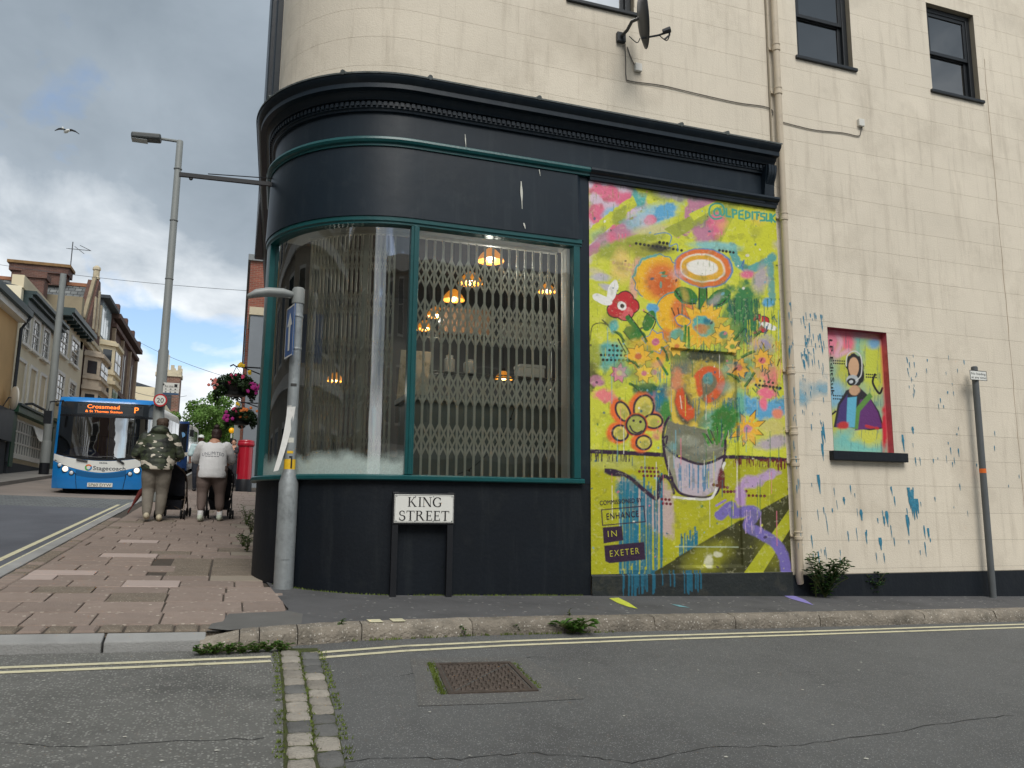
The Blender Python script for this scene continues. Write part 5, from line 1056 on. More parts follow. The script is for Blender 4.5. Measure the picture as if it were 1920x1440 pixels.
mb = MB(); mb.add(V, [(j*nx_+i, j*nx_+i+1, (j+1)*nx_+i+1, (j+1)*nx_+i) for j in range(ny_-1) for i in range(nx_-1)]); o = mb.build('paint_overspray', m_spp, bld); o['label'] = 'pale blue spray band between drainpipe and blind window'
at = o.data.attributes.new('cover', 'FLOAT', 'POINT'); at.data.foreach_set('value', np.array(cov, np.float32))
# ================================================================ buildings up the hill
XF = -7.9
def brickmat(name, c1, c2, mort, w, h, ms=0.012, axis='x', rough=.9, bump=0.3):
    if name in MATS: return MATS[name]
    m = bpy.data.materials.new(name); m.use_nodes = True; MATS[name] = m; nt = m.node_tree; b = nt.nodes['Principled BSDF']
    t = nt.nodes.new('ShaderNodeTexCoord'); s_ = nt.nodes.new('ShaderNodeSeparateXYZ'); c = nt.nodes.new('ShaderNodeCombineXYZ'); nt.links.new(t.outputs['Object'], s_.inputs[0])
    ad = nt.nodes.new('ShaderNodeMath'); nt.links.new(s_.outputs[0], ad.inputs[0]); nt.links.new(s_.outputs[1], ad.inputs[1])
    nt.links.new(ad.outputs[0] if axis == 'wall' else s_.outputs[0], c.inputs[0]); nt.links.new(s_.outputs[2], c.inputs[1])
    br = nt.nodes.new('ShaderNodeTexBrick'); br.inputs['Color1'].default_value = lin(c1)+(1,); br.inputs['Color2'].default_value = lin(c2)+(1,); br.inputs['Mortar'].default_value = lin(mort)+(1,)
    br.inputs['Scale'].default_value = 1; br.inputs['Brick Width'].default_value = w; br.inputs['Row Height'].default_value = h; br.inputs['Mortar Size'].default_value = ms; nt.links.new(c.outputs[0], br.inputs['Vector'])
    n = nt.nodes.new('ShaderNodeTexNoise'); n.inputs['Scale'].default_value = 0.8; n.inputs['Detail'].default_value = 7; nt.links.new(t.outputs['Object'], n.inputs['Vector'])
    mr = nt.nodes.new('ShaderNodeMapRange'); mr.inputs[1].default_value = .3; mr.inputs[2].default_value = .7; mr.inputs[3].default_value = .68; mr.inputs[4].default_value = 1.2; nt.links.new(n.outputs['Fac'], mr.inputs[0])
    x = nt.nodes.new('ShaderNodeMix'); x.data_type = 'RGBA'; x.blend_type = 'MULTIPLY'; x.inputs[0].default_value = 1; cc = nt.nodes.new('ShaderNodeCombineColor')
    for i in range(3): nt.links.new(mr.outputs[0], cc.inputs[i])
    nt.links.new(br.outputs['Color'], x.inputs[6]); nt.links.new(cc.outputs[0], x.inputs[7]); nt.links.new(x.outputs[2], b.inputs['Base Color']); b.inputs['Roughness'].default_value = rough
    bp = nt.nodes.new('ShaderNodeBump'); bp.inputs['Strength'].default_value = bump; bp.inputs['Distance'].default_value = .02; nt.links.new(br.outputs['Fac'], bp.inputs['Height']); bp.invert = True; nt.links.new(bp.outputs[0], b.inputs['Normal']); return m
m_tan = mat('tan_render', (206, 170, 120), .9, .07, .6, bump=.2, stain=((150, 118, 80), .7, .55, .5))
m_crm = mat('pale_cream_render', (238, 228, 200), .9, .05, .6, bump=.2, stain=((176, 162, 134), .6, .55, .5))
m_crm2 = mat('cream_stucco', (220, 207, 176), .9, .06, .7, bump=.2, stain=((150, 138, 116), .8, .55, .6))
m_stone = mat('weathered_stone', (196, 184, 158), .9, .12, 1.2, bump=.3, stain=((120, 112, 94), 1.5, .5, .7))
m_stoned = mat('grimy_stone', (150, 138, 114), .9, .2, 1.2, bump=.3, stain=((98, 90, 76), 1.2, .48, .8))
m_slate = brickmat('mossy_slates', (132, 135, 134), (96, 100, 102), (56, 58, 60), .34, .24, .02)
m_slated = mat('dark_slates', (66, 72, 78), .8, .2, 3)
m_redb = brickmat('dark_red_brick', (108, 72, 62), (88, 60, 54), (112, 98, 88), .23, .075, .008, 'wall')
m_redb2 = brickmat('orange_red_brick', (150, 84, 66), (128, 70, 56), (140, 122, 108), .23, .075, .008, 'wall')
m_brn = brickmat('brown_brick', (104, 74, 66), (86, 62, 58), (100, 88, 80), .23, .075, .008, 'wall')
m_eave = mat('dark_green_eaves', (38, 58, 60), .5, .1, 3)
m_wfr = mat('white_window_paint', (216, 214, 206), .5, .04, 3)
m_grn = mat('bottle_green_paint', (32, 74, 56), .45, .1, 3)
m_pane = mat('house_window_glass', (52, 58, 62), .08, .25, 1.2, spec=.9)
m_dkp = mat('dark_plinth_paint', (48, 54, 60), .7, .1, 2)
def Yat(x, y=640): return onX(x, y, XF)[1]
def Zat(x, y): return onX(x, y, XF)[2]
def win(parent, y0, y1, z0, z1, nb=2, nh=2, x=XF, blind=False, fr=0.12, m=None, sub=True, sash=True):
    f = MB(); m = m or m_wfr
    f.box(x, x+.06, y0-fr, y0, z0-.05, z1+fr); f.box(x, x+.06, y1, y1+fr, z0-.05, z1+fr); f.box(x, x+.06, y0, y1, z1, z1+fr); f.box(x, x+.13, y0-fr-.06, y1+fr+.06, z0-.16, z0-.051)
    w = f.build('window', m, parent)
    if blind: MB().box(x+.003, x+.012, y0, y1, z0-.05, z1).build('blind_panel', m_crm2, w); return w
    MB().box(x+.004, x+.012, y0, y1, z0-.05, z1).build('pane', m_pane, w)
    b = MB()
    if sash: b.box(x+.013, x+.045, y0, y1, (z0+z1)/2-.03, (z0+z1)/2+.03)
    for i in range(1, nb): yy = y0+(y1-y0)*i/nb; b.box(x+.014, x+.032, yy-.015, yy+.015, z0, z1)
    for i in range(1, nh*2): 
        zz_ = z0+(z1-z0)*i/(nh*2); b.box(x+.0155, x+.030, y0, y1, zz_-.012, zz_+.012)
    if b.f: b.build('glazing_bar', m, w)
    return w
def house(label, y0, y1, zt, m, roofm=None, depth=9.0, rise=2.2, cat='building', name='terraced_house'):
    t = thing(name, label, cat, (XF-3, (y0+y1)/2, gz(XF-3, (y0+y1)/2)))
    w = MB(); w.box(XF-depth, XF, y0, y1, gz(XF, y0)-.5, zt); w.build('wall', m, t)
    if roofm:
        r = MB(); r.add([(XF-.1, y0, zt), (XF-.1, y1, zt), (XF-depth/2, y1, zt+rise), (XF-depth/2, y0, zt+rise), (XF-depth, y0, zt), (XF-depth, y1, zt)], [(0, 1, 2, 3), (3, 2, 5, 4), (0, 3, 4), (1, 5, 2)]); r.build('roof', roofm, t)
    return t
# --- tan house
yB1 = Yat(30, 640)
t = house('tan rendered house with black drainpipe beside the cream pub', 20, yB1, Zat(36, 577)-.3, m_tan, m_slated, rise=2.6)
zt = Zat(36, 577)-.3
MB().box(XF, XF+.45, 20, yB1+.1, zt-.02, zt+.22).build('eaves', m_eave, t); MB().box(XF+.002, XF+.30, 20, yB1, zt-.25, zt-.021).build('soffit', m_wfr, t)
MB().tube([(XF+.42, yB1-.05, zt), (XF+.15, yB1-.1, zt-.5), (XF+.12, yB1-.15, 3.2)], .06, 8).build('drainpipe', m_dkp, t)
win(t, yB1-4.6, yB1-3.2, 6.4, 8.2); win(t, yB1-8, yB1-6.6, 6.4, 8.2)
MB().box(XF, XF+.25, 20, yB1-.25, 3.9, 5.0).build('shop_fascia', mat('grey_fascia', (72, 78, 84), .5), t); MB().box(XF, XF+.1, 20, yB1-.3, 2.2, 3.88).build('shopfront', m_dkp, t)
d = thing('satellite_dish', 'white satellite dish fixed to the tan house', 'satellite dish', (XF+.3, Yat(4, 745), Zat(4, 745)), rz=rad(-60), local=True)
mb = MB(); mb.lathe([(.42, .10), (.40, .06), (.25, .015), (.02, 0), (.02, -.02), (.25, -.005), (.41, .04)], (0, 0, 0), 20, axis='y'); mb.build('dish', m_wfr, d, smooth=True); MB().tube([(0, 0, 0), (0, -.1, 0), (-.1, -.28, -.45)], .03, 6).build('bracket', m_dkp, d)
# --- cream pub
y0, y1 = yB1, Yat(108, 650); zc = Zat(70, 576)
t = house('cream public house with green shopfront and blind windows', y0, y1, zc+.20, m_crm, m_slated, rise=.7, name='public_house')
for a, b, c in ((.0, .30, 0), (.30, .45, .12), (.45, .58, .25)): MB().box(XF+.002, XF+.18+c, y0+.35, y1-.05, zc-.45+a, zc-.45+b-.004).build('cornice_band', m_eave, t)
MB().box(XF-.35, XF+.05, y0+.01, y1, zc+.14, zc+.62).build('parapet', m_crm2, t)
zU0, zU1 = Zat(46, 643), Zat(48, 586); zL0, zL1 = Zat(35, 748), Zat(36, 676)
for a, b in ((41, 51), (60, 71), (81, 90.5)): win(t, Yat(a, 620), Yat(b, 630), zU0, zU1, 3, 2, fr=.16)
for a, b in ((29, 43), (54, 65), (75, 84)): win(t, Yat(a, 710), Yat(b, 715), zL0-.1, zL1, blind=True, fr=.13)
ys0, ys1 = Yat(17, 820), Yat(74, 830); zs0, zs1 = Zat(45, 857), Zat(45, 792)
MB().box(XF+.01, XF+.12, y0+.05, y1-.05, gz(XF, y0)-.3, Zat(45, 868)-.1).build('plinth', m_dkp, t)
MB().box(XF+.002, XF+.30, y0+.1, y1-.1, zs1+.18, zs1+.42).build('shop_fascia', m_grn, t); MB().box(XF+.002, XF+.38, y0+.1, y1-.1, zs1+.425, zs1+.5).build('fascia_cap', m_eave, t)
for a in (y0+.12, y1-.7): MB().box(XF+.002, XF+.16, a, a+.5, gz(XF, y1)-.2, zs1+.17).build('pilaster', m_grn, t)
w = MB().box(XF+.005, XF+.03, ys0, ys1, zs0, zs1).build('shop_window', m_pane, t); b = MB(); b.box(XF+.03, XF+.14, ys0-.15, ys1+.15, zs0-.15, zs0-.002)
for i in range(13): yy = ys0+(ys1-ys0)*i/12; b.box(XF+.031, XF+.08, yy-.035, yy+.035, zs0, zs1)
for z in (zs0+.02, zs0+(zs1-zs0)*.33, zs0+(zs1-zs0)*.66, zs1-.03): b.box(XF+.0325, XF+.075, ys0, ys1, z-.03, z+.03)
b.build('glazing_bar', m_wfr, w)
mb = MB(); mb.obox((XF+.28, ys0+(ys1-ys0)*.8, zs1-.35), (0, 1.1, 0), (.02, 0, 0), (.14, 0, -.3)); 
mb.build('open_fanlight', m_wfr, w)
sg = MB(); a, b_ = Yat(39, 775), Yat(66, 780); sg.box(XF+.02, XF+.16, a, b_, Zat(52, 783), Zat(52, 766)); s_ = tag(sg.build('pub_sign', m_grn), 'blank bottle green signboard above the pub shopfront', 'sign')
mb = MB(); mb.tube([(XF+.1, a, Zat(45, 760)), (XF+.35, a, Zat(45, 758)), (XF+.35, b_+.5, Zat(45, 758))], .05, 6); mb.build('sign_light', m_dkp, s_)
# --- cream house with deep eaves
y2 = Yat(156, 660); ze = Zat(140, 612)
t = house('cream house with deep dark eaves beside the gabled building', y1, y2, ze, m_crm, m_slated, rise=.4)
MB().box(XF-.2, XF+.55, y1+.02, y2+.25, ze-.02, ze+.2).build('eaves', m_eave, t); MB().box(XF+.002, XF+.45, y1+.02, y2, ze-.16, ze-.021).build('soffit', m_eave, t)
for i in range(7): yy = y1+.6+i*(y2-y1-1)/6; MB().box(XF+.003, XF+.42, yy-.05, yy+.05, ze-.28, ze-.161).build('eaves_bracket', m_eave, t)
zu0, zu1, zl0, zl1 = Zat(117, 664), Zat(117, 617), Zat(110, 751), Zat(110, 701)
for a, b in ((112, 124), (134, 147)): win(t, Yat(a, 640), Yat(b, 645), zu0, zu1, 2, 2, fr=.17)
for a, b in ((105, 117), (129, 140)): win(t, Yat(a, 725), Yat(b, 728), zl0, zl1, 2, 2, fr=.17)
MB().box(XF+.002, XF+.25, y1+.02, y2-.2, zs1+.3, zs1+.65).build('shop_fascia', m_grn, t); MB().box(XF+.002, XF+.14, y1+.1, y1+.75, gz(XF, y1)-.2, zs1+.29).build('pilaster', m_grn, t)
win(t, y1+1.4, y1+3.6, zs0+.2, zs1+.1, 4, 2)
MB().box(XF+.01, XF+.1, y1+.8, y2, gz(XF, y1)-.3, zs0-.5).build('plinth', m_dkp, t)
s_ = thing('wall_lantern_box', 'yellow box sign on a bracket at the cream house', 'sign', (XF+.6, Yat(104, 778), Zat(104, 778))); c = (XF+.75, y1+.9, Zat(104, 778))
MB().box(c[0]-.3, c[0]+.3, c[1]-.2, c[1]+.2, c[2]-.38, c[2]+.38).build('box_sign', mat('yellow_sign', (222, 196, 40), .5), s_, bevel=.04); MB().tube([(XF, c[1], c[2]+.45), (c[0], c[1], c[2]+.45), (c[0], c[1], c[2]+.3)], .03, 6).build('bracket', m_dkp, s_)
# --- gabled building with slate roof and chimneys
y3 = y2+4.6; ymid = (y2+y3)/2+.6; zr = Zat(176, 523); zev = Zat(165, 600)-.4
t = thing('gabled_building', 'brick building with stone dressed gable, slate roof and two chimneys', 'building', (XF-3, ymid, gz(XF, ymid)))
MB().box(XF-9, XF-.05, y2+.01, y3, 2, zev).build('wall', m_redb, t)
R_ = MB(); xe_ = XF-10.5
R_.add([(XF-.5, y2-1.0, zev-1.2), (xe_, y2-1.0, zev-1.2), (xe_, ymid, zr), (XF-.5, ymid, zr), (XF-.5, y3+.8, zev), (xe_, y3+.8, zev)], [(0, 1, 2, 3), (3, 2, 5, 4)]); R_.build('roof', m_slate, t)
MB().box(xe_, XF-.5, ymid-.12, ymid+.12, zr-.05, zr+.14).build('ridge_tiles', mat('clay_ridge', (150, 104, 78), .9, .2, 3), t)
g = MB(); g.prism([(y2+.6, zev-.3), (y3-.1, zev-.3), (y3-.1, zev+.3), (ymid+.25, zr+.35), (ymid-.25, zr+.35), (y2+.6, zev+.3)], lambda a, b: (XF+.02, a, b), lambda a, b: (XF-.55, a, b)); g.build('gable', m_redb, t)
for a in (ymid-1.2, ymid-.2, ymid+.8): MB().box(XF+.022, XF+.1, a, a+.35, zev+.2, zev+2.0 if a != ymid-.2 else zev+2.6).build('gable_rib', m_stone, t)
for (ya, za, yb, zb) in ((y2+.5, zev+.3, ymid-.2, zr+.38), (ymid+.2, zr+.38, y3, zev+.3)): MB().bar((XF-.2, ya, za), (XF-.2, yb, zb), .6, .17, upv=(1, 0, 0)).build('coping', m_stoned, t)
f_ = MB(); f_.lathe([(.20, 0), (.22, .1), (.17, .16), (.17, .5), (.22, .56), (.2, .7), (.08, .8)], (XF-.2, ymid, zr+.45), 8); f_.build('finial', m_stone, t)
a0, a1 = -13.6, -9.2
zc0 = onY(60, 520, ymid)[2]; zc1 = onY(60, 496, ymid)[2]; xa_, xb_ = onY(27, 505, ymid)[0], onY(128, 512, ymid)[0]
for (q, o_) in ((0, 0), (1, .12), (2, .22)): MB().box(xa_-o_, xb_+o_, ymid-.5-o_, ymid+.5+o_, [zc0-.45, zc1-.55, zc1-.16][q], [zc1-.551, zc1-.161, zc1][q]).build('chimney', m_redb if q < 2 else mat('lichened_chimney_cap', (132, 104, 70), .95, .3, 3), t)
yc_ = y2-1.5; xa2, xb2 = onY(46, 540, yc_)[0], onY(86, 540, yc_)[0]; zc2 = onY(66, 514, yc_)[2]; MB().box(xa2, xb2, yc_-.4, yc_+.4, zc2-3.2, zc2-.3).box(xa2-.1, xb2+.1, yc_-.5, yc_+.5, zc2-.295, zc2).build('chimney', m_redb, t)
MB().box(XF-1.9, XF-.1, y2-.9, y2-.3, zev-.2, zev+1.3).build('parapet_block', m_stoned, t); MB().box(XF-2.0, XF+.0, y2-.95, y2-.25, zev-1.4, zev-.201).build('parapet_brick', m_redb, t)
for k, z in enumerate((zev-.75, zev-1.0)): MB().box(XF-1.5, XF+.25-k*.08, y2-.97+k*.03, y3, z, z+.22).build('string_course', m_stone, t)
# stone bay front of the gabled building
def bay(t, ya, yb, zb, zt_, m, out=.8, lev=2, nw=2):
    pl = [(XF, ya), (XF+out, ya+.55), (XF+out, yb-.55), (XF, yb)]
    mb = MB(); mb.prism(pl, lambda a, b: (a, b, zb), lambda a, b: (a, b, zt_)); by = mb.build('bay', m, t)
    def ring(z, h, o_): 
        p2 = [(XF, ya-o_), (XF+out+o_, ya+.55-o_*.4), (XF+out+o_, yb-.55+o_*.4), (XF, yb+o_)]; mb = MB(); mb.prism(p2, lambda a, b: (a, b, z), lambda a, b: (a, b, z+h)); mb.build('string_course', m, by)
    H = (zt_-zb)/lev
    for l in range(lev):
        ring(zb+H*(l+1)-.32, .2, .16); ring(zb+H*l+.25, .14, .10)
        z0, z1 = zb+H*l+.55, zb+H*(l+1)-.55
        for j in range(nw):
            w_ = (yb-ya-1.3)/nw; a = ya+.65+w_*j+.1; MB().box(XF+out+.002, XF+out+.03, a, a+w_-.2, z0, z1).build('window', m_pane, by); MB().box(XF+out+.031, XF+out+.06, a, a+w_-.2, (z0+z1)/2-.04, (z0+z1)/2+.04).build('glazing_bar', m_wfr, by)
        p0, p1 = Vector((XF, ya, 0)), Vector((XF+out, ya+.55, 0)); dd = p1-p0; nn = Vector((dd.y, -dd.x, 0)).normalized(); mb = MB()
        q0, q1 = p0+dd*.22+nn*.01, p0+dd*.8+nn*.01; mb.add([(q0.x, q0.y, z0), (q1.x, q1.y, z0), (q1.x, q1.y, z1), (q0.x, q0.y, z1)], [(0, 1, 2, 3)]); mb.build('window', m_pane, by)
    return by
bay(t, y2+.5, y3-.3, 4.5, zev-1.2, mat('carved_pale_stone', (202, 188, 168), .9, .1, 1.4, bump=.4, stain=((150, 136, 116), 1.6, .52, .7)), .7, 3)
# --- pale house with bays and glazed attic
y4 = Yat(210, 620); zp = Zat(195, 640)
t = house('pale cream house with canted bay and glazed attic', y3, y4, zp, m_crm2, None)
bay(t, y3+.3, y4-.3, 4.5, zp-.1, m_crm2, .75, 3)
MB().box(XF-2, XF-.05, y3+.2, y4-.3, zp, zp+2.3).build('attic', mat('grey_attic_frame', (70, 76, 82), .5), t); MB().box(XF-2.3, XF+.35, y3, y4-.1, zp+2.31, zp+2.5).build('attic_roof', m_slated, t)
for i in range(4): a = y3+.35+i*(y4-y3-.8)/4; MB().box(XF-.048, XF-.02, a, a+(y4-y3-.8)/4-.14, zp+.15, zp+2.1).build('window', mat('bright_attic_glass', (160, 176, 180), .1, .1, 1), t); 
# --- brown brick block
y5 = Yat(252, 700); zb = Zat(215, 600)
t = house('tall brown brick block with stone piers and arched windows', y4, y5, zb, m_brn, None, depth=10, name='brick_block')
for k, (z, o_, h) in enumerate(((zb-.02, .45, .3), (zb-.6, .25, .25), (zb-4.6, .3, .3), (zb-8.2, .25, .25))): MB().box(XF-1, XF+o_, y4-.05, y5+.15, z, z+h).build('string_course', m_brn if k else mat('dark_coping', (84, 66, 60), .9), t)
n = 3
for i in range(n+1): a = y4+.05+(y5-y4-.5)*i/n; MB().box(XF+.002, XF+.2, a, a+.35, 4, zb-.65).build('pier', mat('banded_pier', (150, 132, 112), .9, .25, 2.0), t); MB().box(XF+.0, XF+.3, a-.1, a+.45, zb+.29, zb+.9).build('pier_cap', m_brn, t)
for i in range(n):
    for (z0, z1) in ((zb-4.0, zb-1.2), (zb-7.7, zb-5.2), (zb-10.6, zb-8.6)):
        w_ = (y5-y4-.5)/n; a = y4+.05+w_*i+.75
        for a_ in (a, a+w_*.42):
            b = MB(); b.prism([(a_, z0), (a_+w_*.26, z0), (a_+w_*.26, z1-.25), (a_+w_*.2, z1), (a_+w_*.06, z1), (a_, z1-.25)], lambda u, v: (XF+.02, u, v), lambda u, v: (XF-.1, u, v)); b.build('window', m_pane, t)
# --- low roofs farther up
for (ya, yb, z, lb, m) in ((y5+.2, 84, Zat(258, 752), 'low slate roofed house beyond the brown brick block', m_redb), (84.1, 112, Zat(285, 762)+2.0, 'far white house at the top of the hill', m_crm2)):
    house(lb, ya, yb, z, m, m_slated, rise=1.2)
# --- crenellated brick tower
TY = 118; xl, xr = onY(292, 720, TY)[0], onY(337, 720, TY)[0]; zt = onY(315, 700, TY)[2]; zc = onY(315, 684, TY)[2]; w_ = xr-xl
t = thing('church_tower', 'square brick tower with stone battlements and a flagpole', 'tower', ((xl+xr)/2, TY+w_/2, gz(0, 115)-.2))
m_tow = brickmat('mottled_tower_brick', (128, 84, 70), (104, 72, 62), (136, 120, 104), .5, .2, .03, 'wall')
MB().box(xl, xr, TY, TY+w_, 5, zt-.4).build('shaft', m_tow, t)
MB().box(xl-.15, xr+.15, TY-.15, TY+w_+.15, zt-.4, zt+.1).build('string_course', m_stone, t); MB().box(xl-.05, xr+.05, TY-.05, TY+w_+.05, zt+.101, zt+.5).build('parapet', m_stone, t)
n = 4; cw = (w_+.1)/(2*n-1)
for i in range(n):
    for yy in (TY-.05, TY+w_-.35): MB().box(xl-.05+2*i*cw, xl-.05+(2*i+1)*cw, yy, yy+.4, zt+.501, zc).build('merlon', m_stone, t)
MB().tube([((xl+xr)/2-.2, TY+1.5, zt), ((xl+xr)/2-.2, TY+1.5, onY(317, 662, TY)[2])], .12, 8).build('flagpole', m_wfr, t)
MB().box((xl+xr)/2-.6, (xl+xr)/2+.6, TY-.06, TY-.002, zt-5, zt-2).build('louvre_window', m_dkp, t)
# --- right-hand side of the street beyond the corner
t = thing('brick_shop_building', 'red brick building rising behind the corner shop', 'building', (2, 40, gz(1, 36)))
Yb = 33; xw = onY(461, 640, Yb)[0]; zt = onY(465, 477, Yb)[2]
MB().box(xw, 6, Yb, 60, 2, zt-.25).build('wall', m_redb2, t); MB().box(xw-.1, 6, Yb-.1, 60, zt-.249, zt).build('coping', mat('grey_coping', (120, 124, 126), .8), t)
MB().box(xw+.1, 6, Yb-2.5, Yb-.001, 2, zt*.74).build('rendered_wing', mat('grey_render_wing', (124, 130, 136), .8, .08, 1), t); MB().box(xw+.05, 6, Yb-2.55, Yb-.002, zt*.74+.001, zt*.74+.3).build('wing_coping', m_stone, t)
MB().box(xw-.25, xw-.001, Yb+2, 58, 2.2, 6.0).build('shopfront', mat('pale_shopfront', (150, 160, 158), .5, .1, 1), t)
for i in range(3): MB().box(xw-.03, xw-.001, Yb+3+i*8, Yb+5+i*8, 8, 10).build('window', m_pane, t)
# --- wires
m_wi = mat('black_wire', (84, 86, 90), .6)
def sagwire(a, b, sag, lab, r=.02):
    a, b = np.array(a), np.array(b); mb = MB(); mb.tube([tuple(a+(b-a)*t_-np.array([0, 0, sag*4*t_*(1-t_)])) for t_ in np.linspace(0, 1, 14)], r*.65, 4); return tag(mb.build('overhead_wire', m_wi), lab, 'wire')
sagwire(onY(-40, 490, 45), onY(462, 545, 33), .15, 'thin wire crossing the street from the roofs to the brick building', .016)
sagwire(onY(245, 632, 62), onY(470, 720, 33), .25, 'thin wire slanting down from the brown brick block', .016)
sagwire(onY(252, 735, 68), onY(350, 742, 80), .3, 'thin wire low between the far houses and the tower', .03)
# TV aerial on the big chimney
a = onY(131, 512, ymid); b = onY(133, 458, ymid); t = thing('tv_aerial', 'spiky television aerial on a mast on the slate roofed building', 'aerial', tuple(a))
MB().tube([(a[0], a[1], a[2]-.6), (a[0], a[1], b[2]+.15)], .03, 6).build('mast', m_wi, t)
L_, R2 = onY(128, 466, ymid), onY(170, 470, ymid); mb = MB(); mb.tube([tuple(L_), tuple(R2)], .02, 5); mb.tube([tuple(onY(150, 460, ymid)), tuple(R2)], .018, 5); mb.tube([tuple(onY(140, 462, ymid)), tuple(onY(158, 476, ymid))], .016, 5)
for x in range(130, 170, 6): c = onY(x, 466+(x-128)*.1, ymid); mb.tube([(c[0]-.05, c[1]-.5, c[2]-.15), (c[0]+.05, c[1]+.5, c[2]+.15)], .013, 4)
mb.build('elements', m_wi, t)

# ================================================================ leaves
def leaf_cloud(mb, centres, n, size, rng, flat_=0.3, k=0):
    """small bent leaves scattered in the ellipsoids (centre, radii)"""
    C = np.array([c for c, r in centres]); Rr = np.array([r for c, r in centres]); w = Rr.prod(1)**.67; idx = rng.choice(len(C), n, p=w/w.sum())
    d = rng.normal(size=(n, 3)); d /= np.linalg.norm(d, axis=1)[:, None]; rr_ = rng.random(n)**.30; p = C[idx]+d*Rr[idx]*rr_[:, None]
    a = rng.normal(size=(n, 3)); a /= np.linalg.norm(a, axis=1)[:, None]; b = np.cross(a, d+rng.normal(size=(n, 3))*.6); b /= np.linalg.norm(b, axis=1)[:, None]; s_ = size*rng.uniform(.6, 1.3, n)[:, None]
    v = np.stack([p-a*s_*.5, p+b*s_*.28, p+a*s_*.5, p-b*s_*.28], 1).reshape(-1, 3); o_ = len(mb.v); mb.v += [tuple(q) for q in v.tolist()]; mb.f += [(o_+4*i, o_+4*i+1, o_+4*i+2, o_+4*i+3) for i in range(n)]; mb.mi += [k]*n
def leafmat(name, c, tr=.25):
    if name in MATS: return MATS[name]
    m = mat(name, c, .6, .35, 1.6, spec=.3); N = m.node_tree.nodes; L = m.node_tree.links; b = N['Principled BSDF']
    b.inputs['Transmission Weight'].default_value = 0.0; t_ = N.new('ShaderNodeBsdfTranslucent'); src = b.inputs['Base Color'].links[0].from_socket; L.new(src, t_.inputs[0]); x = N.new('ShaderNodeMixShader'); x.inputs[0].default_value = tr; L.new(b.outputs[0], x.inputs[1]); L.new(t_.outputs[0], x.inputs[2]); L.new(x.outputs[0], N['Material Output'].inputs[0]); return m
TY2 = 84; c = onY(384, 800, TY2); t = thing('street_tree', 'round leafy green tree at the top of the street', 'tree', (c[0], TY2, gz(c[0], TY2)))
k_ = TY2/FPX*1.05
rg = np.random.default_rng(2); cl = []
for i in range(34):
    d = rg.normal(size=3); d /= np.linalg.norm(d); r_ = rg.uniform(.45, .92); cl.append((np.array([c[0], TY2, c[2]])+d*np.array([54*k_, 2.8, 62*k_])*r_, np.array([1, 1, .85])*rg.uniform(.6, 1.1)))
cl.append((np.array([c[0], TY2, c[2]]), np.array([2.4, 2.0, 2.9])))
mb = MB(); leaf_cloud(mb, cl, 17000, .28, rg); mb.build('crown', leafmat('tree_leaves', (104, 138, 66)), t)
mb = MB(); mb.tube([(c[0], TY2, gz(c[0], TY2)-.2), (c[0]+.05, TY2, c[2]-2.2), (c[0], TY2, c[2]+1)], [.25, .18, .06], 8)
for s_ in range(6): an = s_*1.05; mb.tube([(c[0], TY2, c[2]-2+s_*.3), (c[0]+1.5*math.cos(an), TY2+1.2*math.sin(an), c[2]+.3+s_*.25)], [.1, .03], 5)
mb.build('trunk', mat('bark', (84, 72, 58), .95, .3, 6, bump=1, bscale=20), t)
# ================================================================ street furniture
m_galv = mat('galvanised_steel', (150, 156, 158), .5, .14, 6, metal=.35, bump=.2, bscale=30, stain=((104, 108, 108), 7, .5, .6))
m_galvp = mat('grey_painted_column', (128, 132, 130), .6, .08, 1.5, stain=((104, 106, 102), 2, .55, .5))
m_ink2 = mat('sign_black', (24, 24, 26), .5); m_signw = mat('sign_white', (226, 226, 220), .45, .03, 4); m_post = mat('black_post_paint', (16, 19, 25), .5, .15, 8)
# --- sign post with lit head by the corner
b = onG(531, 1103); x, y = b[0], b[1]; z0 = gz(x, y)
t = thing('sign_post', 'galvanised sign post with curved lamp head in front of the curved window', 'sign post', (x, y, z0))
zt = onY(556, 545, y)[2]; zs = onY(535, 905, y)[2]; zn = onY(537, 882, y)[2]
mb = MB(); mb.lathe([(.095, -.05), (.095, zs-z0), (.06, zn-z0), (.058, zn-z0+.01)], (x, y, z0), 20); mb.build('base_column', m_galv, t, smooth=True)
mb = MB(); mb.lathe([(.056, zn-z0-.02), (.056, zt-z0-.02)], (x, y, z0), 16); mb.build('pole', m_galv, t, smooth=True)
mb = MB()
for i in range(9):
    a = -2.0+i*.11; mb.v.append((x+.099*math.cos(a), y+.099*math.sin(a), z0+.28)); mb.v.append((x+.099*math.cos(a), y+.099*math.sin(a), zs-.12))
mb.f = [(2*i, 2*i+2, 2*i+3, 2*i+1) for i in range(8)]; mb.mi = [0]*8; mb.build('access_door', m_galv, t, smooth='all')
mb = MB(); mb.lathe([(.064, -.12), (.064, .03), (.05, .05)], (x, y, zt-.02), 16); mb.build('collar', m_galvp, t, smooth=True)
mb = MB(); hp = [(-.05, .0, .0), (-.15, .0, .008), (-.30, .0, .0), (-.42, .0, -.03), (-.50, .0, -.075)]
for i, p in enumerate(hp):
    r_ = [.045, .062, .062, .056, .03][i]
    for j in range(10): a = 2*math.pi*j/10; mb.v.append((x+p[0]-math.sin(a)*r_*.1, y+p[1]-.05*i*.3+math.cos(a)*r_*1.1, zt-.05+p[2]+math.sin(a)*r_*.75))
for i in range(4):
    for j in range(10): mb.f.append((i*10+j, i*10+(j+1) % 10, (i+1)*10+(j+1) % 10, (i+1)*10+j))
mb.f += [tuple(range(9, -1, -1)), tuple(range(40, 50))]; mb.mi = [0]*len(mb.f); mb.build('lamp_head', mat('grey_lamp_plastic', (146, 150, 148), .45, .05), t, smooth='all')
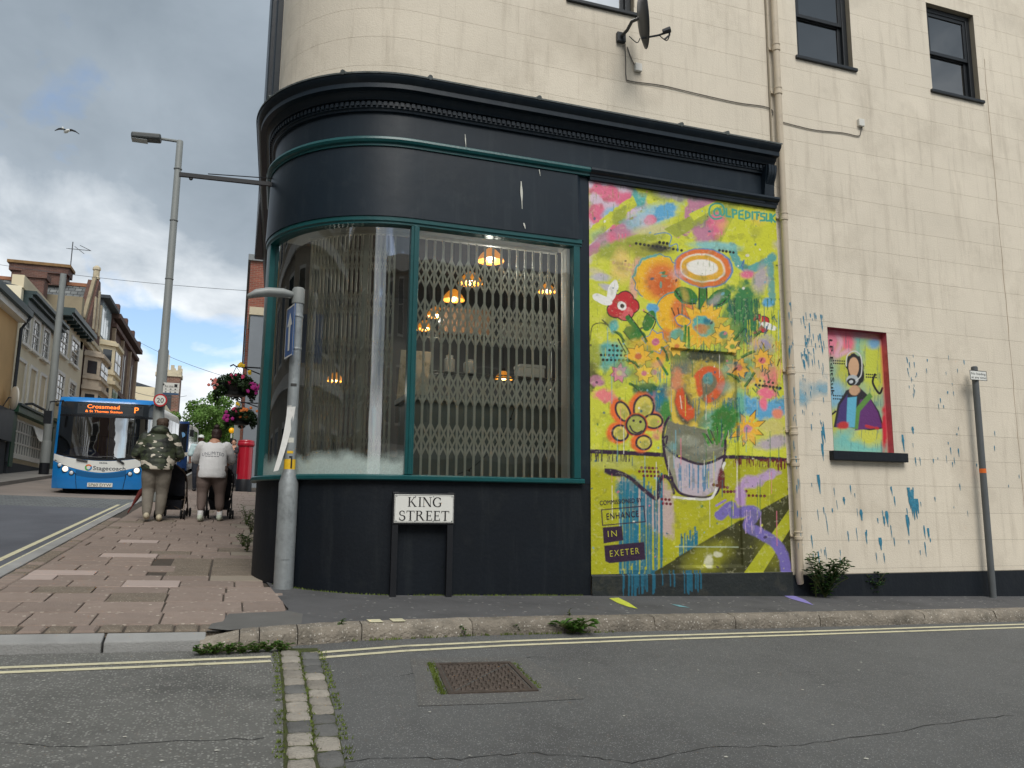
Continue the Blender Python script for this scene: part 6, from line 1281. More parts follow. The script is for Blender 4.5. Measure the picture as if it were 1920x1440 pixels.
for zz_, h, c in ((zn+.06, .10, (226, 184, 40)), (zn+.18, .025, (226, 184, 40)), (zn+.30, .05, (206, 206, 196)), (zn+.62, .06, (200, 200, 196)), (zn+.86, .03, (60, 60, 60))):
    mb = MB(); n = 12 if h > .06 else 5
    for i in range(n+1):
        a = -2.9+i*(2.6/12)+(.7 if h < .06 else 0); mb.v += [(x+.0575*math.cos(a), y+.0575*math.sin(a), zz_-h/2), (x+.0575*math.cos(a), y+.0575*math.sin(a), zz_+h/2)]
    mb.f = [(2*i, 2*i+2, 2*i+3, 2*i+1) for i in range(n)]; mb.mi = [0]*n; mb.build('sticker', mat('sticker_%d' % c[0], c, .5, .1, 30), t)
mb = MB(); mb.box(x+.005, x+.02, y-.0595, y-.0585, zn+.02, zn+.12); mb.box(x-.012, x+.02, y-.0595, y-.0585, zn+.125, zn+.14); mb.build('sticker_print', m_ink2, t)
# torn paper notice hanging on the post
pn = MB(); n = 8; za, zb_ = onY(545, 765, y)[2], onY(535, 885, y)[2]
for i in range(n+1):
    t_ = i/n; zz_ = za+(zb_-za)*t_; xo = x-.05-.10*t_**1.6; pn.v += [(xo-.005, y-.05, zz_), (xo+.075-.035*t_, y-.064+.01*math.sin(t_*5), zz_+.01)]
pn.f = [(2*i, 2*i+1, 2*i+3, 2*i+2) for i in range(n)]; pn.mi = [0]*n
tag(pn.build('paper_notice', mat('white_paper', (222, 222, 218), .7, .04, 8)), 'torn white paper notice peeling off the galvanised sign post', 'notice')
# one way sign, seen nearly edge-on
sa = thing('one_way_sign', 'blue one way sign with a white upward arrow on the galvanised post', 'road sign', (x, y, zt-1.0))
zc = onY(542, 623, y)[2]; nrm = Vector((-.98, -.20, 0)).normalized(); tang = Vector((-nrm.y, nrm.x, 0)); tang = tang if tang.y > 0 else -tang; cc = Vector((x, y, zc))+nrm*.072-tang*.02
w2, h2 = .15, .265
def sp(a, b_, o_=0.0): q = cc+tang*a+nrm*o_; return (q.x, q.y, zc+b_)
mb = MB(); mb.obox(cc, tang*w2, nrm*.003, (0, 0, h2)); mb.build('plate', mat('sign_blue', (34, 92, 160), .35, .04), sa)
mb = MB(); 
for (a0, a1, b0, b1) in ((-w2, w2, h2-.015, h2), (-w2, w2, -h2, -h2+.015), (-w2, -w2+.015, -h2+.015, h2-.015), (w2-.015, w2, -h2+.015, h2-.015)): mb.add([sp(a0, b0, .006), sp(a1, b0, .006), sp(a1, b1, .006), sp(a0, b1, .006)], [(0, 1, 2, 3)])
mb.add([sp(a, b_, .007) for a, b_ in ((-.035, -.2), (.035, -.2), (.035, .06), (.095, .06), (0, .2), (-.095, .06), (-.035, .06))], [tuple(range(7))]); mb.build('arrow', m_signw, sa)
mb = MB(); [mb.lathe([(.06, -.012), (.062, 0), (.06, .012)], (x, y, zc+q), 14) for q in (-.17, .17)]; mb.build('clip', m_galv, sa)
# --- street name plate
A, B_, D_ = onY(739, 926, YW-.10), onY(851.5, 926, YW-.10), onY(739, 981, YW-.10); X0, X1, ZT, ZB = A[0], B_[0], A[2], D_[2]; yq = YW-.10
t = thing('street_name_sign', 'white street name sign on a low black frame', 'street sign', ((X0+X1)/2, yq, gz(X0, yq)))
MB().box(X0-.012, X1+.012, yq-.004, yq+.03, ZB-.012, ZT+.012).build('backing', m_post, t, bevel=.004); MB().box(X0+.004, X1-.004, yq-.010, yq-.0045, ZB+.004, ZT-.004).build('plate', m_signw, t, bevel=.003)
for xx in (X0+.002, X1-.05): MB().box(xx-.012, xx+.048, yq+.002, yq+.05, gz(X0, yq)-.1, ZT+.02).build('post', m_post, t, bevel=.004)
mb = MB()
for (x0_, x1_, z0_, z1_) in ((X0+.008, X1-.008, ZT-.014, ZT-.010), (X0+.008, X1-.008, ZB+.010, ZB+.014), (X0+.008, X0+.012, ZB+.0145, ZT-.0145), (X1-.012, X1-.008, ZB+.0145, ZT-.0145)): mb.box(x0_, x1_, yq-.0108, yq-.0102, z0_, z1_)
mb.build('border', m_ink2, t)
# carved-style serif capitals, built stroke by stroke
SW, TW = .135, .055
def ribbon(pts, ws):
    pts = [np.array(p, float) for p in pts]; L_ = []; R_ = []
    for i, p in enumerate(pts):
        d_ = pts[min(i+1, len(pts)-1)]-pts[max(i-1, 0)]; d_ /= np.linalg.norm(d_); n_ = np.array([-d_[1], d_[0]]); L_.append(p+n_*ws[i]/2); R_.append(p-n_*ws[i]/2)
    return [[L_[i], L_[i+1], R_[i+1], R_[i]] for i in range(len(pts)-1)]
def R4(x0, y0, x1, y1): return [[(x0, y0), (x1, y0), (x1, y1), (x0, y1)]]
def serif(x0, x1, yb, s_=1): return [[(x0, yb), (x1, yb), (x1-.05, yb+.045*s_), (x0+.05, yb+.045*s_)]]
def stem(xc): return R4(xc-SW/2, 0, xc+SW/2, 1)+serif(xc-.17, xc+.17, 0)+serif(xc-.17, xc+.17, 1, -1)
def arc(cx, cy, rx, ry, a0, a1, w0, w1, n=14): 
    P_ = [(cx+rx*math.cos(rad(a0+(a1-a0)*i/n)), cy+ry*math.sin(rad(a0+(a1-a0)*i/n))) for i in range(n+1)]; W_ = []
    for i in range(n+1): a = rad(a0+(a1-a0)*i/n); W_.append(w0+(w1-w0)*abs(math.cos(a)))
    return ribbon(P_, W_)
def diag(x0, y0, x1, y1, w): return [[(x0-w/2, y0), (x0+w/2, y0), (x1+w/2, y1), (x1-w/2, y1)]]
GL = {
 'I': (stem(.17), .34),
 'K': (stem(.17)+diag(.26, .44, .66, 1, .075)+diag(.36, .56, .78, 0, .16)+serif(.5, .80, 1, -1)+serif(.60, .95, 0), .95),
 'N': (R4(.11, 0, .165, 1)+diag(.14, 1, .80, 0, .165)+R4(.76, 0, .815, 1)+serif(.0, .30, 0)+serif(.62, .94, 1, -1)+serif(-.03, .2, 1, -1), .95),
 'G': (arc(.46, .5, .40, .475, 42, 318, TW, SW*1.15, 26)+R4(.68, .10, .80, .44)+serif(.56, .90, .44, -1)+R4(.72, .70, .765, .90), .92),
 'S': (arc(.33, .745, .225, .225, 30, 270, TW*1.2, SW*.85, 16)+arc(.33, .265, .255, .255, 90, -150, TW*1.2, SW*1.0, 16)+R4(.50, .70, .545, .92)+R4(.06, .08, .105, .32), .64),
 'T': (stem(.40)+R4(.02, .945, .78, 1.0)+R4(.02, .78, .065, .95)+R4(.735, .78, .78, .95), .80),
 'R': (stem(.17)+ribbon([(.2, .975), (.40, .975), (.52, .93), (.575, .84), (.58, .75), (.54, .64), (.44, .56), (.2, .52)], [.05, .055, .09, .13, .135, .11, .065, .05])+diag(.42, .54, .78, 0, .15)+serif(.66, .92, 0), .90),
 'E': (stem(.17)+R4(.17, 0, .62, .055)+R4(.17, .945, .60, 1)+R4(.17, .475, .50, .53)+R4(.58, 0, .635, .22)+R4(.565, .80, .61, 1)+R4(.46, .38, .50, .62), .68)}
def serif_word(word, xc, zb_, h, width):
    adv = [GL[c][1]*1.0+.07 for c in word]; tot = sum(adv)-.07; sxx = width/tot; x_ = xc-width/2; k = 0; mb = MB()
    for c, a in zip(word, adv):
        for pl in GL[c][0]:
            k += 1; yy = yq-.0112-k*.00004; mb.add([(x_+p[0]*sxx, yy, zb_+p[1]*h) for p in pl], [tuple(range(len(pl)))])
        x_ += a*sxx
    o = mb.build('lettering', m_ink2, t); o['label'] = 'black serif capitals ' + word
xc = (X0+X1)/2; hh = (ZT-ZB)
serif_word('KING', xc+.005, ZB+hh*.565, hh*.335, (X1-X0)*.575); serif_word('STREET', xc, ZB+hh*.095, hh*.335, (X1-X0)*.84)
mb = MB()
for u in (.04, .35, .65, .96):
    for zz_ in (ZB+.022, ZT-.022): mb.lathe([(.006, -.0125), (.004, -.014)], (X0+(X1-X0)*u, yq, zz_), 8, axis='y')
mb.build('screws', m_galv, t)
# --- no loading post
yp2 = YW-.13; b = onY(1862, 1118, yp2); zt = onY(1826, 687, yp2)[2]; x = b[0]
t = thing('loading_sign_post', 'slim grey post with a small white no loading plate', 'sign post', (x, yp2, gz(x, yp2)))
mb = MB(); mb.lathe([(.040, -.1), (.040, zt-gz(x, yp2)-.01), (.030, zt-gz(x, yp2))], (x, yp2, gz(x, yp2)), 14); mb.build('post', mat('dark_grey_post', (88, 92, 94), .6, .1, 4), t, smooth=True)
zb_ = onY(1845, 883, yp2)[2]; mb = MB(); mb.lathe([(.0412, -.028), (.0412, .028)], (x, yp2, zb_), 14); mb.build('orange_band', mat('orange_tape', (226, 110, 40), .5), t)
zc0, zc1 = onY(1834, 713, yp2-.05)[2], onY(1834, 695, yp2-.05)[2]; xa_, xb_ = onY(1819, 704, yp2-.05)[0], onY(1850, 704, yp2-.05)[0]
MB().box(xa_, xb_, yp2-.050, yp2-.044, zc0, zc1).build('plate', m_signw, t); mb = MB()
for (a0, a1, q0, q1) in ((xa_, xb_, zc1-.006, zc1), (xa_, xb_, zc0, zc0+.006), (xa_, xa_+.006, zc0+.006, zc1-.006), (xb_-.006, xb_, zc0+.006, zc1-.006)): mb.box(a0, a1, yp2-.052, yp2-.0505, q0, q1)
put_text(mb, 'No loading', lambda a, b_: (xa_+.02+a, yp2-.0515, zc0+(zc1-zc0)*.56+b_), (xb_-xa_)-.04, (zc1-zc0)*.25); put_text(mb, 'at any time', lambda a, b_: (xa_+.02+a, yp2-.0515, zc0+(zc1-zc0)*.18+b_), (xb_-xa_)-.04, (zc1-zc0)*.25); mb.build('lettering', m_ink2, t)
MB().box(x-.02, x+.02, yp2-.0435, yp2-.03, zc0+.03, zc1-.03).build('clip', m_galv, t)
# --- satellite dish on the wall
c = onY(1164, 70, YW-.03); t = thing('satellite_dish', 'black satellite dish on a bracket above the shop cornice', 'satellite dish', (c[0], YW, c[2])); m_dish = mat('black_dish', (44, 48, 52), .5, .1, 4)
D0 = np.array(onY(1199, 34, YW-.42)); MB().box(c[0]-.05, c[0]+.06, YW-.05, YW-.001, c[2]-.06, c[2]+.06).build('wall_plate', m_dish, t, bevel=.005)
MB().tube([(c[0], YW-.05, c[2]), (c[0]+.02, YW-.16, c[2]+.02), tuple(onY(1185, 40, YW-.30)), tuple(D0)], .02, 8).build('mast', m_dish, t, smooth=True)
ax_ = Vector((.93, -.36, .12)).normalized(); u = ax_.cross(Vector((0, 0, 1))).normalized(); v = u.cross(ax_).normalized(); u_, v_ = u, v; mb = MB(); V = []; n = 22
for rr_, dp_ in ((0, 0), (.10, .004), (.19, .018), (.27, .042), (.30, .055), (.30, .050), (.19, .008), (0, -.012)):
    for j in range(n): a = 2*math.pi*j/n; q = Vector(D0)+u_*math.cos(a)*rr_+v_*math.sin(a)*rr_*1.18+ax_*dp_; V.append(q)
F = [(i*n+j, i*n+(j+1) % n, (i+1)*n+(j+1) % n, (i+1)*n+j) for i in range(7) for j in range(n)]; mb.add(V, F); mb.build('dish', m_dish, t, smooth='all')
E0, E1 = onY(1202, 72, YW-.46), onY(1246, 62, YW-.62); MB().tube([tuple(E0), tuple(onY(1235, 66, YW-.58)), tuple(E1)], .012, 6).build('feed_arm', m_dish, t); mb = MB(); mb.tube([tuple(onY(1243, 60, YW-.62)), tuple(onY(1257, 55, YW-.66))], [.03, .034], 10); mb.tube([tuple(onY(1256, 54, YW-.66)), tuple(onY(1255, 66, YW-.64)), tuple(onY(1246, 74, YW-.62))], .012, 6); mb.build('receiver', m_dish, t)
mb = MB(); mb.tube(smoothpts([onY(1236, 66, YW-.58), onY(1250, 76, YW-.6), onY(1256, 64, YW-.64)], 5), .006, 5); mb.tube(smoothpts([onY(1180, 68, YW-.1), onY(1194, 80, YW-.2), onY(1200, 72, YW-.4)], 5), .006, 5); mb.build('coax_lead', m_dish, t)
# --- bracket arm for a hanging sign, on the side street face
sA = onY(336, 327, 9.1); sB = onY(503, 344, 9.1); t = thing('sign_bracket', 'long dark iron sign bracket reaching out from the shop corner', 'bracket', tuple(sB)); mb = MB(); mb.bar(tuple(sA), (sB[0]+.08, sB[1], sB[2]-.005), .035, .045); mb.build('arm', m_post, t)
mb = MB(); mb.tube([tuple(onY(390, 326, 9.1)), (sB[0]+.08, sB[1], onY(503, 333, 9.1)[2])], .006, 5); mb.lathe([(.012, -.01), (.022, 0), (.012, .01)], tuple(onY(358, 335, 9.1)), 8, axis='y'); mb.build('stay', m_post, t)
# --- tall street lamp
x, y = -1.80, 20.6; z0 = gz(x, y); zt = onY(330, 263, y)[2]
t = thing('street_lamp', 'tall grey street lamp standing at the kerb beside the bus', 'street lamp', (x, y, z0))
mb = MB(); mb.lathe([(.15, 0), (.15, 1.3), (.125, 1.36), (.12, 3.6), (.095, 3.65), (.078, zt-z0-.02), (.07, zt-z0)], (x, y, z0), 16); mb.build('column', m_galvp, t, smooth=True)
hx = [onY(q, w, y) for q, w in ((326, 264), (300, 260), (262, 257), (249, 256))]
MB().tube([(x, y, hx[0][2]), tuple(hx[1])], .035, 8).build('arm', m_galvp, t); mb = MB(); c1, c2 = hx[1], hx[3]; mb.obox(((c1[0]+c2[0])/2, y, (c1[2]+c2[2])/2), (-(c1[0]-c2[0])/2-.03, 0, (c2[2]-c1[2])/2), (0, .16, 0), (0, 0, .075)); mb.build('lamp_head', mat('dark_lamp_head', (64, 68, 68), .5), t, bevel=.04)
mb = MB(); mb.box(c2[0]-.02, c2[0]+.34, y-.13, y+.13, c2[2]-.085, c2[2]-.076); mb.build('lens', mat('lamp_lens', (150, 156, 156), .2), t)
for zz_ in (zt-.75, zt-2.1, onY(305, 522, y)[2]): mb = MB(); mb.lathe([(.085, -.02), (.10, -.01), (.10, .01), (.085, .02)], (x, y, zz_), 14); mb.build('band', m_galvp, t)
sx_, sz_ = onY(301, 751, y-.16)[0], onY(301, 751, y-.16)[2]
t = thing('speed_limit_sign', 'round twenty speed limit sign with red ring on the street lamp', 'road sign', (sx_, y-.16, sz_)); r_ = .155; mb = MB(); mb.lathe([(r_, -.12), (r_, 0), (r_*.99, .01)][::-1], (sx_, y-.10, sz_), 24, axis='y'); mb.build('housing', mat('dark_sign_housing', (70, 74, 72), .6), t)
mb = MB(); mb.lathe([(r_*.98, -.125), (.01, -.1255)], (sx_, y-.10, sz_), 28, axis='y'); mb.build('ring', mat('sign_red', (190, 34, 40), .45), t); mb = MB(); mb.lathe([(r_*.76, -.128), (.01, -.1285)], (sx_, y-.10, sz_), 28, axis='y'); mb.build('face', m_signw, t)
mb = MB(); put_text(mb, '20', lambda a, b_: (sx_-.075+a, y-.2315, sz_-.058+b_), .15, .118); mb.build('numerals', m_ink2, t)
a, b_ = onY(307, 717, y-.1), onY(335, 741, y-.1); t = thing('bus_stop_flag', 'white bus stop flag with printed timetable panel on the street lamp', 'bus stop sign', ((a[0]+b_[0])/2, y-.1, b_[2])); MB().box(a[0], b_[0], y-.11, y-.09, b_[2], a[2]).build('panel', m_signw, t); MB().box(a[0], b_[0], y-.113, y-.1105, b_[2], b_[2]+.045).build('blue_strip', mat('sign_blue2', (50, 84, 120), .5), t)
MB().box(x+.05, a[0]+.02, y-.12, y-.115, a[2]-.06, a[2]-.03).build('bracket', m_post, t)
mb = MB(); W_ = b_[0]-a[0]; H_ = a[2]-b_[2]; put_text(mb, 'Bus stop', lambda p, q: (a[0]+.03+p, y-.1125, a[2]-.1+q), W_*.55, .045)
for r3 in range(2):
    for c3 in range(3): mb.box(a[0]+.04+c3*W_*.3, a[0]+.075+c3*W_*.3, y-.1125, y-.1115, a[2]-.165-r3*.07, a[2]-.145-r3*.07)
for r3 in range(3): mb.box(a[0]+.02, b_[0]-.02, y-.1125, y-.1115, a[2]-.115-r3*.07, a[2]-.112-r3*.07)
mb.box(b_[0]-.11, b_[0]-.04, y-.1125, y-.1115, a[2]-.10, a[2]-.03); mb.build('print', m_ink2, t)
# --- far lamp column by the cream houses
x, y = -6.75, 34.0; z0 = gz(x, y); zt = onY(121, 514, y)[2]; t = thing('lamp_column', 'pale grey bare lamp column on the opposite pavement', 'lamp column', (x, y, z0)); mb = MB(); mb.lathe([(.17, 0), (.17, 1.2), (.15, 1.25)], (x, y, z0), 14); mb.build('base_column', m_galvp, t, smooth=True); mb = MB(); mb.lathe([(.15, 1.2), (.14, 4), (.11, zt-z0)], (x, y, z0), 14); mb.build('shaft', m_galvp, t, smooth=True); mb = MB(); mb.lathe([(.174, 0), (.174, .42)], (x, y, z0), 14); mb.build('painted_foot', m_post, t)
# --- pillar box
b = onG(455, 921); x, y = b[0]+.02, b[1]; z0 = gz(x, y); m_pb = mat('post_office_red', (176, 22, 44), .35, .06, 3, coat=.3)
t = thing('pillar_box', 'red pillar box with black base against the shopfronts', 'post box', (x, y, z0)); mb = MB(); mb.lathe([(r_*.9, h_) for r_, h_ in [(.27, -.15), (.275, 0), (.27, .36), (.262, .38)]], (x, y, z0), 24); mb.build('base', m_post, t, smooth=True); mb = MB(); mb.lathe([(r_*.9, h_) for r_, h_ in [(.25, .375), (.25, 1.42), (.262, 1.43)]], (x, y, z0), 24); mb.build('body', m_pb, t, smooth=True); mb = MB(); mb.lathe([(r_*.9, h_) for r_, h_ in [(.262, 1.425), (.29, 1.45), (.30, 1.50), (.295, 1.54), (.28, 1.56), (.285, 1.60), (.27, 1.625), (.12, 1.655), (.02, 1.66)]], (x, y, z0), 24); mb.build('cap', m_pb, t, smooth=True)
MB().box(x-.236, x-.22, y-.16, y+.12, z0+.55, z0+1.2).build('door', m_pb, t); MB().box(x-.242, x-.215, y-.12, y+.08, z0+1.25, z0+1.33).build('slot', m_post, t)
# --- beacon
y = 45; c = onY(434.5, 808, y); x = c[0]; z0 = gz(x, y); t = thing('crossing_beacon', 'amber globe crossing beacon on a striped pole beyond the pillar box', 'beacon', (x, y, z0)); zt = c[2]
for i in range(6): h = (zt-z0)/6; mb = MB(); mb.lathe([(.05, i*h), (.05, (i+1)*h-.001)], (x, y, z0), 10); mb.build('pole_band', m_signw if i % 2 else m_post, t)
mb = MB(); mb.ell((x, y, zt+.02), (.15, .15, .15), 16, 10); mb.build('globe', mat('amber_globe', (244, 176, 20), .3, .05, 3, emit=.25), t, smooth='all')
# --- hanging baskets
m_bowl = mat('black_basket_bowl', (26, 28, 30), .5); m_bl = leafmat('basket_leaves', (46, 68, 38)); FC = {'pink': (206, 60, 110), 'magenta': (176, 30, 132), 'orange': (232, 128, 60), 'yellow': (236, 196, 40), 'salmon': (216, 128, 116)}
def basket(px_, py_, Y, R_, lab, flowers, seed):
    c = onY(px_, py_, Y); x, y, z = c; rg = np.random.default_rng(seed); t = thing('hanging_basket', lab, 'hanging basket', (x, y, z-R_*.8), group='flower baskets hung on the shop wall')
    mb = MB(); mb.lathe([(R_*.55, -R_*.62), (R_*.62, -R_*.58), (R_*.66, -R_*.42), (R_*.62, -R_*.40), (R_*.80, -R_*.1), (R_*.86, 0), (R_*.80, .01)], (x, y, z), 22); mb.build('bowl', m_bowl, t, smooth=True)
    cl = [(np.array([x, y, z+R_*.25]), np.array([R_*.95, R_*.85, R_*.42]))]+[(np.array([x+R_*math.cos(a)*.9, y+R_*.8*math.sin(a), z-R_*.1+.1*math.sin(a*3)]), np.array([R_*.38, R_*.38, R_*.35])) for a in np.linspace(0, 6.0, 9)]
    cl += [(np.array([x-R_*.95, y, z-R_*.55]), np.array([R_*.2, R_*.2, R_*.5])), (np.array([x+R_*.9, y-.05, z-R_*.5]), np.array([R_*.22, R_*.2, R_*.45]))]
    mb = MB(); leaf_cloud(mb, cl, 3400, R_*.17, rg); mb.build('foliage', m_bl, t)
    for nm, n, (ux, uz), sp_, sz in flowers:
        for i in range(n):
            a = rg.uniform(0, 2*math.pi); p = np.array([x+ux*R_+rg.normal()*sp_*R_, y-R_*.85+rg.uniform(-.1, .12)*R_, z+uz*R_+rg.normal()*sp_*R_*.8]); mb = MB(); s_ = sz*.72*rg.uniform(.7, 1.25)
            mb.ell(tuple(p), (s_, s_*.5, s_), 8, 5); 
            for k in range(5): q = a+k*1.257; mb.ell((p[0]+s_*.8*math.cos(q), p[1]-s_*.1, p[2]+s_*.8*math.sin(q)), (s_*.62, s_*.28, s_*.62), 7, 4)
            mb.build('flower', mat('petal_'+nm, FC[nm], .6, .15, 30), t)
    xw, yw = P(SA-(y-P(SA)[1])); mb = MB(); mb.tube([(xw+.02, y, z+R_*1.05), (x, y, z+R_*1.05), (x-.05, y, z+R_*1.15), (x-.10, y, z+R_*1.05)], .012, 6); mb.tube([(xw+.02, y, z+R_*.5), (x+R_*.3, y, z+R_*1.05)], .010, 6); mb.build('bracket', m_post, t); mb = MB()
    for a in (0, 2.1, 4.2): mb.tube([(x+R_*.8*math.cos(a), y+R_*.8*math.sin(a), z), (x, y, z+R_*1.03)], .004, 4)
    mb.build('chain', m_post, t)
basket(441, 722, 14.0, .30, 'large hanging basket with yellow and pink flowers on a wall bracket', [('yellow', 3, (.25, 1.0), .12, .035), ('yellow', 2, (.75, .62), .08, .032), ('pink', 7, (-.1, .25), .18, .028), ('salmon', 8, (-1.05, -.05), .22, .028), ('magenta', 14, (.95, -.25), .2, .033)], 3)
basket(451, 781, 16.8, .27, 'smaller hanging basket with orange and pink flowers under the wall bracket', [('orange', 8, (.45, .45), .3, .035), ('yellow', 2, (-.25, .8), .08, .03), ('magenta', 12, (-1.0, -.15), .2, .032), ('pink', 6, (-.5, .35), .2, .026)], 5)
# --- gull
c = onY(125, 246, 34); t = thing('seagull', 'seagull gliding with spread wings under the clouds', 'bird', tuple(c)); mb = MB(); mb.ell(tuple(c), (.07, .22, .07), 10, 8, tilt=Matrix.Rotation(.6, 3, 'Z')); mb.ell((c[0]-.1, c[1]-.2, c[2]+.02), (.045, .07, .045), 8, 6); mb.build('body', m_signw, t, smooth='all')
for s_ in (-1, 1):
    mb = MB(); pts = [(0, .03), (.16, .10), (.30, .08), (.44, .0)]; V = []
    for i, (a, h) in enumerate(pts):
        wd = [.09, .085, .06, .01][i]; V += [(c[0]+s_*a, c[1]-wd+i*.03, c[2]+h), (c[0]+s_*a, c[1]+wd+i*.03, c[2]+h-.01)]
    mb.add(V, [(2*i, 2*i+1, 2*i+3, 2*i+2) for i in range(3)]); mb.add([(p[0], p[1], p[2]-.012) for p in V], [(2*i, 2*i+1, 2*i+3, 2*i+2) for i in range(3)]); mb.build('wing', mat('gull_grey', (120, 124, 128), .7), t)
# --- manhole cover
cs = [onG(*p, -KD) for p in ((815, 1246), (957, 1243), (1010, 1297), (840, 1303))]; cen = sum(cs)/4
m_iron = mat('rusty_cast_iron', (86, 76, 69), .6, .2, 12, metal=.3, bump=.4, bscale=60, stain=((60, 54, 50), 8, .5, .7))
t = thing('manhole_cover', 'rusty square iron manhole cover split by a diagonal joint', 'manhole cover', tuple(cen))
def mp(u, v, dz): p = cs[0]*(1-u)*(1-v)+cs[1]*u*(1-v)+cs[2]*u*v+cs[3]*(1-u)*v; return (p[0], p[1], gz(p[0], p[1])-KD+dz)
mb = MB()
for (a, b_, c_, d_) in ((0, 1, 0, .05), (0, 1, .95, 1), (0, .05, .05, .95), (.95, 1, .05, .95)): mb.add([mp(a, c_, .012), mp(b_, c_, .012), mp(b_, d_, .012), mp(a, d_, .012)]+[mp(a, c_, -.02), mp(b_, c_, -.02), mp(b_, d_, -.02), mp(a, d_, -.02)], [(0, 1, 2, 3), (0, 4, 5, 1), (1, 5, 6, 2), (2, 6, 7, 3), (3, 7, 4, 0)])
mb.build('frame', m_iron, t); g = .012
for pl in ([(.065, .065), (.92, .065), (.065, .92)], [(.935, .08), (.935, .935), (.08, .935)]): mb = MB(); mb.add([mp(*p, .006) for p in pl], [(0, 1, 2)]); mb.build('lid', m_iron, t)
mb = MB(); n = 13
for i in range(n):
    for j in range(n):
        u, v = .08+.84*(i+.5)/n, .08+.84*(j+.5)/n
        if abs(u+v-1) < .05: continue
        s_ = .024; h = .014; k = .6 if (i+j) % 2 else 1.3
        q = [(u-s_*k, v-s_/k), (u+s_*k, v-s_/k), (u+s_*k, v+s_/k), (u-s_*k, v+s_/k)]; mb.add([mp(*p, .0062) for p in q]+[mp(u+(p[0]-u)*.8, v+(p[1]-v)*.8, h) for p in q], [(4, 5, 6, 7), (0, 1, 5, 4), (1, 2, 6, 5), (2, 3, 7, 6), (3, 0, 4, 7)])
tag(mb.build('studs', m_iron, t), kind='stuff')
mb = MB(); 
mb.add([mp(-.30, -.24, .003), mp(.4, -.26, .003), mp(1.28, -.22, .003), mp(1.36, .5, .003), mp(1.42, 1.26, .003), mp(.5, 1.30, .003), mp(-.34, 1.28, .003), mp(-.30, .5, .003)], [tuple(range(8))]); structure(mb.build('road_patch', mat('worn_patch', (104, 104, 102), .9, .14, 3, bump=.7, bscale=190, speck=((160, 158, 152), 100, .6), stain=((90, 88, 84), 3, .50, .8))))
# ================================================================ weeds and moss
m_weed = leafmat('weed_leaves', (78, 112, 46)); m_weed2 = leafmat('dark_weed_leaves', (52, 82, 40)); m_stem = mat('weed_stem', (84, 92, 50), .8)
def weed(px_, py_, h, spread, ns, lf, lab, m, seed, dz=0.0, onwall=None, name='weed', group='weeds along the kerb and walls', pos=None):
    b = np.array(pos) if pos is not None else onG(px_, py_, dz); rg = np.random.default_rng(seed); t = thing(name, lab, 'weed', tuple(b), group=group); st = MB(); lv = MB()
    for i in range(ns):
        a = rg.uniform(0, 2*math.pi); ln = h*rg.uniform(.5, 1.0); sp_ = spread*rg.uniform(.2, 1.0); top = b+np.array([math.cos(a)*sp_, -abs(math.sin(a))*sp_*.7, ln]); mid = b+(top-b)*.5+np.array([0, 0, ln*.15]); pts = smoothpts([tuple(b), tuple(mid), tuple(top)], 4); st.tube(pts, .004, 4)
        for q in range(max(3, int(ln/lf*2.6))):
            p = np.array(pts[min(len(pts)-1, int(rg.uniform(.15, 1)*len(pts)))]); a2 = rg.uniform(0, 2*math.pi); d_ = np.array([math.cos(a2), math.sin(a2), rg.uniform(-.1, .6)]); d_ /= np.linalg.norm(d_); s_ = lf*rg.uniform(.6, 1.2); sd_ = np.cross(d_, [0, 0, 1]); sd_ /= np.linalg.norm(sd_)
            m_ = p+d_*s_*.5; lv.add([tuple(p), tuple(m_+sd_*s_*.2+np.array([0, 0, .1*s_])), tuple(p+d_*s_-np.array([0, 0, .12*s_])), tuple(m_-sd_*s_*.2+np.array([0, 0, .1*s_]))], [(0, 1, 2, 3)])
    st.build('stem', m_stem, t); lv.build('leaf', m, t)
    return t
weed(1547, 1121, .46, .36, 40, .085, 'bushy leafy weed growing at the foot of the drainpipe', m_weed2, 1); weed(1530, 1121, .52, .10, 5, .07, 'tall thin weed shoot rising beside the drainpipe foot', m_weed, 2)
weed(1637, 1117, .30, .2, 18, .075, 'smaller leafy weed at the foot of the cream wall', m_weed2, 3); weed(1853, 1116, .26, .04, 4, .04, 'thin weed behind the no loading post', m_weed, 4)
weed(829, 1116, .40, .04, 4, .04, 'slender weed between the legs of the street name sign', m_weed2, 5)
KW = 'low weed tuft growing from the kerb joint'
weed(1075, 1188, .14, .24, 22, .11, 'broad leaved dock weed growing at the kerb', m_weed, 6, -KD); weed(1068, 1180, .24, .02, 2, .03, 'tall bare seed stalk by the dock weed at the kerb', m_stem, 16, -KD)
for i, (px_, py_, h) in enumerate(((870, 1192, .09), (838, 1192, .06), (970, 1189, .09), (602, 1204, .08), (635, 1200, .16), (650, 1198, .07))): weed(px_, py_, h, .07 if h < .1 else .03, 8, .045, KW, m_weed, 20+i, -KD)
for i in range(7): p_ = (378+i*25, 1228-i*1.2); weed(p_[0], p_[1], .07, .10, 16, .05, 'creeping green weed along the lowest kerb stones', m_weed, 40+i, -KD)
for i, (px_, py_, h) in enumerate(((462, 985, .35), (463, 1035, .25), (455, 1025, .16), (470, 1002, .3))): weed(px_, py_, h, .16, 10, .05, ('tall straggling weed at the foot of the shop side wall', 'low dense weed at the foot of the curved shop wall', 'smallest weed sprouting between slabs by the shop wall', 'medium straggling weed beside the tall one at the shop side wall')[i], m_weed2 if i % 2 else m_weed, 60+i)
mb = MB(); rg = np.random.default_rng(8)
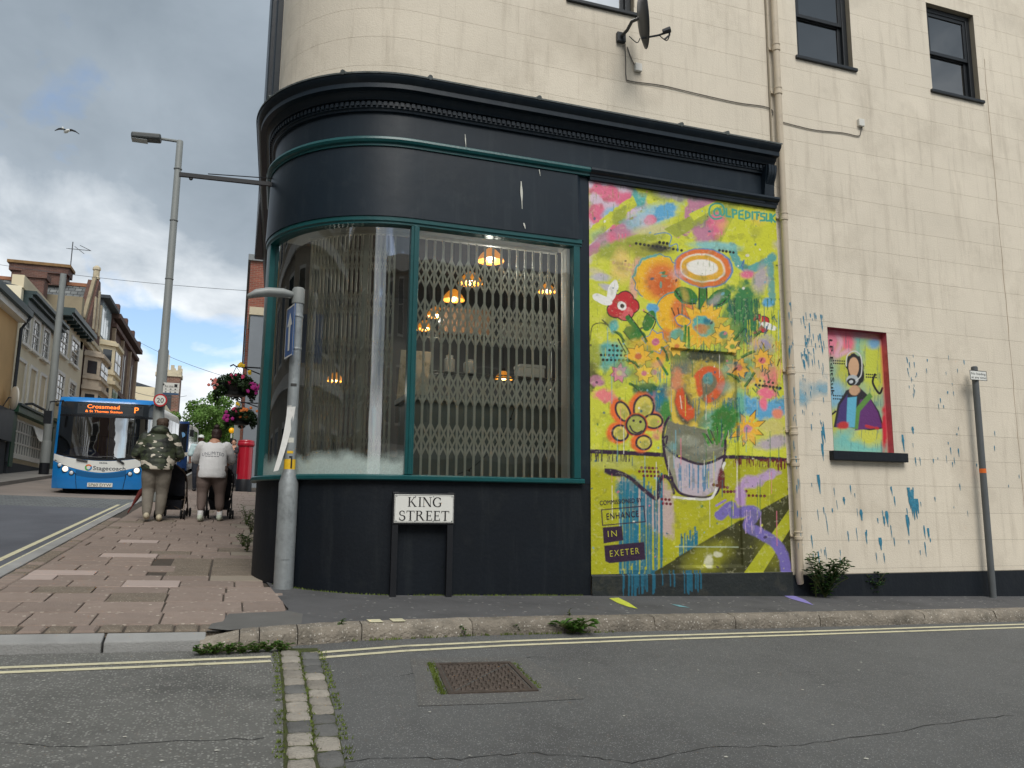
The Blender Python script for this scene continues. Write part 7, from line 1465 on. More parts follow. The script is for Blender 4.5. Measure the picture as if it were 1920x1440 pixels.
def tuft(x, y, dz, n, sp_, h):
    for i in range(n):
        p = np.array([x+rg.normal()*sp_, y+rg.normal()*sp_*.5, 0]); p[2] = gz(p[0], p[1])+dz; a = rg.uniform(0, 6.28); w = .004; mb.add([(p[0]-w, p[1], p[2]), (p[0]+w, p[1], p[2]), (p[0]+math.cos(a)*h*.5, p[1]+math.sin(a)*h*.5, p[2]+h*rg.uniform(.4, 1))], [(0, 1, 2)])
yy = 6.15
while yy > 2.7:
    for xo in (-.145, .02, .175):
        if rg.random() < .75: tuft(sett_x(yy)+xo, yy, -KD+.006, 10, .014, .022)
    yy -= .07
for u in np.linspace(0, 1, 30): p = mp(-.02, u, 0); tuft(p[0]-.02, p[1], -KD+.004, 12, .012, .026); 
for u in np.linspace(.05, .9, 16): p = mp(1.02, u, 0); tuft(p[0]+.01, p[1], -KD+.004, 7, .012, .018)
for xx in np.arange(1.7, 3.5, .02):
    if rg.random() < .7: tuft(xx, YW-.01, .004, 7, .02, .022)
for tt_ in np.arange(.1, 1.0, .03):
    q_ = P(-RC*tt_, .012); tuft(q_[0], q_[1], .004, 6, .014, .02)
for xx in np.arange(.9, 3.3, .03): 
    if rg.random() < .6: tuft(xx, kerb_front(xx)-.01, -KD+.002, 6, .014, .03)
tag(mb.build('moss_tufts', leafmat('moss_green', (96, 112, 40))), 'moss and grass sprouting in the joints of setts and kerb', 'moss', kind='stuff')
mb = MB()
for i in range(70):
    x_, y_ = rg.uniform(-2, 6), rg.uniform(3, 6.2); s_ = rg.uniform(.006, .016); a = rg.uniform(0, 6); mb.add([(x_+s_*math.cos(a+k*1.57)*rg.uniform(.5, 1.2), y_+s_*math.sin(a+k*1.57), gz(x_, y_)-KD+.005) for k in range(4)], [(0, 1, 2, 3)])
for i in range(40):
    x_ = rg.uniform(1, 9); y_ = rg.uniform(kerbY(x_)+.05, YW-.05); s_ = rg.uniform(.005, .013); mb.add([(x_+s_*math.cos(k*1.57), y_+s_*math.sin(k*1.57), gz(x_, y_)+.007) for k in range(4)], [(0, 1, 2, 3)])
tag(mb.build('litter_specks', mat('pale_litter', (196, 194, 184), .8)), 'pale specks of litter scattered on road and footway', 'litter', kind='stuff')
# ================================================================ buses
m_rub = mat('tyre_rubber', (28, 28, 30), .85, .1, 6); m_trim = mat('bus_black_trim', (24, 26, 30), .35, .08, 4)
m_bglass = glass_mat('bus_windscreen_glass', (190, 200, 204), 1.5, .40); m_bside = mat('bus_side_glass', (34, 40, 46), .06, .1, 2, spec=.9)
m_lamp = mat('clear_headlamp', (220, 226, 230), .15, .05, 20); m_lampon = mat('lit_headlamp', (255, 246, 226), .3, 0, emit=.55); m_led = mat('amber_led_text', (255, 122, 40), .5, 0, emit=1.3)
def bus(label, loc, rz, cfront, cband, cside, full=True, L=10.2, group='buses standing at the stop'):
    t = thing('bus', label, 'bus', loc, rz, group=group, local=True); W = 1.24
    mf = mat('bus_paint_%d' % cfront[2], cfront, .28, .04, 2, coat=.5, stain=((cfront[0]*.8, cfront[1]*.82, cfront[2]*.84), 2.2, .55, .5)); mbn = mat('bus_band_%d' % cband[0], cband, .3, .03, 2, coat=.4); ms = mat('bus_side_%d' % cside[0], cside, .35, .05, 2, coat=.3)
    def F(x, z, o_=0.0):
        a = min(1.0, abs(x)/W); return .34*a**5+max(0, z-1.0)*.10+max(0, z-2.45)**2*2.2+max(0, .45-z)*.12-o_
    def patch(name, m, x0, x1, lo, hi, o_, nx=18, nz=6, parent=None, smooth='all'):
        mb = MB()
        for j in range(nz+1):
            for i in range(nx+1):
                x = x0+(x1-x0)*i/nx; a_, b_ = (lo(x) if callable(lo) else lo), (hi(x) if callable(hi) else hi); z = a_+(b_-a_)*j/nz; mb.v.append((x, F(x, z, o_), z))
        mb.f = [(j*(nx+1)+i, j*(nx+1)+i+1, (j+1)*(nx+1)+i+1, (j+1)*(nx+1)+i) for j in range(nz) for i in range(nx)]; mb.mi = [0]*len(mb.f); return mb.build(name, m, parent or t, smooth=smooth)
    # shell: front skin below the screen, sides, roof, back
    zw = lambda x: .95+.17*(abs(x)/W)**2
    patch('front_panel', mf, -W, W, .17, zw, 0, 26, 8)
    patch('screen_surround', m_trim, -W+.05, W-.05, lambda x: zw(x)+.001, 2.56, .004, 26, 2) if not full else None
    mb = MB(); n = 10; prof = [(W, .17), (W, 2.40), (W-.03, 2.52), (W-.12, 2.61), (W-.35, 2.655), (0, 2.675)]; prof = prof+[(-a, b) for a, b in prof[-2::-1]]
    S_ = [(None, 0)]+[(q, 0) for q in (.9, L-.2, L)]
    for k, (yy, _) in enumerate(S_):
        for (px_, pz) in prof: mb.v.append((px_, (F(px_, pz) if yy is None else yy), pz))
    m_ = len(prof); mb.f = [(k*m_+i, k*m_+i+1, (k+1)*m_+i+1, (k+1)*m_+i) for k in range(3) for i in range(m_-1)]; mb.f.append(tuple(range(3*m_, 4*m_)))
    mb.mi = [0 if f[0] < m_ else 1 for f in mb.f]; body = mb.build('body', [mf, ms], t, smooth=True)
    patch('roof_brow', mf, -W+.02, W-.02, 2.545, 2.672, .002, 22, 4)
    for s_ in (-1, 1):
        mb = MB(); xs_ = [(W-.075)*s_, (W+.001)*s_]
        for z in np.linspace(zw(W)-.02, 2.6, 8):
            for x in xs_: mb.v.append((x, F(x, z, .006), z))
        mb.f = [(2*i, 2*i+1, 2*i+3, 2*i+2) for i in range(7)]; mb.mi = [0]*7; mb.build('corner_pillar', mf, t, smooth='all')
    # windscreen and destination box
    if full:
        patch('screen_frame', m_trim, -W+.07, W-.07, lambda x: zw(x)+.0, lambda x: zw(x)+.06, .008, 22, 1); patch('screen_frame', m_trim, -W+.07, W-.07, 2.13, 2.19, .008, 22, 1)
        patch('destination_glass', mat('dark_display_glass', (40, 46, 52), .12, .08, 2, spec=.8), -W+.07, W-.07, 2.191, 2.545, .005, 22, 4)
        patch('windscreen', m_bglass, -W+.07, W-.07, lambda x: zw(x)+.061, 2.129, .005, 22, 6)
        patch('display_window', mat('display_panel', (58, 62, 66), .3, .05, 2), -.72, .92, 2.215, 2.50, .0075, 14, 3)
        mb = MB(); ft = lambda x0, z0: (lambda a, b_: (x0+a, F(x0+a, z0+b_, .012), z0+b_))
        for tx, x0_, z0_, w_, h_ in (('Crossmead', -.48, 2.375, .80, .11), ('& St Thomas Station', -.52, 2.265, .92, .065), ('P', .70, 2.29, .105, .17)): mb = MB(); put_text(mb, tx, ft(x0_, z0_), w_, h_); o = mb.build('display_text', m_led, t); o['label'] = 'amber destination lettering ' + tx
        # saloon behind the glass
        MB().box(-W+.06, W-.06, .5, L-.3, .55, .60).build('floor', m_trim, t); MB().box(-1.1, 1.1, L-.4, L-.35, .6, 2.4).build('rear_bulkhead', mat('pale_bulkhead', (150, 156, 156), .6), t)
        mb = MB(); mb.ell((-.62, .62, .98), (.50, .26, .34), 16, 10); mb.build('dash_hood', mat('bus_dash_blue', (40, 84, 150), .5), t, smooth='all'); MB().box(-1.12, 1.12, .30, .78, .6, .93).build('dashboard', m_trim, t)
        for i in range(5):
            for sx2 in (-.75, .75):
                mb = MB(); mb.box(sx2-.38, sx2+.38, 2.4+i*1.4, 2.5+i*1.4, 1.0, 1.65); mb.box(sx2-.38, sx2+.38, 2.0+i*1.4, 2.39+i*1.4, .95, 1.05); mb.build('seat', mat('bus_seat_blue', (40, 60, 96), .8), t, bevel=.03)
        for (x, y) in ((-.35, 1.5), (.35, 1.5), (.35, 3.4), (-.35, 3.4)): MB().tube([(x, y, .6), (x, y, 2.5)], .02, 6).build('grab_pole', mat('yellow_pole', (216, 196, 60), .4), t)
        mb = MB(); mb.tube([(.0, F(0, 1.01, .03), 1.03), (-.45, F(-.45, 1.02, .03), 1.06), (-.95, F(-.95, 1.07, .03), 1.06)], .014, 5); mb.tube([(-.35, F(-.35, .95, .02), .92), (-.62, F(-.62, .98, .03), .97)], .03, 5); mb.tube([(.55, F(.5, .93, .03), .90), (.3, F(.3, 1, .03), 1.06), (-.1, F(0, 1.03, .03), 1.06)], .014, 5); mb.tube([(.55, F(.5, .95, .02), .88), (.38, F(.3, 1, .03), .99)], .03, 5); mb.build('wiper', m_trim, t)
        mb = MB(); mb.ell((-1.05, F(1.05, 1.9)-.0, 2.0), (.05, .05, .05), 6, 4)
    else:
        patch('destination_glass', m_trim, -W+.07, W-.07, 2.19, 2.545, .005, 18, 3); patch('windscreen', m_bside, -W+.07, W-.07, lambda x: zw(x)+.02, 2.18, .005, 18, 4)
        mb = MB(); mb.lathe([(.13, 0), (.01, -.001)], (.95, F(.95, 2.0, .012), 1.98), 16, axis='y'); mb.build('screen_disc', mat('blue_disc', (110, 160, 206), .4), t)
    # white band, bumper, lamps
    wl0 = lambda x: .62+.30*(abs(x)/W)**1.7
    patch('white_band', mbn, -W+.01, W-.01, wl0, lambda x: zw(x)-.012, .006, 24, 3)
    patch('grille_recess', mat('bus_recess_%d' % cfront[2], tuple(v_*.72 for v_ in cfront), .4, .04, 2), -.62, .62, lambda x: .47+.07*(x/.62)**2, lambda x: wl0(x)-.03, .003, 16, 2)
    patch('bumper', mf, -W+.03, W-.03, .18, lambda x: .40+.06*(abs(x)/W)**2, .035, 24, 4)
    for s_ in (-1, 1):
        pts = [(.60, .40), (.62, .58), (.72, .66), (.95, .80), (1.15, .92), (1.2, .93)]; mb = MB()
        for k in range(len(pts)-1):
            a, b_ = pts[k], pts[k+1]; mb.tube([(s_*a[0], F(a[0], a[1], .007), a[1]), (s_*b_[0], F(b_[0], b_[1], .007), b_[1])], .009, 4)
        mb.tube([(s_*.60, F(.6, .4, .038), .40), (s_*.57, F(.57, .2, .038), .19)], .008, 4); mb.build('panel_seam', m_trim, t)
        for k, (hx_, hz_, r_) in enumerate(((1.03, .80, .055), (.88, .70, .075), (.72, .60, .052))):
            xx = s_*hx_; o_ = F(xx, hz_, .0); mb = MB(); mb.lathe([(r_*1.25, .03), (r_*1.25, -.012), (r_, -.02)], (xx, o_, hz_), 16, axis='y'); h = mb.build('headlight', m_trim, t, smooth=True)
            mb = MB(); mb.lathe([(r_, -.0205), (r_*.7, -.032), (.004, -.037)], (xx, o_, hz_), 16, axis='y'); mb.build('lens', m_lampon if k == 1 and full else m_lamp, h, smooth='all')
    if full:
        mb = MB(); mb.box(-.31, .31, F(.3, .3, .05), F(.3, .3, .045), .235, .345); pl = mb.build('number_plate', mat('plate_white', (226, 226, 216), .4), t); mb = MB(); put_text(mb, 'SP60 DYW', lambda a, b_: (-.28+a, F(.3, .3, .052), .25+b_), .56, .08); mb.build('lettering', m_ink2, pl)
        mb = MB(); put_text(mb, 'Stagecoach', lambda a, b_: (-.20+a, F(a-.2, .74, .012), .70+b_-.01), .80, .115); put_text(mb, '36206', lambda a, b_: (-.06+a, F(0, .86, .012), .865+b_), .20, .045); o = mb.build('lettering', mat('dark_blue_lettering', (22, 30, 50), .5), t); o['label'] = 'dark lettering Stagecoach and fleet number 36206'
        for k, c3 in enumerate(((232, 120, 60), (90, 170, 90), (40, 130, 190))):
            mb = MB(); V = []
            for q in range(9): a = rad(k*120+q*15+20); V += [(-.315+.088*math.cos(a), F(.3, .74, .012), .755+.088*math.sin(a)), (-.315+.05*math.cos(a+.25), F(.3, .74, .012), .755+.05*math.sin(a+.25))]
            mb.add(V, [(2*q, 2*q+1, 2*q+3, 2*q+2) for q in range(8)]); mb.build('logo_swirl', mat('swirl_%d' % c3[0], c3, .4), t)
    # sides, wheels, mirrors
    for s_ in (-1, 1):
        for k in range(5): a = 1.0+k*1.8; MB().box(s_*(W+.004)-.003, s_*(W+.004)+.003, a, a+1.68, 1.25, 2.3).build('side_window', m_bside, t)
        MB().box(s_*(W+.004)-.003, s_*(W+.004)+.003, .9, L-.3, .18, .55).build('skirt', mf, t)
        for yy in (2.1, L-2.6):
            mb = MB(); mb.lathe([(.30, -.13), (.47, -.13), (.49, -.10), (.49, .10), (.47, .13), (.30, .13)], (s_*(W-.16), yy, .37), 24, axis='x'); w = mb.build('wheel', m_rub, t, smooth=True); mb = MB(); mb.lathe([(.29, .02), (.27, .09), (.1, .10), (.01, .12)] if s_ > 0 else [(.29, -.02), (.27, -.09), (.1, -.10), (.01, -.12)], (s_*(W-.16), yy, .37), 20, axis='x'); mb.build('rim', m_galv, w, smooth=True)
        mb = MB(); mb.tube([(s_*1.1, .4, 2.56), (s_*1.38, .1, 2.5), (s_*1.40, .05, 2.25)], .02, 6); mb.box(s_*1.40-.09, s_*1.40+.09, -.02, .08, 1.9, 2.25); mb.build('mirror', m_trim, t)
    return t
def roadz(x, y): return gz(x, y)-KD
PITCH = math.atan(GY)
b1 = bus('blue and white single deck bus facing downhill with lit destination display', (-3.46, 24.4, roadz(-3.46, 24.4)-.02), 0, (26, 128, 204), (232, 234, 230), (196, 192, 180), True); b1.rotation_euler = (PITCH, 0, 0)
p2 = onX(352, 850, -2.35); b2 = bus('white and navy bus waiting behind the blue bus', (-3.6, p2[1]-.3, roadz(-3.6, p2[1])), 0, (30, 60, 110), (226, 222, 206), (206, 198, 178), False, 11); b2.rotation_euler = (PITCH, 0, 0)
# ================================================================ people
m_skin = mat('skin', (196, 146, 120), .6, .08, 8); m_skind = mat('dark_skin', (104, 70, 54), .6, .08, 8)
def limb(mb, pts, rs, n=14):
    pts = smoothpts(pts, 5); R_ = []; k = len(rs)-1
    for i in range(len(pts)): u = i/(len(pts)-1)*k; j = min(int(u), k-1); R_.append(rs[j]+(rs[j+1]-rs[j])*(u-j))
    mb.tube(pts, R_, n)
    for p, r_ in ((pts[0], R_[0]), (pts[-1], R_[-1])): mb.ell(p, (r_, r_, r_), 10, 6)
def hand(mb, w, fdir, up_, s_):
    w = Vector(w); f = Vector(fdir).normalized(); u = Vector(up_); sd = f.cross(u).normalized()*s_
    mb.obox(w+f*.045, f*.045, sd*.038, f.cross(sd).normalized()*.014)
    for i, (o_, ln) in enumerate(((-.030, .055), (-.010, .066), (.010, .062), (.030, .048))): b0 = w+f*.085+sd*o_; mb.tube([b0, b0+f*ln*.45-u*.008, b0+f*ln*.5-u*.035, b0+f*ln*.1-u*.05], [.009, .009, .008, .007], 6)
    b0 = w+f*.03-sd*.04; mb.tube([b0, b0+f*.03-sd*.018-u*.01, b0+f*.05-sd*.005-u*.03], [.011, .010, .008], 6)
def shoe(mb, p, yaw_, ln=.27): 
    R_ = Matrix.Rotation(yaw_, 3, 'Z'); 
    for (dy, z, r) in ((-.05, .06, (.054, .08, .062)), (.06, .05, (.056, .10, .05)), (.16, .04, (.054, .085, .04))): q = R_ @ Vector((0, dy, z)); mb.ell((p[0]+q.x, p[1]+q.y, p[2]+q.z), r, 10, 7, tilt=R_)
def person(label, loc, rz, H, sp_):
    """local axes: +Y is where the person faces; sp_ holds joints and clothing"""
    t = thing('person', label, 'person', loc, rz, local=True); k = H/1.72
    J = {a: Vector(b)*k for a, b in sp_['joints'].items()}; hw = sp_.get('hip', .10)*k
    # continuous body: head with face, neck, trunk, arms, hands, legs
    b = MB(); hd = J['head']; b.ell(hd, (.078*k, .096*k, .112*k), 16, 12); b.ell(hd+Vector((0, .02, -.06))*k, (.058*k, .07*k, .06*k), 12, 8); b.ell(hd+Vector((0, .10, -.015))*k, (.014*k, .022*k, .02*k), 8, 6)
    for s_ in (-1, 1): b.ell(hd+Vector((s_*.080, -.005, -.01))*k, (.012*k, .022*k, .032*k), 8, 6)
    b.ell(hd+Vector((0, .088, -.062))*k, (.028*k, .014*k, .010*k), 8, 6)
    limb(b, [J['neck'], hd+Vector((0, -.01, -.07))*k], [.058*k, .052*k]); limb(b, [J['pelvis'], (J['pelvis']+J['neck'])/2, J['neck']-Vector((0, 0, .04))*k], [.13*k, .13*k, .11*k])
    for s_, q in ((-1, 'l'), (1, 'r')):
        limb(b, [J['sh'+q], J['el'+q], J['wr'+q]], [.055*k, .045*k, .030*k], 10); hand(b, J['wr'+q], sp_.get('hdir', (0, 1, -.1)), (0, 0, 1), s_)
        limb(b, [J['hip'+q], J['kn'+q], J['an'+q]], [.085*k, .055*k, .04*k], 10)
    rm = remesh(b, .011, 3); rm.build('body', sp_.get('skin', m_skin), t, smooth='all')
    # eyes
    if sp_.get('face'):
        e = MB(); [e.ell(hd+Vector((s_*.030, .088, .012))*k, (.011*k, .006*k, .006*k), 8, 5) for s_ in (-1, 1)]; e.build('eyes', m_ink2, t, smooth='all')
    # trousers
    tr = MB(); tl = sp_['legr']; 
    for q in 'lr': limb(tr, [J['hip'+q]+Vector((0, 0, .05))*k, J['hip'+q]*.5+J['kn'+q]*.5, J['kn'+q], J['kn'+q]*.45+J['an'+q]*.55, J['an'+q]+Vector((0, 0, sp_.get('cuff', .02)))], [r_*k for r_ in tl])
    tr.ell(J['pelvis']+Vector((0, -.01, .0))*k, (sp_['hipw']*k, .15*k, .15*k), 16, 10); remesh(tr, .014, 5).build('trousers', sp_['mt'], t, smooth='all')
    # top
    tp = MB(); 
    if 'rings' in sp_: tp.loft([tuple(v_*k for v_ in r_) for r_ in sp_['rings']])
    for c, r_ in sp_['torso']: tp.ell(Vector(c)*k, Vector(r_)*k, 18, 10)
    for q in 'lr':
        e = J['wr'+q] if sp_['sleeve'] == 'long' else J['el'+q]; 
        if sp_['sleeve'] == 'long':
            A_, B_, C_ = J['sh'+q], J['el'+q], J['sh'+q]*0+J['wr'+q]*.92+J['el'+q]*.08
            r0 = sp_['armr']*k; n_ = 24; tp.tube([A_*(1-u)+B_*u for u in np.linspace(0, 1, n_)], [r0*(1.05-.1*u)*(.94+.07*abs(math.sin(math.pi*u*4))) for u in np.linspace(0, 1, n_)], 14); tp.ell(B_, (r0*.95,)*3, 12, 8); tp.ell(A_, (r0*1.02,)*3, 12, 8)
            tp.tube([B_*(1-u)+C_*u for u in np.linspace(0, 1, n_)], [r0*(.95-.25*u)*(.94+.07*abs(math.sin(math.pi*u*3))) for u in np.linspace(0, 1, n_)], 14)
        else: limb(tp, [J['sh'+q], J['sh'+q]*.5+J['el'+q]*.5, J['el'+q]+Vector((0, .02, .0))], [sp_['armr']*1.0*k, sp_['armr']*1.05*k, sp_['armr']*k])
    top = remesh(tp, sp_.get('vox', .013), sp_.get('sm', 3)).build('top', sp_['mtop'], t, smooth='all')
    s1 = MB(); [shoe(s1, J['an'+q]-Vector((0, 0, J['an'+q].z-sp_.get('lift', {}).get(q, 0))), sp_.get('toe', {}).get(q, 0)) for q in 'l']; remesh(s1, .012, 2).build('shoe', sp_['ms'], t, smooth='all'); s1 = MB(); shoe(s1, J['anr']-Vector((0, 0, J['anr'].z)), 0); remesh(s1, .012, 2).build('shoe', sp_['ms'], t, smooth='all')
    hr = MB()
    for c, r_ in sp_['hair']: hr.ell(hd+Vector(c)*k, Vector(r_)*k, 14, 9)
    h_ = remesh(hr, .009, 1); 
    rg = random.Random(3); h_.v = [(a+rg.uniform(-.004, .004), b_+rg.uniform(-.004, .004), c_+rg.uniform(-.004, .004)) for a, b_, c_ in h_.v]; h_.build('hair' if not sp_.get('cap') else 'cap', sp_['mh'], t, smooth='all')
    return t, top, J, k
# camouflage cloth
m_camo = bpy.data.materials.new('camouflage_quilting'); m_camo.use_nodes = True; _n = m_camo.node_tree; _b = _n.nodes['Principled BSDF']; _b.inputs['Roughness'].default_value = .6
_t = _n.nodes.new('ShaderNodeTexCoord'); _mp = _n.nodes.new('ShaderNodeMapping'); _mp.inputs['Scale'].default_value = (1, 1, 1.9); _n.links.new(_t.outputs['Object'], _mp.inputs[0])
def _cn(sc, off):
    n = _n.nodes.new('ShaderNodeTexNoise'); n.inputs['Scale'].default_value = sc; n.inputs['Detail'].default_value = 2.5; m = _n.nodes.new('ShaderNodeMapping'); m.inputs['Location'].default_value = off; _n.links.new(_mp.outputs[0], m.inputs[0]); _n.links.new(m.outputs[0], n.inputs['Vector']); return n.outputs['Fac']
def _step(s_, th): g = _n.nodes.new('ShaderNodeMath'); g.operation = 'GREATER_THAN'; g.inputs[1].default_value = th; _n.links.new(s_, g.inputs[0]); return g.outputs[0]
def _mix(f, a, c): x = _n.nodes.new('ShaderNodeMix'); x.data_type = 'RGBA'; _n.links.new(f, x.inputs[0]); (_n.links.new(a, x.inputs[6]) if not isinstance(a, tuple) else setattr(x.inputs[6], 'default_value', lin(a)+(1,))); x.inputs[7].default_value = lin(c)+(1,); return x.outputs[2]
o_ = _mix(_step(_cn(5, (1, 2, 3)), .52), (62, 70, 50), (44, 50, 38)); o_ = _mix(_step(_cn(6, (7, 1, 4)), .60), o_, (28, 32, 28)); o_ = _mix(_step(_cn(4.2, (3, 8, 1.6)), .575), o_, (206, 198, 182)); _n.links.new(o_, _b.inputs['Base Color'])
m_jog = mat('grey_joggers', (122, 116, 106), .9, .14, 7, bump=1, bscale=9); m_legg = mat('taupe_leggings', (106, 92, 86), .85, .07, 4); m_tee = mat('white_tee', (224, 224, 224), .85, .03, 3, bump=1, bscale=7)
m_shoeb = mat('beige_trainers', (190, 180, 156), .7, .15, 14); m_shoeg = mat('pale_green_trainers', (196, 204, 188), .7, .12, 14); m_hairb = mat('brown_hair', (74, 58, 46), .7, .3, 40); m_haird = mat('dark_brown_hair', (54, 38, 34), .6, .3, 40)
def gpos(px_, py_): p = onG(px_, py_); return (p[0], p[1], gz(p[0], p[1]))
# man in quilted jacket
lc = gpos(287, 977)
jr = []
for i in range(41):
    u = i/40; zz_ = .84+.62*u; q_ = 1+.030*abs(math.sin(math.pi*u*7)); jr.append((0, -.03+.15*u, zz_, (.235+.035*math.sin(math.pi*min(1, u*1.15)))*q_*(1 if u < .8 else 1-1.6*(u-.8)**1.3), (.175+.02*math.sin(math.pi*u))*q_*(1 if u < .85 else 1-1.6*(u-.85))))
tors = [((0, .09, 1.47), (.17, .12, .06)), ((0, .045, 1.50), (.145, .12, .095))]
cam_p, top, J, k = person('person in a camouflage quilted jacket and grey joggers pushing a pushchair', lc, rad(4), 1.82, dict(
    joints=dict(pelvis=(0, 0, .93), neck=(0, .13, 1.46), head=(.03, .20, 1.60), shl=(-.22, .11, 1.38), ell=(-.335, .10, 1.10), wrl=(-.20, .44, 1.02), shr=(.22, .11, 1.38), elr=(.335, .10, 1.10), wrr=(.22, .44, 1.02), hipl=(-.105, 0, .90), knl=(-.11, .04, .50), anl=(-.105, -.12, .10), hipr=(.105, 0, .90), knr=(.105, .05, .50), anr=(.085, .03, .09)),
    legr=(.135, .125, .098, .085, .066), cuff=.03, hipw=.185, mt=m_jog, torso=tors, rings=jr, sleeve='long', armr=.088, mtop=m_camo, ms=m_shoeb, vox=.010, sm=3, lift={'l': .03},
    hair=[((0, -.02, .03), (.098, .108, .098)), ((.03, .01, .09), (.07, .07, .045)), ((-.04, -.04, .07), (.06, .06, .05)), ((0, -.06, -.02), (.085, .06, .07))], mh=m_hairb))
# woman in white top
lc2 = gpos(392, 977)
tors = []; ring = [(0, -.02, .76, .245, .195), (0, -.02, .82, .252, .20), (0, -.01, .92, .25, .195), (0, .02, 1.06, .238, .185), (0, .05, 1.20, .228, .17), (0, .07, 1.30, .222, .15), (0, .085, 1.37, .19, .115), (0, .095, 1.415, .10, .08)]
wom, topw, J, k = person('person in a white printed tee and taupe leggings with hair in a bun', lc2, rad(-3), 1.76, dict(
    joints=dict(pelvis=(0, 0, .90), neck=(0, .10, 1.42), head=(.02, .16, 1.555), shl=(-.215, .08, 1.34), ell=(-.30, .20, 1.10), wrl=(-.18, .44, 1.02), shr=(.215, .08, 1.34), elr=(.30, .20, 1.10), wrr=(.20, .44, 1.02), hipl=(-.12, 0, .86), knl=(-.145, -.02, .48), anl=(-.14, -.16, .11), hipr=(.12, 0, .86), knr=(.145, .06, .48), anr=(.16, .10, .09)),
    legr=(.15, .132, .09, .08, .048), cuff=.10, hipw=.22, mt=m_legg, torso=tors, rings=ring, sleeve='short', armr=.088, mtop=m_tee, ms=m_shoeg, sm=8, lift={'l': .0},
    hair=[((0, -.02, .03), (.090, .104, .098)), ((0, -.06, -.03), (.08, .06, .08)), ((.0, -.07, .135), (.05, .05, .045))], mh=m_haird))
# print on the back of the tee, laid on its surface
bv = BVHTree.FromPolygons([v.co for v in topw.data.vertices], [tuple(p.vertices) for p in topw.data.polygons]); mb = MB()
def onback(a, z):
    h = bv.ray_cast(Vector((a, -2, z)), Vector((0, 1, 0)))[0]; return (a, (h.y if h is not None else -.15)-.006, z)
put_text(mb, 'UNLIMITED', lambda a, b_: onback(-.19+a, 1.20+b_-.03*((a-.19)/.19)**2), .38, .062, 1.1); [mb.add([onback(-.13+q*.05, 1.166), onback(-.092+q*.05, 1.166), onback(-.092+q*.05, 1.175), onback(-.13+q*.05, 1.175)], [(0, 1, 2, 3)]) for q in range(5)]; mb.v and mb.build('back_print', mat('grey_print', (96, 100, 110), .7), wom)
sk = MB(); [sk.lathe([(.05, .06), (.052, .17), (.048, .19)], (J['an'+q].x, J['an'+q].y, 0 if q == 'r' else 0), 12) for q in 'lr']; sk.build('socks', m_tee, wom, smooth=True)
# man in cap coming down the hill
lc3 = gpos(370, 921); tors = [((0, 0, .95), (.19, .13, .12)), ((0, 0, 1.1), (.19, .13, .14)), ((0, 0, 1.25), (.205, .13, .12)), ((0, 0, 1.36), (.2, .11, .08))]
jo = dict(pelvis=(0, 0, .92), neck=(0, 0, 1.44), head=(0, .03, 1.59), shl=(-.21, 0, 1.37), ell=(-.27, .02, 1.1), wrl=(-.26, .12, .86), shr=(.21, 0, 1.37), elr=(.27, .02, 1.1), wrr=(.26, .12, .86), hipl=(-.1, 0, .88), knl=(-.1, .1, .48), anl=(-.1, .06, .09), hipr=(.1, 0, .88), knr=(.1, .02, .48), anr=(.1, -.1, .09))
person('person in a pale shirt and white cap walking down the pavement', lc3, rad(178), 1.72, dict(joints=jo, skin=m_skind, face=True, legr=(.115, .105, .08, .07, .06), hipw=.17, mt=mat('dark_jeans', (46, 50, 60), .85), torso=tors, sleeve='short', armr=.075, mtop=mat('pale_aqua_shirt', (190, 212, 214), .8, .08, 6), ms=mat('dark_shoes', (40, 38, 40), .6), cap=True, hair=[((0, -.01, .05), (.094, .106, .075)), ((0, .11, .035), (.07, .07, .014))], mh=mat('white_cap', (216, 220, 214), .8)))
lc4 = (lc3[0]+.95, lc3[1]+4.2, gz(lc3[0]+.95, lc3[1]+4.2))
person('person in dark clothes standing beyond the pillar box', lc4, rad(170), 1.70, dict(joints=jo, face=True, legr=(.11, .1, .08, .07, .06), hipw=.17, mt=mat('black_trousers', (34, 34, 40), .85), torso=tors, sleeve='long', armr=.085, mtop=mat('charcoal_coat', (52, 50, 56), .85), ms=mat('dark_shoes', (40, 38, 40), .6), hair=[((0, -.02, .03), (.09, .104, .098)), ((0, -.05, -.03), (.085, .06, .07))], mh=m_haird))
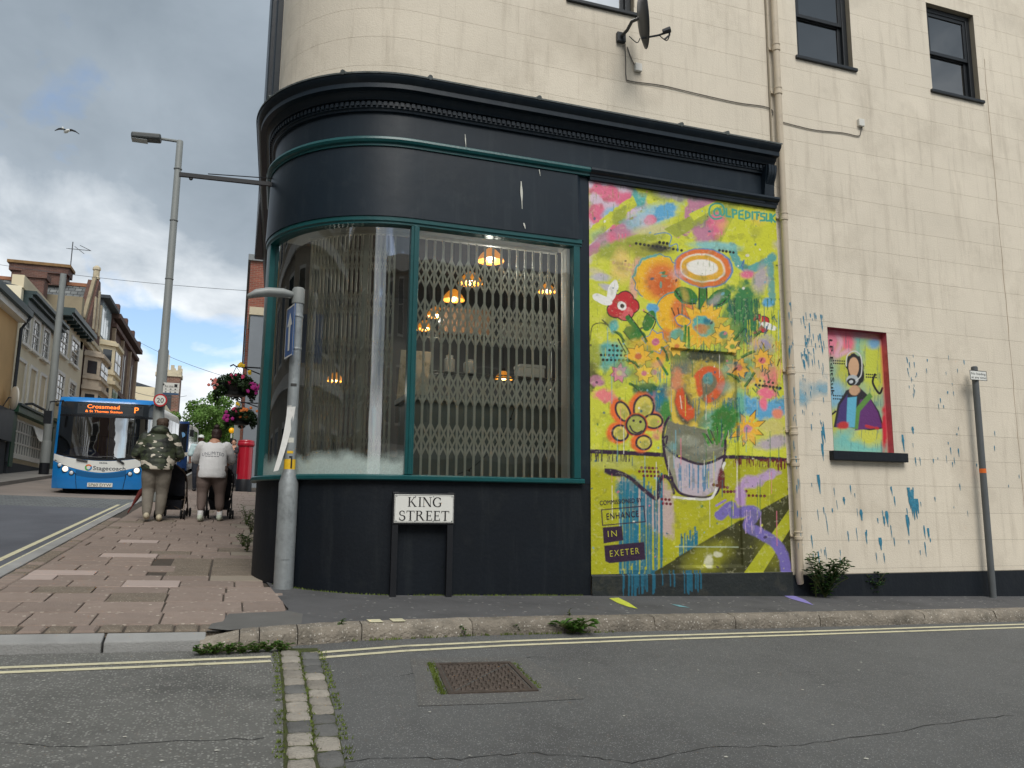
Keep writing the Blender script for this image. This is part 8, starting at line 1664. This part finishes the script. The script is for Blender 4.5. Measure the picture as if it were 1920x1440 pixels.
# ================================================================ pushchairs
m_pf = mat('dark_pushchair_fabric', (30, 34, 44), .85, .12, 8, bump=.4, bscale=20); m_pt = mat('brown_anodised_tube', (86, 74, 64), .4, .1, 6, metal=.5); m_pk = mat('black_pushchair_tube', (28, 28, 32), .5)
def pushchair(label, loc, rz, mt_, hand_l, hand_r, basket_=True):
    t = thing('pushchair', label, 'pushchair', loc, rz, group='pushchairs on the pavement', local=True); w = .22
    for s_, hp in ((-1, hand_l), (1, hand_r)):
        MB().tube(smoothpts([(hp[0], hp[1], hp[2]), (s_*w, .12, .80), (s_*w, .42, .38), (s_*w*.95, .66, .10)], 5), .013, 8).build('push_tube', mt_, t, smooth=True)
        MB().tube([(s_*w, .05, .09), (s_*w, .22, .36), (s_*w, .30, .56)], .012, 8).build('rear_leg', mt_, t, smooth=True); mb = MB(); mb.tube([(hp[0], hp[1]-.05, hp[2]+.01), (hp[0], hp[1]+.05, hp[2]-.03)], .019, 8); mb.build('grip', m_pk, t)
        for (yy, dx) in ((.05, 0), (.68, 0)):
            for q in (-1, 1):
                mb = MB(); r_ = .082; mb.lathe([(r_*.55, -.013), (r_*.9, -.014), (r_, -.006), (r_, .006), (r_*.9, .014), (r_*.55, .013)], (s_*w+q*.026, yy, r_), 18, axis='x'); wh = mb.build('wheel', m_rub, t, smooth=True); mb = MB(); mb.lathe([(r_*.54, -.011), (r_*.5, .011)], (s_*w+q*.026, yy, r_), 14, axis='x'); mb.build('hub', m_pk, wh)
            MB().tube([(s_*w-.03, yy, .082), (s_*w+.03, yy, .082)], .008, 6).build('axle', m_pk, t)
    MB().tube([(-w, .05, .14), (w, .22, .36)], .009, 6).tube([(w, .05, .14), (-w, .22, .36)], .009, 6).build('cross_brace', mt_, t)
    mb = MB(); V = []
    for (yy, z, ww) in ((.16, .92, .19), (.22, .60, .20), (.30, .40, .20), (.52, .38, .20), (.60, .26, .18)):
        V += [(-ww, yy, z), (ww, yy, z)]
    n_ = len(V); V += [(a, b_+.03, c_-.02) for a, b_, c_ in V]; F_ = [(2*i, 2*i+1, 2*i+3, 2*i+2) for i in range(4)]; F_ += [tuple(q+n_ for q in f) for f in F_]; F_ += [(2*i, 2*i+2, 2*i+2+n_, 2*i+n_) for i in range(4)]+[(2*i+1, 2*i+3, 2*i+3+n_, 2*i+1+n_) for i in range(4)]; mb.add(V, F_); mb.build('seat', m_pf, t, smooth=True)
    mb = MB(); n1, n2 = 8, 8; V = []
    for i in range(n1+1):
        a = -.35+i*(2.0/n1)
        for j in range(n2+1): b_ = math.pi*j/n2; V.append((.225*math.cos(b_), .24-.30*math.cos(a+1.57)*-1*math.sin(b_)*.9+.05, .66+.34*math.sin(a+.4)*math.sin(b_)))
    mb.add(V, [(i*(n2+1)+j, i*(n2+1)+j+1, (i+1)*(n2+1)+j+1, (i+1)*(n2+1)+j) for i in range(n1) for j in range(n2)]); mb.build('hood', m_pf, t, smooth='all')
    if basket_: mb = MB(); mb.add([(-.2, .08, .34), (.2, .08, .34), (.19, .5, .30), (-.19, .5, .30), (-.16, .12, .16), (.16, .12, .16), (.15, .46, .16), (-.15, .46, .16)], [(0, 1, 5, 4), (1, 2, 6, 5), (2, 3, 7, 6), (3, 0, 4, 7), (4, 5, 6, 7)]); mb.build('basket', m_pf, t)
    return t
def rel(lc_, dx, dy): return (lc_[0]+dx, lc_[1]+dy, gz(lc_[0]+dx, lc_[1]+dy))
pc1 = pushchair('black and brown tubed pushchair pushed by the person in camouflage', rel(lc, .22, .50), rad(-6), m_pt, (-.42, .04, 1.0), (.02, .04, 1.0)); pc1.rotation_euler = (PITCH, 0, rad(-6))
pc2 = pushchair('black pushchair pushed by the person in the white tee', rel(lc2, .16, .52), rad(4), m_pk, (-.36, .02, 1.0), (.06, .02, 1.0)); pc2.rotation_euler = (PITCH, 0, rad(4))
# red furled umbrella held low on the kerb side of the first pushchair
q0 = onG(248, 928); a = np.array([lc[0]-.22, lc[1]+.35, lc[2]+.60]); b_ = np.array([lc[0]-.46, lc[1]+.45, lc[2]+.14]); t = thing('furled_umbrella', 'dark red furled umbrella hanging beside the camouflage jacket', 'umbrella', tuple(b_)); d = (a-b_)
mb = MB(); mb.tube([tuple(b_), tuple(b_+d*.25), tuple(b_+d*.45), tuple(b_+d*.8), tuple(a)], [.010, .012, .03, .045, .02], 10); mb.build('canopy', mat('dark_red_cloth', (112, 44, 40), .8, .15, 8), t, smooth=True); MB().tube([tuple(b_-d*.06), tuple(b_)], .006, 6).build('ferrule', m_post, t)
